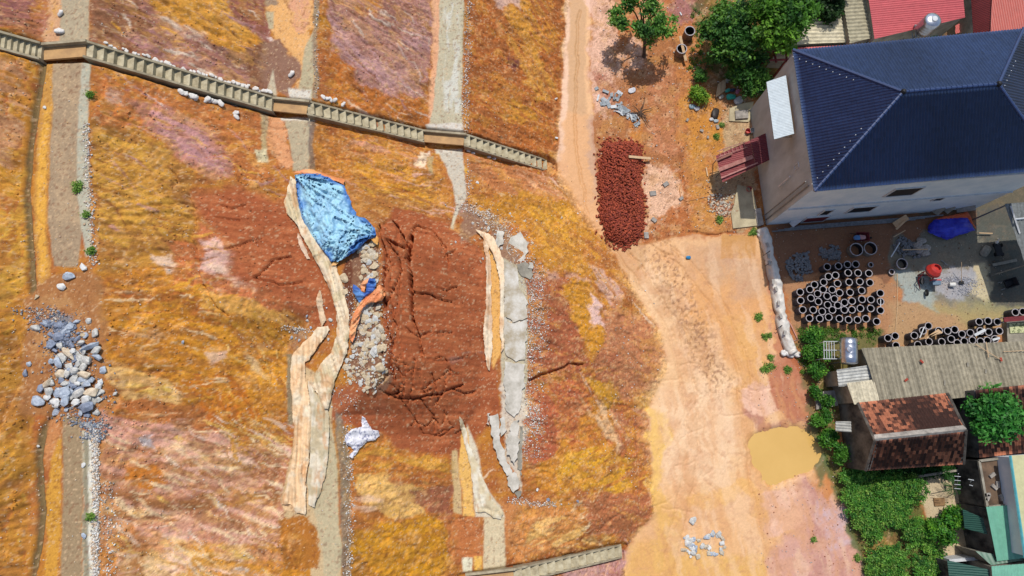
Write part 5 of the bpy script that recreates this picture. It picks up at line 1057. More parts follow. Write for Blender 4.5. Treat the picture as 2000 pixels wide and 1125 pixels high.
# --- sheets: tarpaulins and liners draped over the ground
def drape(name, poly, m, label=None, cat=None, dens=3.0, lift=.08, fold=.12, fdir=0.0, ffreq=3.0, bulge=0, parent=None, col=None, seed=0, grp=None, radial=None):
    bp = []
    for i in range(len(poly)):
        a, b = poly[i], poly[(i+1) % len(poly)]; n = max(1, int(math.dist(a, b)/dens))
        for k in range(n):
            t = k/n; qx, qy = a[0]+(b[0]-a[0])*t, a[1]+(b[1]-a[1])*t; jx = float(vnoise(np.array([qx*.09+seed]), np.array([qy*.09]), 490)[0]-.5)*5; jy = float(vnoise(np.array([qx*.09+40]), np.array([qy*.09+seed]), 491)[0]-.5)*5
            bp.append((qx+jx*.7+random.gauss(0, .4), qy+jy*.7+random.gauss(0, .4)))
    xs = [p[0] for p in poly]; ys = [p[1] for p in poly]; gx, gy = np.meshgrid(np.arange(min(xs), max(xs), dens), np.arange(min(ys), max(ys), dens)); gx = gx.ravel()+rng.normal(0, .4, gx.size); gy = gy.ravel()+rng.normal(0, .4, gy.size)
    d = sdf_poly(gx, gy, poly); k = d < -dens*.6; gx, gy, d = gx[k], gy[k], d[k]
    pts = [Vector(p) for p in bp]+[Vector((x, y)) for x, y in zip(gx, gy)]; nb = len(bp)
    r = delaunay_2d_cdt(pts, [(i, (i+1) % nb) for i in range(nb)], [list(range(nb))], 1, 1e-4)
    v2 = np.array([tuple(v) for v in r[0]]); tri = [tuple(f) for f in r[2]]
    g = Gn(v2[:, 0], v2[:, 1]); dd = np.clip(-sdf_poly(v2[:, 0], v2[:, 1], poly), 0, 60)
    gz = g[:, 2]; X, Y = g[:, 0], g[:, 1]
    c, s = math.cos(fdir), math.sin(fdir); uu = X*c+Y*s; vv = -X*s+Y*c
    wv = fbm(uu*.22+.6*fbm(X*.4, Y*.4, 405, 2), vv*ffreq*.8, 400+seed, 4, .58); wr = 1-np.abs(2*wv-1); w3 = 1-np.abs(2*fbm(X*2.3, Y*2.3, 420+seed, 3)-1)
    if radial:
        rr_ = 0
        for q_, (ax_, ay_, fa_) in enumerate(radial):
            an_ = np.arctan2(v2[:, 1]-ay_, v2[:, 0]-ax_); di = np.hypot(v2[:, 0]-ax_, v2[:, 1]-ay_); nn = fbm(an_*fa_+8, di*.012, 470+q_+seed, 4, .6); rr_ = np.maximum(rr_, (1-np.abs(2*nn-1))**3*np.clip(1.3-di/170, .15, 1))
        wr = rr_**.8
    z = gz+lift+fold*(wr**2*1.5+w3*.35-.7)*np.clip(dd/5+.35, 0, 1)+bulge*np.clip(dd/25, 0, 1)
    z = np.maximum(z, gz+.02); X2, Y2 = Pn(v2[:, 0], v2[:, 1], z); V = np.stack([X2, Y2, z], 1)
    cc = None
    if col is not None: cc = col(v2, wr, w3, dd)
    f3 = []
    for t in tri:
        a, b, c_ = (V[i] for i in t); f3.append(t if np.cross(b-a, c_-a)[2] > 0 else t[::-1])
    o = part(name, V, np.array(f3), m, parent, cc, 'POINT', True)
    return tag(o, label, cat, grp)
m_sheet = mat_col('tarpaulin', .5, 5, .12, .25, 9, .4); m_liner = mat_col('pale_liner_sheet', .6, 3, .14, .3, 7, .35)
def cf(c1, c2, seed=0, thr=(.45, .65)):
    c1, c2 = A(*c1), A(*c2)
    def f(v, wr, w3, dd):
        k = sst(fbm(v[:, 0]*.05, v[:, 1]*.05, 430+seed, 3), *thr)[:, None]; mud = (sst(fbm(v[:, 0]*.09, v[:, 1]*.035, 460+seed, 4, .65), .52, .68)*.6)[:, None]*(c1[1] > .3); return (c1*(1-k)+c2*k)*(1-mud)+A(206,150,96)*mud
    return f
def bcolr(v, wr, w3, dd):     # faded middle, strong blue rim of the big tarp
    side = np.clip(((v[:, 0]-620)-(v[:, 1]-430)*.75)/70, -1, 1)
    k = sst(dd*1.25+34*(fbm(v[:, 0]*.05, v[:, 1]*.05, 440, 4)-.5)-side*7, 0, 13)[:, None]; k2 = sst(fbm(v[:, 0]*.09+v[:, 1]*.03, v[:, 1]*.03, 445, 3), .45, .6)[:, None]
    return (A(64,122,194)*(1-k)+A(166,216,238)*k)*(1-k2*.35)+A(110,160,212)*k2*.35
BT = [(575,341),(600,338),(628,340),(645,348),(662,358),(672,362),(677,376),(686,392),(688,405),(698,420),(712,426),(726,438),(734,452),(736,462),(712,472),(700,486),(690,494),(672,505),(660,512),(648,510),(632,492),(616,475),(604,450),(588,425),(582,395),(578,365)]
tp = thing('tarpaulin', G(655,430), 'big faded blue tarpaulin with orange edges spread over the slump scarp', 'tarpaulin')
drape('blue_sheet', BT, m_sheet, parent=tp, dens=2.2, lift=.3, fold=.38, fdir=-.6, ffreq=1.0, bulge=.35, radial=[(575,341,7.0),(738,458,6.0),(652,514,5.0)], col=bcolr, seed=3)
m_or = mat_col('orange_tarpaulin', .55, 5, .12, .3, 9, .4)
drape('orange_edge', [(570,338),(600,331),(625,334),(650,343),(674,352),(672,361),(660,357),(640,347),(620,341),(590,340)], m_or, parent=tp, dens=2.5, lift=.3, fold=.1, col=cf((236,150,96),(240,170,110)))
drape('orange_edge', [(734,460),(739,466),(737,478),(730,474),(724,468)], m_or, parent=tp, dens=2, lift=.35, fold=.1, col=cf((240,170,80),(246,190,110)))
drape('orange_edge', [(650,512),(662,512),(655,520),(646,518)], m_or, parent=tp, dens=2, lift=.25, fold=.05, col=cf((230,170,90),(236,180,110)))
tp2 = thing('tarpaulin', G(712,572), 'small crumpled tarpaulin, blue with a long orange tail, on the beige rubble', 'tarpaulin')
drape('blue_sheet', [(688,556),(696,558),(706,570),(713,572),(716,556),(722,543),(732,543),(736,556),(728,568),(712,582),(702,590),(694,578),(688,570)], m_sheet, parent=tp2, dens=1.8, lift=.35, fold=.3, ffreq=3, col=cf((52,96,178),(96,146,208)), seed=6)
drape('orange_tail', [(740,555),(750,562),(753,572),(745,588),(725,592),(708,600),(702,622),(694,650),(688,668),(682,660),(684,635),(690,612),(702,592),(716,580),(728,568)], m_or, parent=tp2, dens=2, lift=.36, fold=.3, fdir=.9, ffreq=4, col=cf((240,150,96),(244,180,126)), seed=8)
drape('orange_tail', [(704,556),(716,545),(722,541),(716,556),(712,572),(706,568)], m_or, parent=tp2, dens=2, lift=.3, fold=.2, col=cf((240,170,120),(240,150,90)), seed=9)
cream, buff, peach = (236,216,184), (214,196,158), (240,204,160)
drape('liner_sheet', [(566,345),(574,350),(582,350),(580,385),(583,402),(592,425),(606,452),(622,475),(640,500),(655,520),(666,545),(675,580),(680,610),(682,650),(676,690),(662,722),(650,760),(640,800),(632,800),(620,770),(604,745),(624,715),(646,690),(655,660),(658,630),(655,600),(648,575),(634,545),(620,515),(600,480),(580,440),(560,415),(555,395),(560,375)], m_liner, 'long pale liner strip curving down beside the blue tarpaulin and the rubble', 'liner', dens=2.6, lift=.16, fold=.26, fdir=1.9, ffreq=3.2, col=cf(cream, buff, 1), seed=11)
drape('liner_sheet', [(602,662),(620,640),(640,636),(645,642),(628,668),(606,700),(597,708),(596,740),(604,775),(608,820),(606,870),(598,940),(596,1005),(580,1000),(566,985),(548,985),(560,945),(570,900),(574,850),(572,800),(568,760),(567,720),(572,695),(580,680)], m_liner, 'wide cream liner sheet with a pointed top lying down the lower terrace', 'liner', dens=2.6, lift=.14, fold=.24, fdir=1.6, ffreq=3.2, col=cf(peach, cream, 2), seed=13)
drape('liner_sheet', [(602,744),(620,772),(640,796),(644,850),(640,900),(630,950),(614,990),(602,985),(600,940),(606,880),(606,820)], m_liner, 'narrow grey-white liner fold between the cream sheet and the lower terrace slab', 'liner', dens=2.6, lift=.12, fold=.16, fdir=1.6, ffreq=3.2, col=cf((226,214,190), (200,184,150), 3), seed=14)
drape('liner_sheet', [(941,449),(948,456),(954,480),(958,520),(960,560),(959,600),(962,640),(961,690),(957,722),(950,715),(947,680),(944,640),(948,600),(950,560),(948,500)], m_liner, 'narrow white-brown liner strip along the right edge of the red clay', 'liner', dens=2.2, lift=.2, fold=.2, fdir=1.6, ffreq=4, col=cf((238,216,186), (214,180,146), 4), seed=15)
drape('liner_sheet', [(930,446),(945,452),(962,462),(975,485),(984,510),(984,560),(985,620),(984,680),(979,690),(977,640),(976,580),(974,530),(962,495),(946,468)], m_liner, 'thin peach liner strip between the orange channel and the long grey slab', 'liner', dens=2.2, lift=.2, fold=.16, fdir=1.6, ffreq=4, col=cf((244,214,176), (240,224,196), 5), seed=16)
drape('liner_sheet', [(897,812),(903,820),(912,845),(916,870),(930,900),(948,945),(962,975),(984,1002),(978,1012),(962,1012),(948,1000),(930,1000),(924,950),(918,905),(908,870),(900,835)], m_liner, 'pale triangular liner flap at the foot of the red clay', 'liner', dens=2.4, lift=.12, fold=.14, fdir=1.8, ffreq=3.2, col=cf((230,222,200), (212,196,160), 6), seed=17)
drape('liner_sheet', [(622,568),(627,572),(631,600),(636,625),(630,640),(622,618),(618,585)], m_liner, 'small ragged cream scrap standing left of the long liner strip', 'liner', dens=2, lift=.1, fold=.1, col=cf((226,196,160), (206,170,136), 7), seed=18)
drape('liner_sheet', [(583,455),(590,470),(600,490),(606,505),(600,505),(590,488),(580,465)], m_liner, 'ragged cream scrap half buried left of the long liner strip, upper one', 'liner', dens=2, lift=.08, fold=.1, col=cf((232,200,170), (216,170,140), 8), seed=19)
def netc(v, wr, w3, dd): k = (1-np.abs(2*fbm(v[:, 0]*.16+v[:, 1]*.1, v[:, 1]*.10, 478, 3)-1) > .93)[:, None]; return A(244,242,248)*(1-k)+A(150,152,180)*k
drape('white_sheet', [(708,812),(714,816),(718,826),(726,838),(738,840),(741,852),(732,860),(716,862),(704,874),(696,888),(688,896),(682,892),(692,880),(684,872),(676,868),(672,858),(676,846),(690,836),(706,834)], m_sheet, 'crumpled white veined plastic sheet at the foot of the red clay', 'sheet', dens=1.8, lift=.12, fold=.2, ffreq=3, col=netc, seed=21)
# cloth and foil on the flat
yt = thing('tarpaulin', P(1860,445,0), 'bright royal blue tarpaulin with orange hem over a heap by the pale blue wall', 'tarpaulin')
YB = [(1814,440),(1822,430),(1842,426),(1868,424),(1890,424),(1898,436),(1905,450),(1888,456),(1865,463),(1848,469),(1832,462),(1812,452)]
drape('blue_sheet', YB, m_sheet, parent=yt, dens=2.2, lift=.3, fold=.25, ffreq=2, bulge=.7, col=cf((44,48,190),(60,70,214)), seed=23)
drape('orange_hem', [(1828,430),(1842,422),(1868,418),(1890,414),(1896,424),(1906,448),(1902,444),(1890,425),(1868,425),(1842,428)], m_or, parent=yt, dens=2.2, lift=.38, fold=.15, col=cf((226,100,50),(210,84,44)), seed=24)
# --- the long sandbag barrier under a white cover
SB = [(1486,448),(1494,470),(1500,500),(1508,530),(1514,560),(1519,590),(1524,620),(1530,650),(1540,680),(1548,694)]
wv = 15
left = [(x-wv*.55, y) for x, y in SB]; right = [(x+wv*.6, y-2) for x, y in SB[::-1]]
sbw = thing('flood_barrier', P(1515,570,0), 'long low barrier under white sheeting along the left edge of the pipe yard', 'barrier')
core = MB()
def barrier():
    n = 120; V = []; k = 14; cs = []
    for i in range(n):
        t = i/(n-1)*(len(SB)-1); a = min(int(t), len(SB)-2); f = t-a; x = SB[a][0]*(1-f)+SB[a+1][0]*f; y = SB[a][1]*(1-f)+SB[a+1][1]*f; c = P(x, y, 0)
        c2 = P(SB[a+1][0], SB[a+1][1], 0); c1 = P(SB[a][0], SB[a][1], 0); d = (c2-c1).normalized(); s_ = Vector((-d.y, d.x, 0))
        wd = .4*(1+.35*(float(vnoise(np.array([i*.21]), np.array([3.5]), 312)[0])-.5)); hh = .6*(1+.25*(float(vnoise(np.array([i*.3]), np.array([8.5]), 312)[0])-.5)); hh *= min(1, (n-1-i)/5+.3)
        for j in range(k+1):
            a2 = math.pi*j/k; rr = 1+.10*(vnoise(np.array([i*.33]), np.array([j*.6]), 310)[0]-.5)*3
            V.append(c+s_*(-math.cos(a2)*wd*rr)+Vector((0, 0, max(0, math.sin(a2))**.7*hh*rr+.02)))
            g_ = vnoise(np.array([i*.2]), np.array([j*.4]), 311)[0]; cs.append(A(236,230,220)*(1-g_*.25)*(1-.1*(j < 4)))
    F = np.array([(i*(k+1)+j, i*(k+1)+j+1, (i+1)*(k+1)+j+1, (i+1)*(k+1)+j) for i in range(n-1) for j in range(k)])[:, ::-1]
    part('white_cover', V, F, m_sheet, sbw, np.array(cs), 'POINT', True)
barrier()
m_tie = mat('grey_stone_weight', (190,184,176), (150,146,140))
for x, y in [(1499,478),(1501,500),(1503,513),(1510,550),(1516,564),(1521,592),(1525,617),(1533,650)]:
    tag(MB().box(P(x, y, .72), (.2, .34, .09), random.uniform(-.3, .3)+.1).obj('brick', m_tie, None), 'pale brick weighing down the white sheeting of the long barrier', 'brick', 'bricks on the barrier sheeting')
for x, y in [(1497,495),(1500,516),(1521,640)]: MB().tube([P(x-6, y+4, .3), P(x, y, .72), P(x+7, y-5, .7)], .03, 4).obj('tie_rope', m_dark, sbw)
for x, y, a in [(1532,689,.3),(1541,692,-.4),(1552,690,-.7)]: 
    o = bag(x, y, .42, a, 'white sack lying at the lower end of the long barrier', 'sacks at the barrier end')
o = bag(1484,456,.4,1.4,'round white sack at the upper end of the long barrier',None)
# ================================================================ YARD THINGS
def copy_tree(o, parent=None):
    c = o.copy(); SC.collection.objects.link(c); c.parent = parent
    for ch in list(o.children): copy_tree(ch, c)
    return c
m_pipe = mat('dark_concrete_pipe', (92,90,94), (60,58,64), .9, 3, .3, 30); m_rim = mat('pale_pipe_rim', (206,200,204), (150,144,146), .85, 5, .2, 40); m_in = mat('pipe_inside', (60,58,60), (40,40,42), .95, 3, 0)
def pipe_proto(h, r=.265, w_=.05, mb=m_pipe, mr=m_rim):
    t = thing('concrete_pipe', (0, 0, 0), '', 'pipe')
    part('pipe_wall', MB().lathe([(r-.002, .0), (r-.002, h-.03)], n=24).v, MB().lathe([(r, .0), (r, h-.03)], n=24).f, mb, t, local=True, smooth=True)
    q = MB().lathe([(r-w_, .02), (r-w_, h-.04)], n=24); part('bore', q.v, [f[::-1] for f in q.f], m_in, t, local=True, smooth=True)
    q = MB().lathe([(r-.002, h-.06), (r+.012, h-.05), (r+.008, h), (r-w_+.004, h), (r-w_-.004, h-.05)], n=24); part('rim', q.v, q.f, mr, t, local=True); return t
pr = pipe_proto(1.0, .27, .042)
Z1 = [(1024,685),(1182,670),(1319,650),(1446,645),(1036,817),(1145,810),(1328,775),(1473,773),(1632,776),(962,905),(832,940),(1175,932),(1336,910),(1500,903),(1646,910),(768,1012),(621,1050),(962,1010),(1090,1022),(1206,1060),(876,1072),(1357,1058),(1520,1030),(1804,1070)]
Z3 = [(1013,133),(1125,172),(781,172),(886,218),(629,205),(1275,228),(1387,210),(1530,188),(1657,186),(1797,222),(1024,262),(1172,274),(660,335),(814,337),(942,360),(1098,345),(1267,342),(1387,338),(1504,315),(1657,317),(1804,348),(759,468),(907,468),(1047,450),(1191,468),(1332,485),(1466,484),(1591,465),(1748,507)]
Z4 = [(65,800),(80,938),(-40,826),(352,790),(472,725),(552,645),(400,930),(555,880),(712,722),(832,718),(942,700),(742,885),(888,840),(1042,765),(978,905),(1080,875),(1192,860),(1168,745),(1318,728),(1435,735),(1588,725),(1310,875),(1422,865),(1528,838),(1295,590),(1430,575),(1562,590),(1830,447),(1940,440)]
first = True
def put_pipe(x, y, label, grp, z=1.0):
    global first
    o = pr if first else copy_tree(pr); first = False
    v = P(x, y, z); o.location = (v.x, v.y, z-1.0); o.rotation_euler = (random.uniform(-.03, .03), random.uniform(-.03, .03), random.random()*6); tag(o, label, 'pipe', grp)
ORD = ['leftmost', 'second from left', 'third from left', 'fourth from left', 'fifth from left', 'sixth from left', 'seventh from left', 'eighth, rightmost']
for i, (x, y) in enumerate(Z1): put_pipe(1480+x/7.5, 430+y/7.5, ('shaded pipe in the top row of four of the big cluster, '+ORD[i]) if i < 4 else 'dark concrete pipe with pale rim inside the big cluster in the yard', 'pipes standing in the big cluster')
for i, (x, y) in enumerate(Z3): put_pipe(1480+x/7.5, 560+y/7.5, ('pipe in the bottom row of eight of the big cluster, '+ORD[i-21]) if i > 20 else {9: 'pipe at the far right of the big cluster with a white bar across its rim', 12: 'leftmost pipe just above the bottom row of the big cluster', 4: 'leftmost pipe, middle one, on the left side of the big cluster'}.get(i, 'dark concrete pipe with pale rim inside the big cluster in the yard'), 'pipes standing in the big cluster')
for i, (x, y) in enumerate(Z4):
    if i < 3: put_pipe(1740+x/7.5, 550+y/7.5, ['upper right', 'lower right', 'left'][i]+' pipe of the small trio beyond the corner of the grey roof', 'trio of pipes by the roof corner')
    elif i < 24: put_pipe(1740+x/7.5, 550+y/7.5, 'dark concrete pipe with pale rim standing in the rows along the grey corrugated roof', 'pipes standing along the grey roof')
    elif i < 27: put_pipe(1740+x/7.5, 550+y/7.5, ORD[0 if i == 24 else 1 if i == 25 else 2].replace('third from left', 'right-hand')+' dark pipe of the three set apart above the rows', 'three pipes set apart above the rows')
    else: put_pipe(1740+x/7.5, 550+y/7.5, ('left' if i == 27 else 'right')+' one of two dark pipes at the right edge of the yard', 'pipes at the right edge')
def ring(x, y, z, r, h, w_, label, m=None, z0=0):
    v = P(x, y, z); t = thing('concrete_ring', (v.x, v.y, z0), label, 'concrete ring'); m = m or m_concg
    for nm, prof, mm in (('ring_wall', [(r-.002, .0), (r-.002, h-.03)], m), ('rim', [(r-.002, h-.05), (r+.01, h-.04), (r+.01, h), (r-w_, h), (r-w_-.004, h-.05)], m_rim)):
        q = MB().lathe(prof, n=28); part(nm, q.v, q.f, mm, t, local=True, smooth=nm == 'ring_wall')
    q = MB().lathe([(r-w_, .02), (r-w_, h-.04)], n=28); part('bore', q.v, [f[::-1] for f in q.f], m_in, t, local=True); return t
m_br = mat('muddy_concrete', (170,140,110), (120,92,70), .95, 2.5)
ring(1347.5, 60, .9, .42, .9, .06, 'tall mud-stained concrete well ring near the top, without a plank', m_br); ring(1331.7, 95, .8, .42, .8, .06, 'mud-stained concrete well ring with a plank laid across it', m_br)
ring(1673, 487, .6, .5, .6, .05, 'grey concrete ring in the shade, left one of the touching pair', m_concg); ring(1700.5, 485, .6, .5, .6, .05, 'grey concrete ring in the shade, right one of the touching pair', m_concg)
ring(1762, 515, .5, .42, .5, .05, 'single grey concrete ring beside the cement bags and paving blocks', m_concg); ring(1742, 531, .25, .22, .25, .05, 'small concrete ring left of the single grey one', m_concg); ring(1701, 517, .3, .2, .3, .05, 'small concrete ring right above the big pipe cluster', m_concg)
plank(1328,71,1339.5,119,.84,.22,.06,'pale plank lying across the concrete well ring', z1=.45)
plank(1228,306,1271,310,.75,.2,.06,'pale plank lying across the right edge of the red brick heap', z1=.35)
plank(1071,266,1090,270,.3,.12,.05,'short white board at the foot of the orange slope', m=m_frame)
plank(1379,327,1382,344,.05,.1,.04,'short pale stick on the orange waste ground near the awning')
plank(1328,24,1331,30,.05,.1,.04,'white scrap of board near the top between tree and wells', m=m_frame)
plank(1840,546+0,1840,546,.0,.1,.01,'')  if False else None
plank(1480+1797/7.5, 560+185/7.5, 1480+1797/7.5, 560+300/7.5, 1.02, .05, .04, 'thin white bar laid over the rims at the far right of the big cluster', m=m_frame)
# cement mixer
mx = thing('cement_mixer', P(1820,545,0), 'red-orange cement mixer with grey motor box standing in the yard', 'cement mixer')
c = P(1822,530,1.15); ax = Vector((.15, .35, .85)).normalized(); M = ax.to_track_quat('Z', 'Y').to_matrix()
MB().lathe([(.0, -.42), (.2, -.42), (.46, -.22), (.54, .0), (.54, .12), (.42, .42), (.3, .55), (.26, .55), (.36, .4), (.3, .3), (0, .3)], c, 22, M).obj('drum', m_red, mx, smooth=False)
MB().lathe([(.55, -.03), (.585, -.02), (.585, .06), (.55, .07)], c, 22, M).obj('ring_gear', m_maroon, mx)
q = MB()
for s_ in (-1, 1): q.tube([c+Vector((s_*.6, 0, -.05)), c+Vector((s_*.62, -.1, -.95)), c+Vector((s_*.5, -.75, -1.1))], .045, 6)
q.tube([c+Vector((-.6, 0, -.05)), c+Vector((-.85, -.55, -.6)), c+Vector((-.5, -1.2, -1.05))], .04, 6); q.tube([c+Vector((-.62, -.1, -.95)), c+Vector((.62, -.1, -.95))], .05, 6); q.obj('frame', m_maroon, mx)
b_ = P(1827,553,.6); MB().box(b_, (.62, .32, .4)).obj('motor_box', mat('grey_blue_box', (120,144,164), (100,122,142)), mx); MB().box(b_+Vector((0, .22, .05)), (.68, .1, .36)).obj('belt_guard', mat('pinkish_guard', (226,110,110), (206,90,92)), mx)
for x, y in [(1801,549), (1810,572)]:
    p = P(x, y, .3); wq = MB().lathe([(.0, -.05), (.1, -.06), (.24, -.06), (.28, 0), (.24, .06), (.1, .06), (0, .05)], p, 18, Matrix.Rotation(1.45, 3, 'Y')); wh = wq.obj('wheel', m_dark, mx)
    MB().lathe([(.0, -.07), (.12, -.07), (.12, .07), (0, .07)], p, 12, Matrix.Rotation(1.45, 3, 'Y')).obj('hub', m_greysteel, wh)
hw_ = P(1812,540,1.2); MB().lathe([(.26, -.02), (.29, 0), (.26, .02), (.23, 0), (.26, -.02)], P(1801,548,.9), 18, Matrix.Rotation(1.2, 3, 'Y')).obj('hand_wheel', m_greysteel, mx)
# buckets, shovel, wheelbarrow, cart
def bucket(x, y, r, h, m, label, cat='bucket', lying=None):
    v = P(x, y, 0); t = thing('bucket', v, label, cat); M = Matrix.Rotation(1.5, 3, 'Y') if lying else None; o_ = Vector((0, 0, r if lying else 0))
    q = MB().lathe([(0, .01), (r*.8, .0), (r, h), (r*1.06, h), (r*1.06, h-.02), (r*.93, h-.03), (r*.74, .03), (0, .03)], v+o_, 18, M); q.obj('bucket_wall', m, t, smooth=False)
    hh = [v+o_+(M @ Vector((r*math.cos(a), .0, h+r*.7*math.sin(a))) if M else Vector((r*math.cos(a), r*.6*math.sin(a), h+.02))) for a in np.linspace(0, math.pi, 8)]; MB().tube(hh, .008, 4).obj('handle', m_greysteel, t)
m_wht = mat('white_plastic', (236,236,232), (216,214,208), .5)
bucket(1851,557,.19,.42,m_wht,'white bucket lying on its side in the gravel right of the mixer',lying=1); bucket(1459,258,.2,.3,m_red,'red plastic bucket at the foot of the grey wall'); bucket(1468,257,.2,.3,m_wht,'white bucket next to the red one at the foot of the grey wall')
bucket(1462,176,.19,.45,mat('grey_bin', (190,190,180), (150,150,144)),'small grey bin standing under the dark shrubs'); bucket(1461,371,.2,.3,m_red,'red bucket in the shade below the maroon awning')
sh = thing('shovel', P(1878,540,0), 'shovel standing in the grey gravel pile right of the white bucket', 'shovel'); MB().tube([P(1878,550,.12), P(1878,512,1.15)], .02, 6).obj('handle', m_wood, sh); MB().box(P(1878,552,.12), (.36, .26, .03)).obj('blade', m_dark, sh)
def barrow(x, y, rz, label, mt, ml):
    v = P(x, y, 0); t = thing('wheelbarrow', v, label, 'wheelbarrow'); R = Matrix.Rotation(rz, 3, 'Z'); w2 = lambda p: v+R @ Vector(p)
    bq = [(-.35, -.25, .3), (.3, -.2, .3), (.3, .2, .3), (-.35, .25, .3)]; tq = [(-.5, -.36, .62), (.5, -.34, .66), (.5, .34, .66), (-.5, .36, .62)]; ti = [(-.46, -.33, .62), (.46, -.31, .66), (.46, .31, .66), (-.46, .33, .62)]; bi = [(-.32, -.22, .33), (.27, -.18, .33), (.27, .18, .33), (-.32, .22, .33)]
    V = [w2(p) for p in bq+tq+ti+bi]; F = [(3, 2, 1, 0)]+[(i, (i+1) % 4, (i+1) % 4+4, i+4) for i in range(4)]+[(i+4, (i+1) % 4+4, (i+1) % 4+8, i+8) for i in range(4)]+[(i+8, (i+1) % 4+8, (i+1) % 4+12, i+12) for i in range(4)]+[(12, 13, 14, 15)]
    MB().add(V, F).obj('tray', mt, t)
    for s_ in (-1, 1): MB().tube([w2((.75, 0.05*s_, .22)), w2((.0, .25*s_, .3)), w2((-.6, .28*s_, .45)), w2((-1.0, .28*s_, .6))], .022, 6).obj('handle', ml, t); MB().tube([w2((-.35, .26*s_, .38)), w2((-.4, .26*s_, 0))], .022, 5).obj('leg', ml, t)
    MB().lathe([(0, -.03), (.1, -.04), (.17, -.04), (.2, 0), (.17, .04), (.1, .04), (0, .03)], w2((.72, 0, .2)), 16, R @ Matrix.Rotation(math.pi/2, 3, 'X')).obj('wheel', m_dark, t)
barrow(1965,555,.3,'dark wheelbarrow with cement-grey tray at the sunlit edge of the yard', m_dark, m_greysteel); barrow(1678,466,0.0,'rusty wheelbarrow with blue and pink rags behind the pair of concrete rings', m_maroon, m_dark)
for x, y, c_ in [(1674,464,(96,140,190)), (1684,463,(196,150,150))]:
    v = P(x, y, .66); o = bpy.data.objects.new('rag', bagmesh(31+x % 7)); link(o); o.data.materials.append(mat('rag_%d' % x, c_, c_)); o.location = v; o.scale = (.28, .3, .3); tag(o, ('light blue' if x < 1680 else 'pinkish')+' rag bundle lying in the rusty wheelbarrow', 'rag')
tc = thing('handcart', P(1948,485,0), 'dark cluttered handcart with a white lamp-like knob in deep shade at the right', 'cart')
MB().box(P(1950,488,.45), (.5, .95, .08), .15).obj('platform', m_dark, tc); p = P(1947,473,.8); MB().lathe([(0, -.12), (.09, -.08), (.12, 0), (.09, .08), (0, .12)], p, 12).obj('white_knob', m_wht, tc)
for sx, sy in ((-1, -1), (1, -1), (-1, 1), (1, 1)): MB().lathe([(0, -.03), (.15, -.03), (.17, 0), (.15, .03), (0, .03)], P(1950,488,.2)+Vector((sx*.28, sy*.36, 0)), 12, Matrix.Rotation(math.pi/2, 3, 'Y')).obj('wheel', m_dark, tc)
MB().tube([P(1949,477,.5), P(1947,473,.8)], .03, 5).obj('post', m_greysteel, tc); MB().tube([P(1947,473,.8), P(1953,466,.95)], .03, 5).obj('handle', m_wht, tc)
o = bpy.data.objects.new('cement_bag', BAG[0]); o = bpy.data.objects.new('cement_bag', bagmesh(41)); link(o); o.data.materials.append(m_concg); o.location = P(1925,491,.12); o.scale = (.52, .52, .35); o.rotation_euler = (0, 0, .8); tag(o, 'grey-green sack lying on the concrete left of the handcart', 'sack')
for i, (x, y, a) in enumerate([(1800,470,.1), (1792,478,.4), (1808,484,-.2), (1796,488,.7), (1806,494,.2)]):
    o = bpy.data.objects.new('cement_bag', bagmesh(43+i)); link(o); o.data.materials.append(m_ridge); o.location = P(x, y, .14+.06*(i % 2)); o.scale = (.4, .42, .4); o.rotation_euler = (0, 0, a); tag(o, 'crumpled grey cement bag among the paving blocks left of the blue tarpaulin', 'cement bag', 'cement bags left of the blue tarpaulin')
# paving block heaps
m_pav = mat('grey_paving_block', (150,152,154), (112,114,118), .9, 6, .3, 30); pv = MB().box((0, 0, 0), (.3, .15, .1)); pm = raw_mesh('paving_block', np.array(pv.v), pv.f); pm.materials.append(m_pav)
def heap(poly, n, hmax, label, grp, mesh=pm, name='paving_block', cat='paving block', cx=None, tilt=.5):
    P_ = [P(x, y, 0) for x, y in poly]; pol = [(p.x, p.y) for p in P_]; xs = [p.x for p in P_]; ys = [p.y for p in P_]; k = 0; D = max(xs)-min(xs)
    while k < n:
        x, y = random.uniform(min(xs), max(xs)), random.uniform(min(ys), max(ys)); d = -sdf_poly(np.array([x]), np.array([y]), pol)[0]
        if d < 0: continue
        o = bpy.data.objects.new(name, mesh); SC.collection.objects.link(o); o.location = (x, y, .06+min(d/.6, 1)*hmax*random.uniform(.75, 1)); o.rotation_euler = (random.gauss(0, tilt), random.gauss(0, tilt), random.random()*3.14); tag(o, label, cat, grp); k += 1
heap([(1545,502),(1560,494),(1577,492),(1580,510),(1584,532),(1568,535),(1566,548),(1545,548),(1536,530),(1534,515)], 105, .32, 'grey paving block in the heap left above the pipe cluster', 'paving blocks in the left heap')
heap([(1600,488),(1618,478),(1636,482),(1642,498),(1640,508),(1612,508),(1602,500)], 60, .25, 'grey paving block in the heap between the left heap and the concrete rings', 'paving blocks in the middle heap')
heap([(1742,480),(1760,462),(1775,470),(1790,480),(1812,490),(1815,498),(1780,505),(1765,502),(1745,490)], 80, .25, 'grey paving block in the heap left of the blue tarpaulin', 'paving blocks in the right heap')
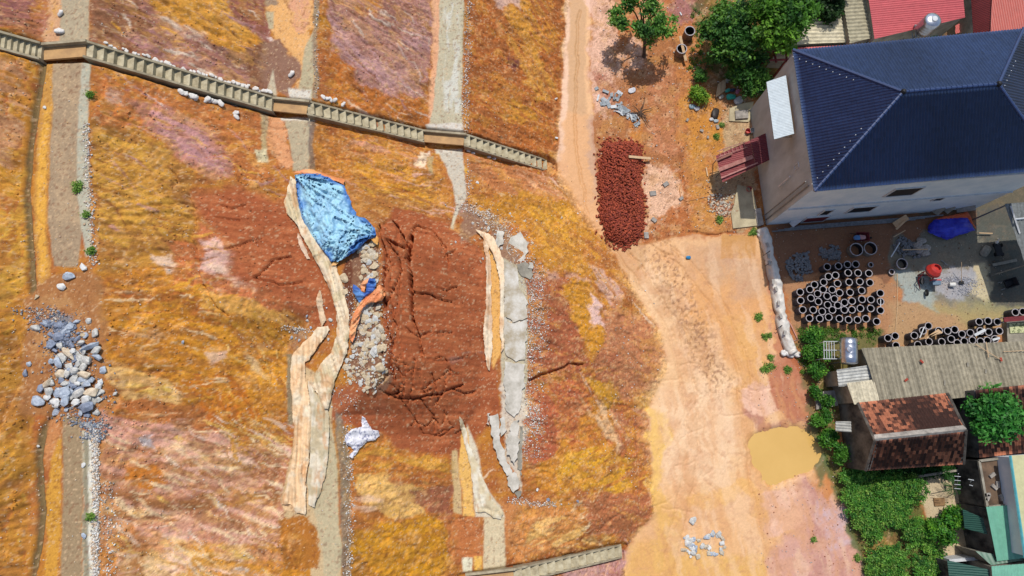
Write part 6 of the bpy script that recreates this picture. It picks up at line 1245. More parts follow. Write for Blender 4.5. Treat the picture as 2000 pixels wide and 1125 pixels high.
# red brick heap
BH = [(1174,300),(1182,282),(1205,280),(1236,276),(1250,290),(1254,308),(1248,340),(1253,380),(1258,420),(1255,448),(1246,466),(1222,480),(1204,476),(1188,468),(1178,446),(1169,424),(1173,396),(1169,352),(1172,326)]
HP = [(P(x, y, 0).x, P(x, y, 0).y) for x, y in BH]
def heap_h(x, y): d = -sdf_poly(x, y, HP); return np.clip(d/.55, 0, 1)**.7*.55*(.8+.4*vnoise(x*.9+5, y*.9+5, 320))
def brickV(): return np.array(MB().box((0, 0, 0), (.23, .11, .08)).v), np.array(MB().box((0, 0, 0), (.23, .11, .08)).f)
bv, bf = brickV(); N_ = 5200
x = rng.uniform(min(p[0] for p in HP)-.3, max(p[0] for p in HP)+.3, 30000); y = rng.uniform(min(p[1] for p in HP)-.4, max(p[1] for p in HP)+.3, 30000); dd = sdf_poly(x, y, HP)
k = dd < rng.exponential(.16, 30000)-.1+.25*(vnoise(x*1.3, y*1.3, 322)-.5); x, y = x[k][:N_], y[k][:N_]; z = heap_h(x, y)*rng.uniform(.55, 1, len(x))+.05
def eul(a, b, c):
    ca, sa, cb, sb, cc, sc_ = np.cos(a), np.sin(a), np.cos(b), np.sin(b), np.cos(c), np.sin(c)
    return np.stack([np.stack([cc*cb, cc*sb*sa-sc_*ca, cc*sb*ca+sc_*sa], -1), np.stack([sc_*cb, sc_*sb*sa+cc*ca, sc_*sb*ca-cc*sa], -1), np.stack([-sb, cb*sa, cb*ca], -1)], -2)
def scatter(name, mv, mf, pos, sca, R, col, m, label, cat, kind='stuff', parent=None):
    n = len(pos); V = np.einsum('nij,nkj->nki', R, mv[None]*sca[:, None, :])+pos[:, None, :]; F = (mf[None]+(np.arange(n)*len(mv))[:, None, None]).reshape(-1, mf.shape[1])
    o = part(name, V.reshape(-1, 3), F, m, parent, np.repeat(col, len(mv), 0), 'POINT'); 
    if kind and parent is None: tag(o, label, cat, None, kind)
    return o
m_brk = mat_col('brick_fragments', .95, 12, .25, .3, 40, .15)
n = len(x); R = eul(rng.normal(0, .5, n), rng.normal(0, .5, n), rng.uniform(0, 6.3, n)); sc = np.stack([rng.uniform(.4, 1.1, n), rng.uniform(.8, 1.05, n), rng.uniform(.8, 1.1, n)], 1)
cb = A(170,84,62)*(rng.uniform(.65, 1.25, (n, 1)))+(rng.random((n, 1)) < .12)*A(90,40,20)
scatter('brick_heap', bv, bf, np.stack([x, y, z], 1), sc, R, cb, m_brk, 'long heap of broken red bricks on the silted road', 'brick heap')
gx = np.arange(min(p[0] for p in HP), max(p[0] for p in HP), .2); gy = np.arange(min(p[1] for p in HP), max(p[1] for p in HP), .2)
BM_ = [raw_mesh('brick', bv*np.array([s_, 1, 1]), bf) for s_ in (1, .75, .55)]
for i, b in enumerate(BM_): b.materials.append(mat('brick_%d' % i, [(178,90,66), (150,70,54), (172,92,72)][i], [(140,56,46), (118,44,40), (132,58,50)][i], .95, 8))
k = 0
while k < 300:
    X_, Y_ = random.uniform(gx[0], gx[-1]), random.uniform(gy[0], gy[-1])
    if sdf_poly(np.array([X_]), np.array([Y_]), HP)[0] > -.12: continue
    h = heap_h(np.array([X_]), np.array([Y_]))[0]; o = bpy.data.objects.new('brick', BM_[k % 3]); SC.collection.objects.link(o); o.location = (X_, Y_, h+.07); o.rotation_euler = (random.gauss(0, .35), random.gauss(0, .35), random.random()*6.3)
    tag(o, 'broken red brick on top of the long red brick heap', 'brick', 'bricks on top of the red heap'); k += 1
# debris along the pale wall
t = thing('scaffold_pipes', P(1700,446,0), 'bundle of long grey scaffold pipes lying along the foot of the pale blue wall', 'pipes')
for k in range(5): MB().tube([P(1508+k*12, 452-k*2.5, .2+.05*k), P(1770+k*18, 432-k*3, .25+.06*k)], .045, 6).obj('scaffold_pipe', m_greysteel, t)
for i, (a, lb) in enumerate([((1746,440,1772,424), 'pale splintered board leaning on the pale blue wall, left of the others'), ((1826,418,1842,404), 'grey board leaning on the pale blue wall near the tarpaulin'), ((1846,414,1862,402), 'second grey board leaning near the tarpaulin'), ((1868,410,1905,405), 'pale flat board leaning above the orange hem'), ((1545,440,1566,424), 'whitish board leaning beside the maroon door'), ((1750,448,1768,431), 'broken pale lath beside the splintered board')]):
    plank(*a, .4, .45 if i != 5 else .15, .05, lb, m=[m_wood, m_concg, m_concg, m_ridge, m_frame, m_wood][i], z1=1.0)
plank(1740,502-0,1757,474,.35,.08,.06,'thin white-pink batten leaning over the right paving block heap', m=m_frame); plank(1763,488,1812,487,.45,.07,.05,'thin greenish lath lying across the cement bags')
plank(1745,463,1768,450,.3,.06,.05,'thin pale lath behind the right paving block heap'); plank(1905,455,1938,456,.2,.07,.05,'thin yellowish lath right of the blue tarpaulin'); plank(1938,518,1985,508,.15,.22,.06,'long grey-brown beam at the shadow edge near the right side', m=m_concg)
plank(1838,520-12,1850,518,.1,.05,.04,'thin dark rod on the shaded concrete above the mixer', m=m_greysteel)
for k in range(5): plank(1807+k*2.2, 662-k*1.5, 1833+k*1.6, 644+k*1.3, 1.06+.05*(k % 2), .12, .05, 'pale timber plank in the bundle laid over the standing pipes', grp='planks laid over the pipes')
plank(1796,660,1805,638,1.05,.07,.04,'thin white batten leaning on the pipes left of the plank bundle', m=m_frame); plank(1903,655,1924,644,1.06,.2,.05,'whitish board laid over the pipes right of the plank bundle', m=m_frame); plank(1938,664,1952,660,1.06,.16,.05,'short white board on the last pipe of the rows', m=m_frame)
cs = thing('cistern', P(1990,650,0), 'low concrete cistern with patterned greenish cover at the right edge', 'cistern'); q = [P(x, y, .6) for x, y in [(1966,626),(2040,618),(2044,668),(1968,670)]]
MB().prism([(p.x, p.y) for p in q], 0, .6).obj('wall', m_concg, cs); MB().prism([(p.x, p.y) for p in [P(x, y, .62) for x, y in [(1970,632),(2036,626),(2036,648),(1972,651)]]], .6, .68).obj('cover', mat('patterned_cover', (206,208,160), (120,130,90), .8, 5, .2, contrast=(.45, .52)), cs)
tg = thing('shelter', P(1995,600,0), 'small dark shelter with maroon edge at the right edge of the yard', 'shelter'); q = [P(x, y, 1.4) for x, y in [(1960,620),(2050,612),(2050,622),(1962,629)]]; MB().prism([(p.x, p.y) for p in q], 1.3, 1.4).obj('roof', m_maroon, tg)
for p in q: MB().tube([(p.x, p.y, 0), (p.x, p.y, 1.3)], .04, 5).obj('post', m_greysteel, tg)
# concrete aprons beside the grey wall
def pad(poly, h, label, m=m_concg, name='concrete_slab', cat='slab'): return tag(MB().prism([P(x, y, h)[:2] for x, y in poly], -.1, h).obj(name, m, None), label, cat)
m_pad = mat('pale_screed', (214,200,164), (176,162,132), .9, 1.2, .2)
pad([(1440,360),(1470,368),(1478,405),(1483,440),(1432,446),(1428,415),(1434,400)], .12, 'pale concrete apron at the foot of the grey wall near the barrier', m_pad); pad([(1425,212),(1445,203),(1472,198),(1466,232),(1462,238),(1424,236)], .12, 'pale concrete apron with a hatch beside the rubbish', m_pad)
pad([(1436,216),(1461,214),(1462,230),(1437,232)], .3, 'rectangular concrete hatch cover on the pale apron beside the rubbish', m_ridge, 'hatch_cover', 'cover'); pad([(1474,408),(1486,406),(1492,438),(1480,442)], .22, 'cream kerb strip against the corner of the grey wall', m_ridge)
# rubbish
def lump(name, x, y, s_, c_, label, cat, a=0, fl=1, sd_=50, z=.1):
    o = bpy.data.objects.new(name, bagmesh(sd_)); link(o); o.data.materials.append(mat(name+'_mat', c_, tuple(.75*k for k in c_), .5, 4, .4, 9)); o.location = G(x, y, z); o.scale = (s_, s_, s_*fl); o.rotation_euler = (.1, .1, a); return tag(o, label, cat)
lump('plastic_bag', 1427,190,.42,(60,196,170),'teal plastic bag, the larger of two, in the rubbish heap','bag',.1,1,51); lump('plastic_bag', 1420,178,.26,(70,200,176),'small teal plastic bag above the larger one in the rubbish heap','bag',.4,1,52); lump('plastic_bag', 1440,180,.24,(226,140,170),'pink plastic bag in the rubbish heap','bag',1,1,53)
lump('plastic_bag', 1430,177,.22,(70,80,110),'dark blue rag between the teal and pink bags','rag',.3,1,54); lump('plastic_sheet', 1442,197,.45,(226,222,220),'white folded plastic sheet below the pink bag','sheet',.6,.4,55)
lump('plastic_bag', 1352,209,.3,(170,196,206),'pale blue crumpled plastic bag below the yellow-green bush','bag',0,.8,56); lump('plastic_bag', 1361,213,.26,(230,228,232),'white crumpled bag right of the pale blue one below the bush','bag',.5,.7,57); lump('sack', 1421,157,.3,(206,196,180),'pale crate-like sack leaning under the dark shrubs','sack',.8,1.2,58)
lump('plastic_bag', 1344,503,.2,(50,150,206),'small bright blue plastic scrap on the silted road','plastic scrap',0,.5,59); lump('plastic_bag', 1389,234,.2,(230,230,232),'white bag lying below the burnt dark patch','bag',.2,.8,60); lump('plastic_bag', 1398,237,.22,(190,204,210),'grey-blue bag right of the white one below the burnt patch','bag',.2,.8,61)
lump('paper_sheet', 1234,177,.34,(236,234,238),'torn white paper sheet on the ground below the tree','sheet',.4,.25,62); lump('sack', 1408,190,.25,(226,214,196),'cream sack beside the timber scraps in the rubbish heap','sack',.4,.7,63)
lump('burnt_pile', 1397,222,.5,(60,50,46),'black burnt twiggy patch left of the pale concrete apron','burnt patch',1.2,.5,64)
for k in range(7): plank(1399+k*2.6, 190-k*2, 1404+k*2.2+random.uniform(-2, 2), 164-k*1.5, .15+.04*(k % 3), .12, .05, 'pale timber scrap in the bundle left of the teal bags', grp='timber scraps beside the teal bags')
m_slate = mat('grey_broken_sheet', (178,186,190), (136,144,150), .8, 3)
for k in range(40):
    x, y = 1195+random.gauss(0, 13), 190+random.gauss(0, 12)
    if k > 15: x, y = 1206+(k-15)*1.5+random.gauss(0, 5), 200+(k-15)*1.5+random.gauss(0, 5)
    tag(MB().box(G(x, y, .08), (random.uniform(.25, .75), random.uniform(.14, .34), .03), random.random()*3, random.gauss(0, .3), random.gauss(0, .3)).obj('roofing_fragment', m_slate if k % 4 else m_frame, None), 'broken grey roofing-sheet fragment in the litter below the tree', 'fragment', 'roofing fragments below the tree')
for x, y, s_, lb in [(1277,430,.42,'white square block right of the brick heap'), (1330,388,.34,'cream block on the waste ground at the end of the hose'), (1401,251-2,.34,'cream stone block below the burnt patch'), (1370,256,.28,'white-orange block on the waste ground'), (1382,250+19,.22,'small red-brown brick beside a tuft'), (1408,396,.3,'white block in the litter left of the apron'), (1391,382,.24,'small pale block left of the white one'), (1342,235,.26,'white flake on the ochre ground'), (1262,460,.5,'flat grey slab fragment at the lower right of the brick heap'), (1275,378,.5,'flat whitish slab fragment right of the brick heap, upper'), (1300,360,.45,'flat cream slab fragment beyond the upper one')]:
    tag(MB().box(G(x, y, .07), (s_, s_*.7, .12), random.random()*3, .1, .1).obj('block', m_ridge, None), lb, 'block')
m_hose = mat('orange_hose', (214,150,90), (190,126,70), .6)
tag(MB().tube([G(x, y, .04) for x, y in [(1322,320),(1331,345),(1327,372),(1330,388),(1342,393),(1360,389),(1375,385),(1400,386),(1412,387)]], .035, 6).obj('hose', m_hose, None), 'thin orange hose curving over the waste ground to the grey wall', 'hose')
tag(MB().tube([G(x, y, .04) for x, y in [(1752,535),(1752,600),(1748,650),(1744,690)]], .025, 5).obj('hose', m_wood, None), 'pale rope running down the yard between the pipe cluster and the mixer', 'rope')
tag(MB().tube([P(1530,612,.15), P(1545,635,.12), P(1558,663,.1), P(1548,666,.1)], .03, 5).obj('pipe_scrap', mat('pink_pvc', (236,180,170), (220,160,150)), None), 'thin pink plastic pipe right of the lower part of the long barrier', 'pipe')
# dead branch below the tree
db = MB()
for k in range(9):
    a = k*.75; p0 = G(1250, 222, .15); pts = [p0]
    for j in range(4): a += random.uniform(-.5, .5); sc_b = .18+.22*((k*37) % 5)/4; pts.append(pts[-1]+Vector((math.cos(a)*sc_b, math.sin(a)*sc_b, random.uniform(-.05, .12))))
    db.tube(pts, [.07, .05, .035, .02, .01], 5)
m_bark = mat('dark_bark', (112,88,70), (74,58,48), .95, 5, .4); tag(db.obj('dead_branch', m_bark, None), 'dead dark uprooted stump with spreading roots below the tree', 'dead branch')
# pond
pp = []
for i in range(60):
    a = i/60*2*math.pi; pp.append(a)
m_pond = mat('muddy_pond_water', (228,184,106), (222,178,100), .22, .35, .04, 3, .5)
pv = np.array([[*Pn(x, y, -.12), -.12] for x, y in [(1440,815),(1625,815),(1625,960),(1440,960)]]); po = part('water', pv, [(0, 3, 2, 1)], m_pond); po['kind'] = 'structure'
# ================================================================ VEGETATION
m_leaf = mat_col('foliage', .55, 8, .12, 0, 10, .3, trans=.34)
LC = [(72,120,46), (84,140,44), (120,170,56), (36,74,34)]
def leafcloud(name, blobs, n, size, parent, cols=LC, up=.5, seed=0, kind=None, label=None, cat=None, group=None):
    """blobs: (centre, rx, ry, rz, weight). Small leaf faces spread through the crown in sprigs"""
    r = np.random.default_rng(900+seed); w_ = np.array([b[4] for b in blobs], float); w_ /= w_.sum(); ns = max(4, n//14); bi = r.choice(len(blobs), ns, p=w_)
    d = r.normal(size=(ns, 3)); d /= np.linalg.norm(d, axis=1)[:, None]; rad = r.random(ns)[:, None]**.45
    C_ = np.array([[b[0][0], b[0][1], b[0][2]] for b in blobs])[bi]; Rr = np.array([b[1:4] for b in blobs])[bi]; sp = C_+d*rad*Rr
    if n > 1500 and kind is None:
        kp = (vnoise(sp[:, 0]*1.5+seed, sp[:, 1]*1.5, 480)*.6+vnoise(sp[:, 0]*3.1, sp[:, 1]*3.1+sp[:, 2], 481)*.4) > .40; sp = sp[kp]; bi = bi[kp]; ns = len(sp)
    cs = np.array([A(*c) for c in cols]); tone = cs[np.minimum((r.random(ns)**1.1*len(cs)).astype(int), len(cs)-1)]
    tone = tone*.6+cs[np.minimum(bi*7 % len(cs), len(cs)-1)]*.4
    k = n//ns; pos = np.repeat(sp, k, 0)+r.normal(size=(ns*k, 3))*size*1.15*np.array([1, 1, .6]); col = np.repeat(tone, k, 0)*r.uniform(.75, 1.25, (ns*k, 1)); m = ns*k
    nr = r.normal(size=(m, 3)); nr[:, 2] = np.abs(nr[:, 2])+up; nr /= np.linalg.norm(nr, axis=1)[:, None]; t = np.cross(nr, r.normal(size=(m, 3))); t /= np.linalg.norm(t, axis=1)[:, None]; b = np.cross(nr, t)
    L_l = size*r.uniform(.6, 1.2, (m, 1)); W_ = L_l*r.uniform(.38, .6, (m, 1))
    V = np.stack([pos-t*L_l, pos+b*W_, pos+t*L_l-nr*L_l*.25, pos-b*W_], 1).reshape(-1, 3); F = np.arange(m*4).reshape(m, 4)
    o = part(name, V, F, m_leaf, parent, np.repeat(col, 4, 0), 'POINT', base=True); return tag(o, label, cat, group, kind)
def tree(name, base, blobs, n, size, label, cat, cols=LC, trunk_r=.14, limbs=6, seed=0, bark=m_bark, group=None):
    """base pixel, blobs (px, py, z, r_px, rz)"""
    b = G(*base); t = thing(name, b, label, cat, group); bl = []
    for px, py, z, rp, rz_ in blobs: c = P(px, py, z); r = rp/25.0*(CAMH-z)/CAMH*1.02; bl.append((c, r, r, rz_, rp*rp))
    cen = sum((Vector(q[0])*q[4] for q in bl), Vector())/sum(q[4] for q in bl); fork = b.lerp(Vector((cen.x, cen.y, cen.z*.55)), .8)
    q = MB().tube([b-Vector((0, 0, .1)), b.lerp(fork, .5)+Vector((.06, .03, 0)), fork], [trunk_r*1.25, trunk_r, trunk_r*.8], 8)
    for k, bb in enumerate(sorted(bl, key=lambda z_: -z_[4])[:max(limbs, 3)]):
        e = Vector(bb[0]); mid = fork.lerp(e, .55)+Vector((random.uniform(-.2, .2), random.uniform(-.2, .2), random.uniform(0, .3))); q.tube([fork, mid, e], [trunk_r*.7, trunk_r*.42, .02], 6)
        for j in range(5): a = random.random()*6.3; q.tube([mid.lerp(e, j/5), e+Vector((math.cos(a)*bb[1]*.75, math.sin(a)*bb[2]*.75, random.uniform(-.2, .4)*bb[3]))], [trunk_r*.25, .01], 4)
    q.obj('trunk', bark, t); leafcloud('crown', bl, n, size, t, cols, seed=seed); return t
GR = [(84,140,54), (112,168,66), (146,194,82), (68,114,52)]
tree('tree', (1258,112), [(1277,42,4.2,26,.8),(1262,60,3.8,20,.7),(1290,55,3.9,18,.6),(1305,60,3.6,12,.5),(1246,50,3.8,13,.6),(1215,44,3.4,13,.5),(1200,42,3.4,10,.4),(1205,22,3.4,12,.5),(1228,8,3.4,13,.5),(1262,8,4.2,20,.7),(1288,12,4.2,22,.7),(1290,-20,4,20,.7),(1240,-15,4,20,.7),(1270,84,3,9,.4),(1312,38,3.4,8,.4)], 5200, .15, 'slender tree with open bright green crown beside the silted road', 'tree', GR, .13, 10, 1)
DG = [(58,108,46), (86,144,54), (128,182,70), (42,82,40), (70,122,48)]
tree('tree', (1418,80), [(1420,60,3.2,34,1.4),(1395,35,3,24,1),(1440,90,3.2,34,1.3),(1410,100,2.6,20,.9),(1450,40,3.6,34,1.3),(1375,60,2.4,16,.8),(1425,20,3.2,28,1)], 12000, .17, 'broad dark green tree in the group above the rubbish heap, the left one', 'tree', DG, .16, 7, 2)
tree('tree', (1500,90), [(1545,30,5.5,44,1.5),(1520,60,5,36,1.3),(1575,20,5.2,28,1.2),(1500,15,5,34,1.3),(1545,-20,5.5,44,1.4),(1490,70,4.2,28,1.2),(1530,85,4.2,22,1)], 15000, .17, 'tallest bright-crowned tree leaning over the cream corrugated roof', 'tree', [(60,112,38), (92,148,46), (124,176,56), (44,84,36), (104,160,50)], .2, 7, 3)
tree('tree', (1612,30), [(1625,-10,4,30,1.3),(1600,10,3.6,22,1),(1622,22,3.4,18,.9)], 4200, .17, 'dark shaded tree between the tallest crown and the beige roof', 'tree', [(36,62,30), (46,78,34), (60,98,40)], .14, 4, 4)
tree('shrub', (1452,160), [(1455,150,1.8,26,.9),(1480,155,1.6,24,.9),(1465,172,1.4,20,.7),(1440,140,1.6,18,.8),(1494,168,1.4,16,.7),(1480,125,2,24,.9)], 9000, .13, 'large dense shrub right above the teal bags', 'shrub', DG, .08, 5, 5)
tree('shrub', (1363,190), [(1365,185,.7,14,.45),(1358,178,.6,10,.4),(1374,190,.6,10,.4)], 2200, .1, 'yellow-green bush above the pale blue bag', 'shrub', [(120,170,50), (150,196,62), (176,200,70), (90,146,46)], .04, 3, 6)
tree('shrub', (1375,140), [(1378,130,.7,14,.4),(1368,148,.6,12,.4),(1386,118,.7,12,.4),(1372,156,.5,10,.3)], 1700, .1, 'loose low green shrub between the big tree and the yellow-green bush', 'shrub', GR, .04, 3, 7)
tree('tree', (1940,812), [(1945,808,4,30,.8),(1920,790,3.8,22,.7),(1970,795,3.9,24,.7),(1930,835,3.8,22,.6),(1960,832,3.8,24,.6),(1905,800,3.6,14,.5),(1945,778,3.8,22,.7),(1988,812,3.7,14,.5),(1925,812,4,18,.6),(1985,785,3.6,10,.5)], 7600, .19, 'round bright green papaya-like tree over the brown tiled roof', 'tree', [(52,128,48), (78,156,60), (108,182,84), (40,104,42)], .12, 8, 8)
def fronds(name, px, py, z, n, L_f, label, cat, c=(78,140,48), seed=0):
    b = G(px, py); t = thing(name, b, label, cat); top = b+Vector((0, 0, z)); r = np.random.default_rng(seed); V = []; F = []
    MB().tube([b, top], [.07, .05], 6).obj('stem', m_bark, t)
    for k in range(n):
        a = k/n*2*math.pi+r.uniform(-.2, .2); dr = Vector((math.cos(a), math.sin(a), 0)); sd_ = Vector((-math.sin(a), math.cos(a), 0))
        for j in range(14):
            u_ = j/14; p = top+dr*L_f*u_+Vector((0, 0, .35*math.sin(u_*2.6)-.25*u_)); lw = L_f*.2*math.sin(u_*2.8+.2)
            for s_ in (-1, 1): i = len(V); V += [p, p+dr*.018, p+sd_*s_*lw+dr*lw*.9-Vector((0, 0, .05)), p+sd_*s_*lw*.5+dr*lw*.3]; F.append((i, i+1, i+2, i+3))
    part('fronds', V, np.array(F), m_leaf, t, np.tile(A(*c), (len(V), 1))*r.uniform(.8, 1.2, (len(V), 1)), 'POINT'); return t
fronds('palm', 1846, 948, .8, 9, .8, 'small dark palm in the pale courtyard', 'palm', (66,120,54), 2)
SHR = [(1590,655,16,'green shrub at the top of the strip by the lying steel tank'),(1600,690,20,'dense shrub left of the metal grille rack'),(1583,690,12,'small shrub between the barrier end and the dense shrub'),(1597,725,15,'shrub beside the silver lean-to'),(1597,768,13,'bush beside the broken planter, upper'),(1617,785,9,'small bush standing in the broken planter'),(1603,818,18,'dark round bush right of the muddy pond'),(1618,860,14,'bush under the black gable wall'),(1640,885,18,'bush at the lower left corner of the tiled house'),(1622,850,10,'small bush by the short corrugated sheet')]
for i, (x, y, r_, lb) in enumerate(SHR): tree('shrub', (x, y+3), [(x+random.uniform(-.3, .3)*r_, y+random.uniform(-.35, .3)*r_, .55+r_*.02, r_*random.uniform(.6, .85), .45) for _ in range(4)], int(260*r_/2.2), .11, lb, 'shrub', [(60,122,40), (86,152,50), (122,182,62), (44,92,36)], .03, 4, 20+i)
for i, (x, y, r_, lb) in enumerate([(1858,1010,22,'bright bush at the right side of the pale courtyard'), (1822,1030,18,'bright bush at the left side of the pale courtyard'), (1848,1048,14,'bush between the other two at the bottom of the pale courtyard')]):
    tree('shrub', (x, y), [(x+random.uniform(-.4, .4)*r_, y+random.uniform(-.4, .4)*r_, 1.1, r_*.62, .7) for _ in range(6)], int(300*r_/2), .12, lb, 'shrub', [(66,134,40), (96,166,50), (130,188,56), (48,100,36)], .05, 5, 40+i)
TUF = [(1482,619,11,'grass tuft on the road left of the barrier, the uppermost'),(1493,658,6,'tiny grass tuft below the uppermost one'),(1501,655,6,'tiny grass tuft right beside its twin'),(1502,697,9,'grass tuft near the barrier end, upper one'),(1492,722,11,'grass tuft near the barrier end, lower left one'),(1505,718,9,'grass tuft near the barrier end, lower right one'),(1538,722,8,'small weed tuft below the barrier end'),(178,184,8,'round green tuft on the top terrace below the stairs'),(155,366,13,'large green tuft on the top terrace'),(180,492,8,'green tuft above the boulders on the top terrace'),(170,420,5,'small weed on the terrace edge'),(178,1010,6,'faint weed on the lower terrace edge'),(1405,428,9,'weed tuft on the waste ground by the apron'),(1472,453,10,'weed tuft beside the upper barrier end'),(1672,1088,8,'green tuft on the pinkish ground at the bottom'),(1588,1052,4,'tiny weed on the pinkish ground'),(1398,268,6,'weed beside the cream stone block'),(1410,300-55,5,'weed near the burnt patch')]
for i, (x, y, r_, lb) in enumerate(TUF):
    g_ = G(x, y); px_m = 40 if x < 300 else 25; rr = r_/px_m
    o = leafcloud('grass_tuft', [(g_+Vector((random.uniform(-.5, .5)*rr, random.uniform(-.5, .5)*rr, .1)), rr*random.uniform(.3, .75), rr*random.uniform(.3, .75), random.uniform(.04, .12), 1) for _ in range(6)], int(80+r_*34), .06, None, [(116,170,64), (146,190,82), (176,200,104), (90,134,56)], seed=60+i, label=lb, cat='grass tuft')
# ground cover bottom right
VG = [(1640,930),(1660,910),(1700,925),(1780,925),(1800,960),(1800,1000),(1810,1050),(1838,1090),(1840,1180),(1720,1180),(1690,1100),(1665,1020),(1645,975)]
xs = rng.uniform(1600, 1850, 30000); ys = rng.uniform(880, 1190, 30000); d = sdf_poly(xs+(vnoise(xs*.06, ys*.06, 330)-.5)*30, ys+(vnoise(xs*.06+9, ys*.06, 331)-.5)*30, VG); gap = fbm(xs*.03, ys*.03, 332, 3)
k = (d < 0) & (gap < .65); xs, ys = xs[k][:1900], ys[k][:1900]; g = Gn(xs, ys); hz = fbm(xs*.035, ys*.035, 340, 3)
leafcloud('ground_cover', [((a[0], a[1], .1+h_*1.1), .3, .3, .25, 1) for a, h_ in zip(g, hz)], 66000, .085, None, [(72,136,52), (98,166,60), (140,200,80), (46,92,42), (84,150,56), (164,200,90)], seed=80, kind='stuff', label='dense tangled green undergrowth filling the plot below the tiled house', cat='undergrowth')
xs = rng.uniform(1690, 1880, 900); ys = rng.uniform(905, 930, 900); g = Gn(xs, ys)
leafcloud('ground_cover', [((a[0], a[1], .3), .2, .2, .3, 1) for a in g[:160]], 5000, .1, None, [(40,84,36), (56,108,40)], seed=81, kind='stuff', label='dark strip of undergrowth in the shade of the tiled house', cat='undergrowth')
for (a, b, c_, d_, n_, lb) in [(1345,1400,15,150,60,'sparse weeds under the big trees by the wells'), (1560,1720,640,668,110,'weeds along the foot of the pipe cluster'), (1560,1625,640,730,60,'low weeds between barrier end and the grille rack')]:
    xs = rng.uniform(a, b, n_); ys = rng.uniform(c_, d_, n_); g = Gn(xs, ys)
    leafcloud('weeds', [((q[0], q[1], .06), .22, .22, .08, 1) for q in g], n_*26, .07, None, [(96,140,50), (120,160,60), (80,120,46)], seed=82+n_, kind='stuff', label=lb, cat='weeds')
# ================================================================ GRAVEL AND CLODS
m_peb = mat_col('pebbles', .9, 6, .15, .2, 40, .2)
ov = np.array([(1, 0, 0), (0, 1, 0), (-1, 0, 0), (0, -1, 0), (0, 0, .8), (0, 0, -.8)], float); of_ = np.array([(0, 1, 4), (1, 2, 4), (2, 3, 4), (3, 0, 4), (1, 0, 5), (2, 1, 5), (3, 2, 5), (0, 3, 5)])
def pebbles(name, xs, ys, smin, smax, cols, label, lift=.3, own=None):
    g = Gn(xs, ys)
    if own is None: g = g[_interp(clay, g[:, 0], g[:, 1]) < rng.random(len(g))*1.6+.05]
    n = len(g); s_ = (smin+(smax-smin)*rng.random(n)**2.2)[:, None]*rng.uniform(.7, 1.3, (n, 3)); g[:, 2] += s_[:, 2]*lift
    if own is None: cs = np.array([A(*c) for c in cols]); c = cs[rng.integers(0, len(cs), n)]*rng.uniform(.8, 1.1, (n, 1))
    else: c = colat(g[:, 0], g[:, 1])*rng.uniform(own[0], own[1], (n, 1))
    scatter(name, ov, of_, g, s_, eul(rng.uniform(0, 6, n), rng.uniform(0, 6, n), rng.uniform(0, 6, n)), np.clip(c, 0, .85), m_peb, label, 'gravel' if own is None else 'soil clods')
def band(line, wd, n):
    seg = np.array([math.dist(line[i], line[i+1]) for i in range(len(line)-1)]); i = rng.choice(len(seg), n, p=seg/seg.sum()); t = rng.random(n); L_a = np.array(line, float)
    p = L_a[i]*(1-t[:, None])+L_a[i+1]*t[:, None]; return p[:, 0]+rng.normal(0, wd, n), p[:, 1]+rng.normal(0, 3, n)
WH = [(240,236,230), (222,214,204), (190,184,178), (232,208,182), (244,242,238), (206,176,146)]
bands = [([(168,240),(172,340),(180,440),(184,520)], 4, 900), ([(186,840),(188,940),(188,1040),(186,1140)], 3.6, 3200), ([(205,940),(215,1040),(215,1130)], 10, 500), ([(916,0),(912,100),(908,200),(908,262)], 4.5, 1300), ([(1048,520),(1052,600),(1050,700)], 9, 1200), ([(1045,790),(1048,850)], 7, 700), ([(914,310),(916,360),(912,400)], 4, 260), ([(1036,560),(1036,700),(1030,820),(1026,900)], 4.5, 1700), ([(1050,560),(1050,760),(1045,900)], 11, 800), ([(900,400),(950,420),(1010,470),(1030,520),(1040,560)], 13, 2300), ([(676,800),(682,900),(684,1000),(680,1130)], 5, 1000), ([(620,0),(618,100),(618,190)], 3, 240), ([(756,600),(760,680),(770,740)], 6, 500), ([(735,480),(744,560),(752,640)], 4, 300), ([(1000,975),(1040,985),(1080,985)], 14, 420), ([(690,560),(700,650),(720,760)], 18, 1500), ([(650,760),(690,790),(700,800)], 18, 300), ([(960,300),(1100,400),(1200,560),(1210,760),(1230,960)], 40, 500), ([(560,640),(600,650)], 12, 250)]
X_ = []; Y_ = []
for l, wd, n in bands: a, b = band(l, wd*1.15, int(n*.62)); X_.append(a); Y_.append(b)
pebbles('gravel', np.concatenate(X_), np.concatenate(Y_), .018, .075, WH, 'whitish gravel strewn along the edges of the terrace paths')
a, b = band([(70,600),(130,650),(150,760),(165,830)], 26, 2200); pebbles('gravel', a, b, .015, .085, [(206,196,184), (150,156,168), (120,128,144), (196,150,120)], 'grey and pinkish gravel around the rock pile on the terrace path')
a, b = band([(100,630),(130,640),(115,680)], 12, 500); pebbles('gravel', a, b, .04, .13, [(150,160,180), (126,136,156)], 'blue-grey broken stone at the top of the rock pile')
a, b = band([(160,830),(190,830),(180,860)], 12, 500); pebbles('gravel', a, b, .02, .09, [(130,140,156), (190,190,190)], 'blue-grey chips below the rock pile')
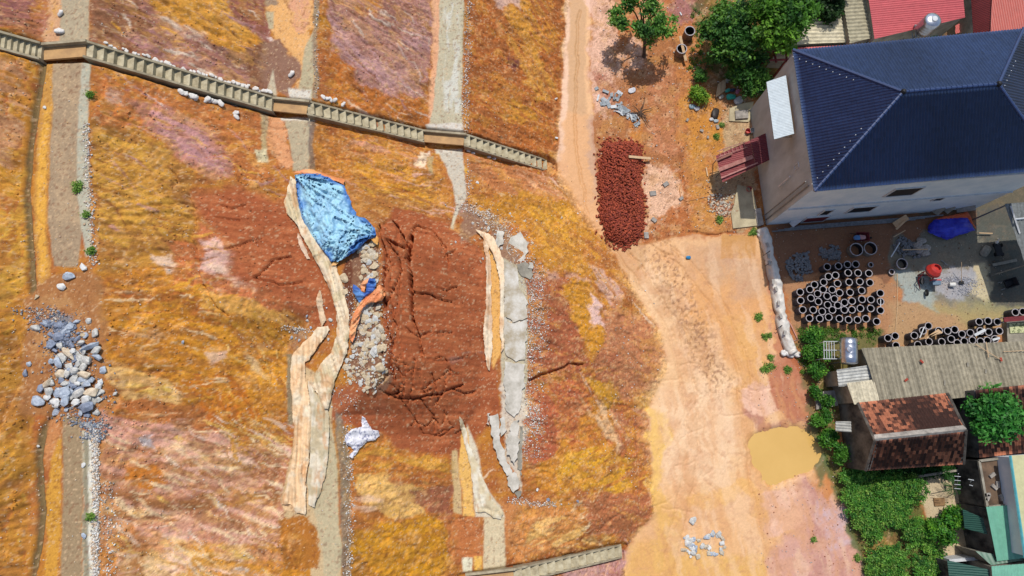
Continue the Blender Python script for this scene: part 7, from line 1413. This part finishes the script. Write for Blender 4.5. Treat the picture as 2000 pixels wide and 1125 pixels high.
n = 11000; xs = rng.uniform(-20, 1290, n); ys = rng.uniform(-20, 1145, n); k = (fbm(xs*.02, ys*.02, 350, 3) > .40) & (_interp(sl_s, *Gn(xs, ys)[:, :2].T) > .6); pebbles('soil_clods', xs[k], ys[k], .02, .085, None, 'loose clods of orange and brown soil on the slopes', .0, (.9, 1.3))
n = 5200; xs = rng.uniform(-20, 1290, n); ys = rng.uniform(-20, 1145, n); pebbles('gravel', xs, ys, .015, .05, [(230,206,176), (214,184,160), (226,220,210), (236,196,140)], 'pale chips scattered over the slopes')
n = 2600; xs = rng.uniform(1170, 1500, n); ys = rng.uniform(-10, 460, n); pebbles('gravel', xs, ys, .02, .08, [(236,216,190), (206,150,110), (150,100,70), (226,226,220), (120,80,60)], 'pale litter and chips on the waste ground')
a, b = band([(1400,380),(1420,420),(1415,400)], 14, 700); pebbles('gravel', a, b, .03, .14, [(226,206,180), (206,196,180), (180,120,90)], 'cream rubble chips beside the pale apron')
n = 900; xs = rng.uniform(1500, 1960, n); ys = rng.uniform(445, 690, n); pebbles('gravel', xs, ys, .02, .07, [(206,196,180), (150,120,96)], 'small stones on the yard floor')
a, b = band([(1850,545),(1890,550),(1885,575)], 14, 1400); pebbles('gravel', a, b, .02, .06, [(176,178,190), (146,148,160), (206,206,210)], 'grey gravel spread in the yard right of the mixer')
n = 700; xs = rng.uniform(1480, 1680, n); ys = rng.uniform(690, 1125, n); pebbles('gravel', xs, ys, .02, .07, [(226,180,150), (180,120,90), (206,196,190)], 'small chips on the reddish ground by the pond')
for i in range(62):
    x, y = (1355+random.gauss(0, 10), 1066+random.gauss(0, 10)) if i < 34 else (1395+15*math.cos(i*.5)+random.gauss(0, 3), 1060+21*math.sin(i*.5)+random.gauss(0, 3))
    if i > 56: x, y = 1352+random.gauss(0, 3), 1018+random.gauss(0, 3)
    r = random.uniform(.12, .34); rock('stone', G(x, y), r, r*.8, r*.6, random.random()*3, random.choice(['white', 'grey', 'pale', 'blue']), 'pale stone in the heap on the silted road at the bottom' if i < 57 else 'stone of the small group above the pale heap on the road', 'stone', 'pale stones heaped on the road' if i < 57 else 'small stone group on the road')
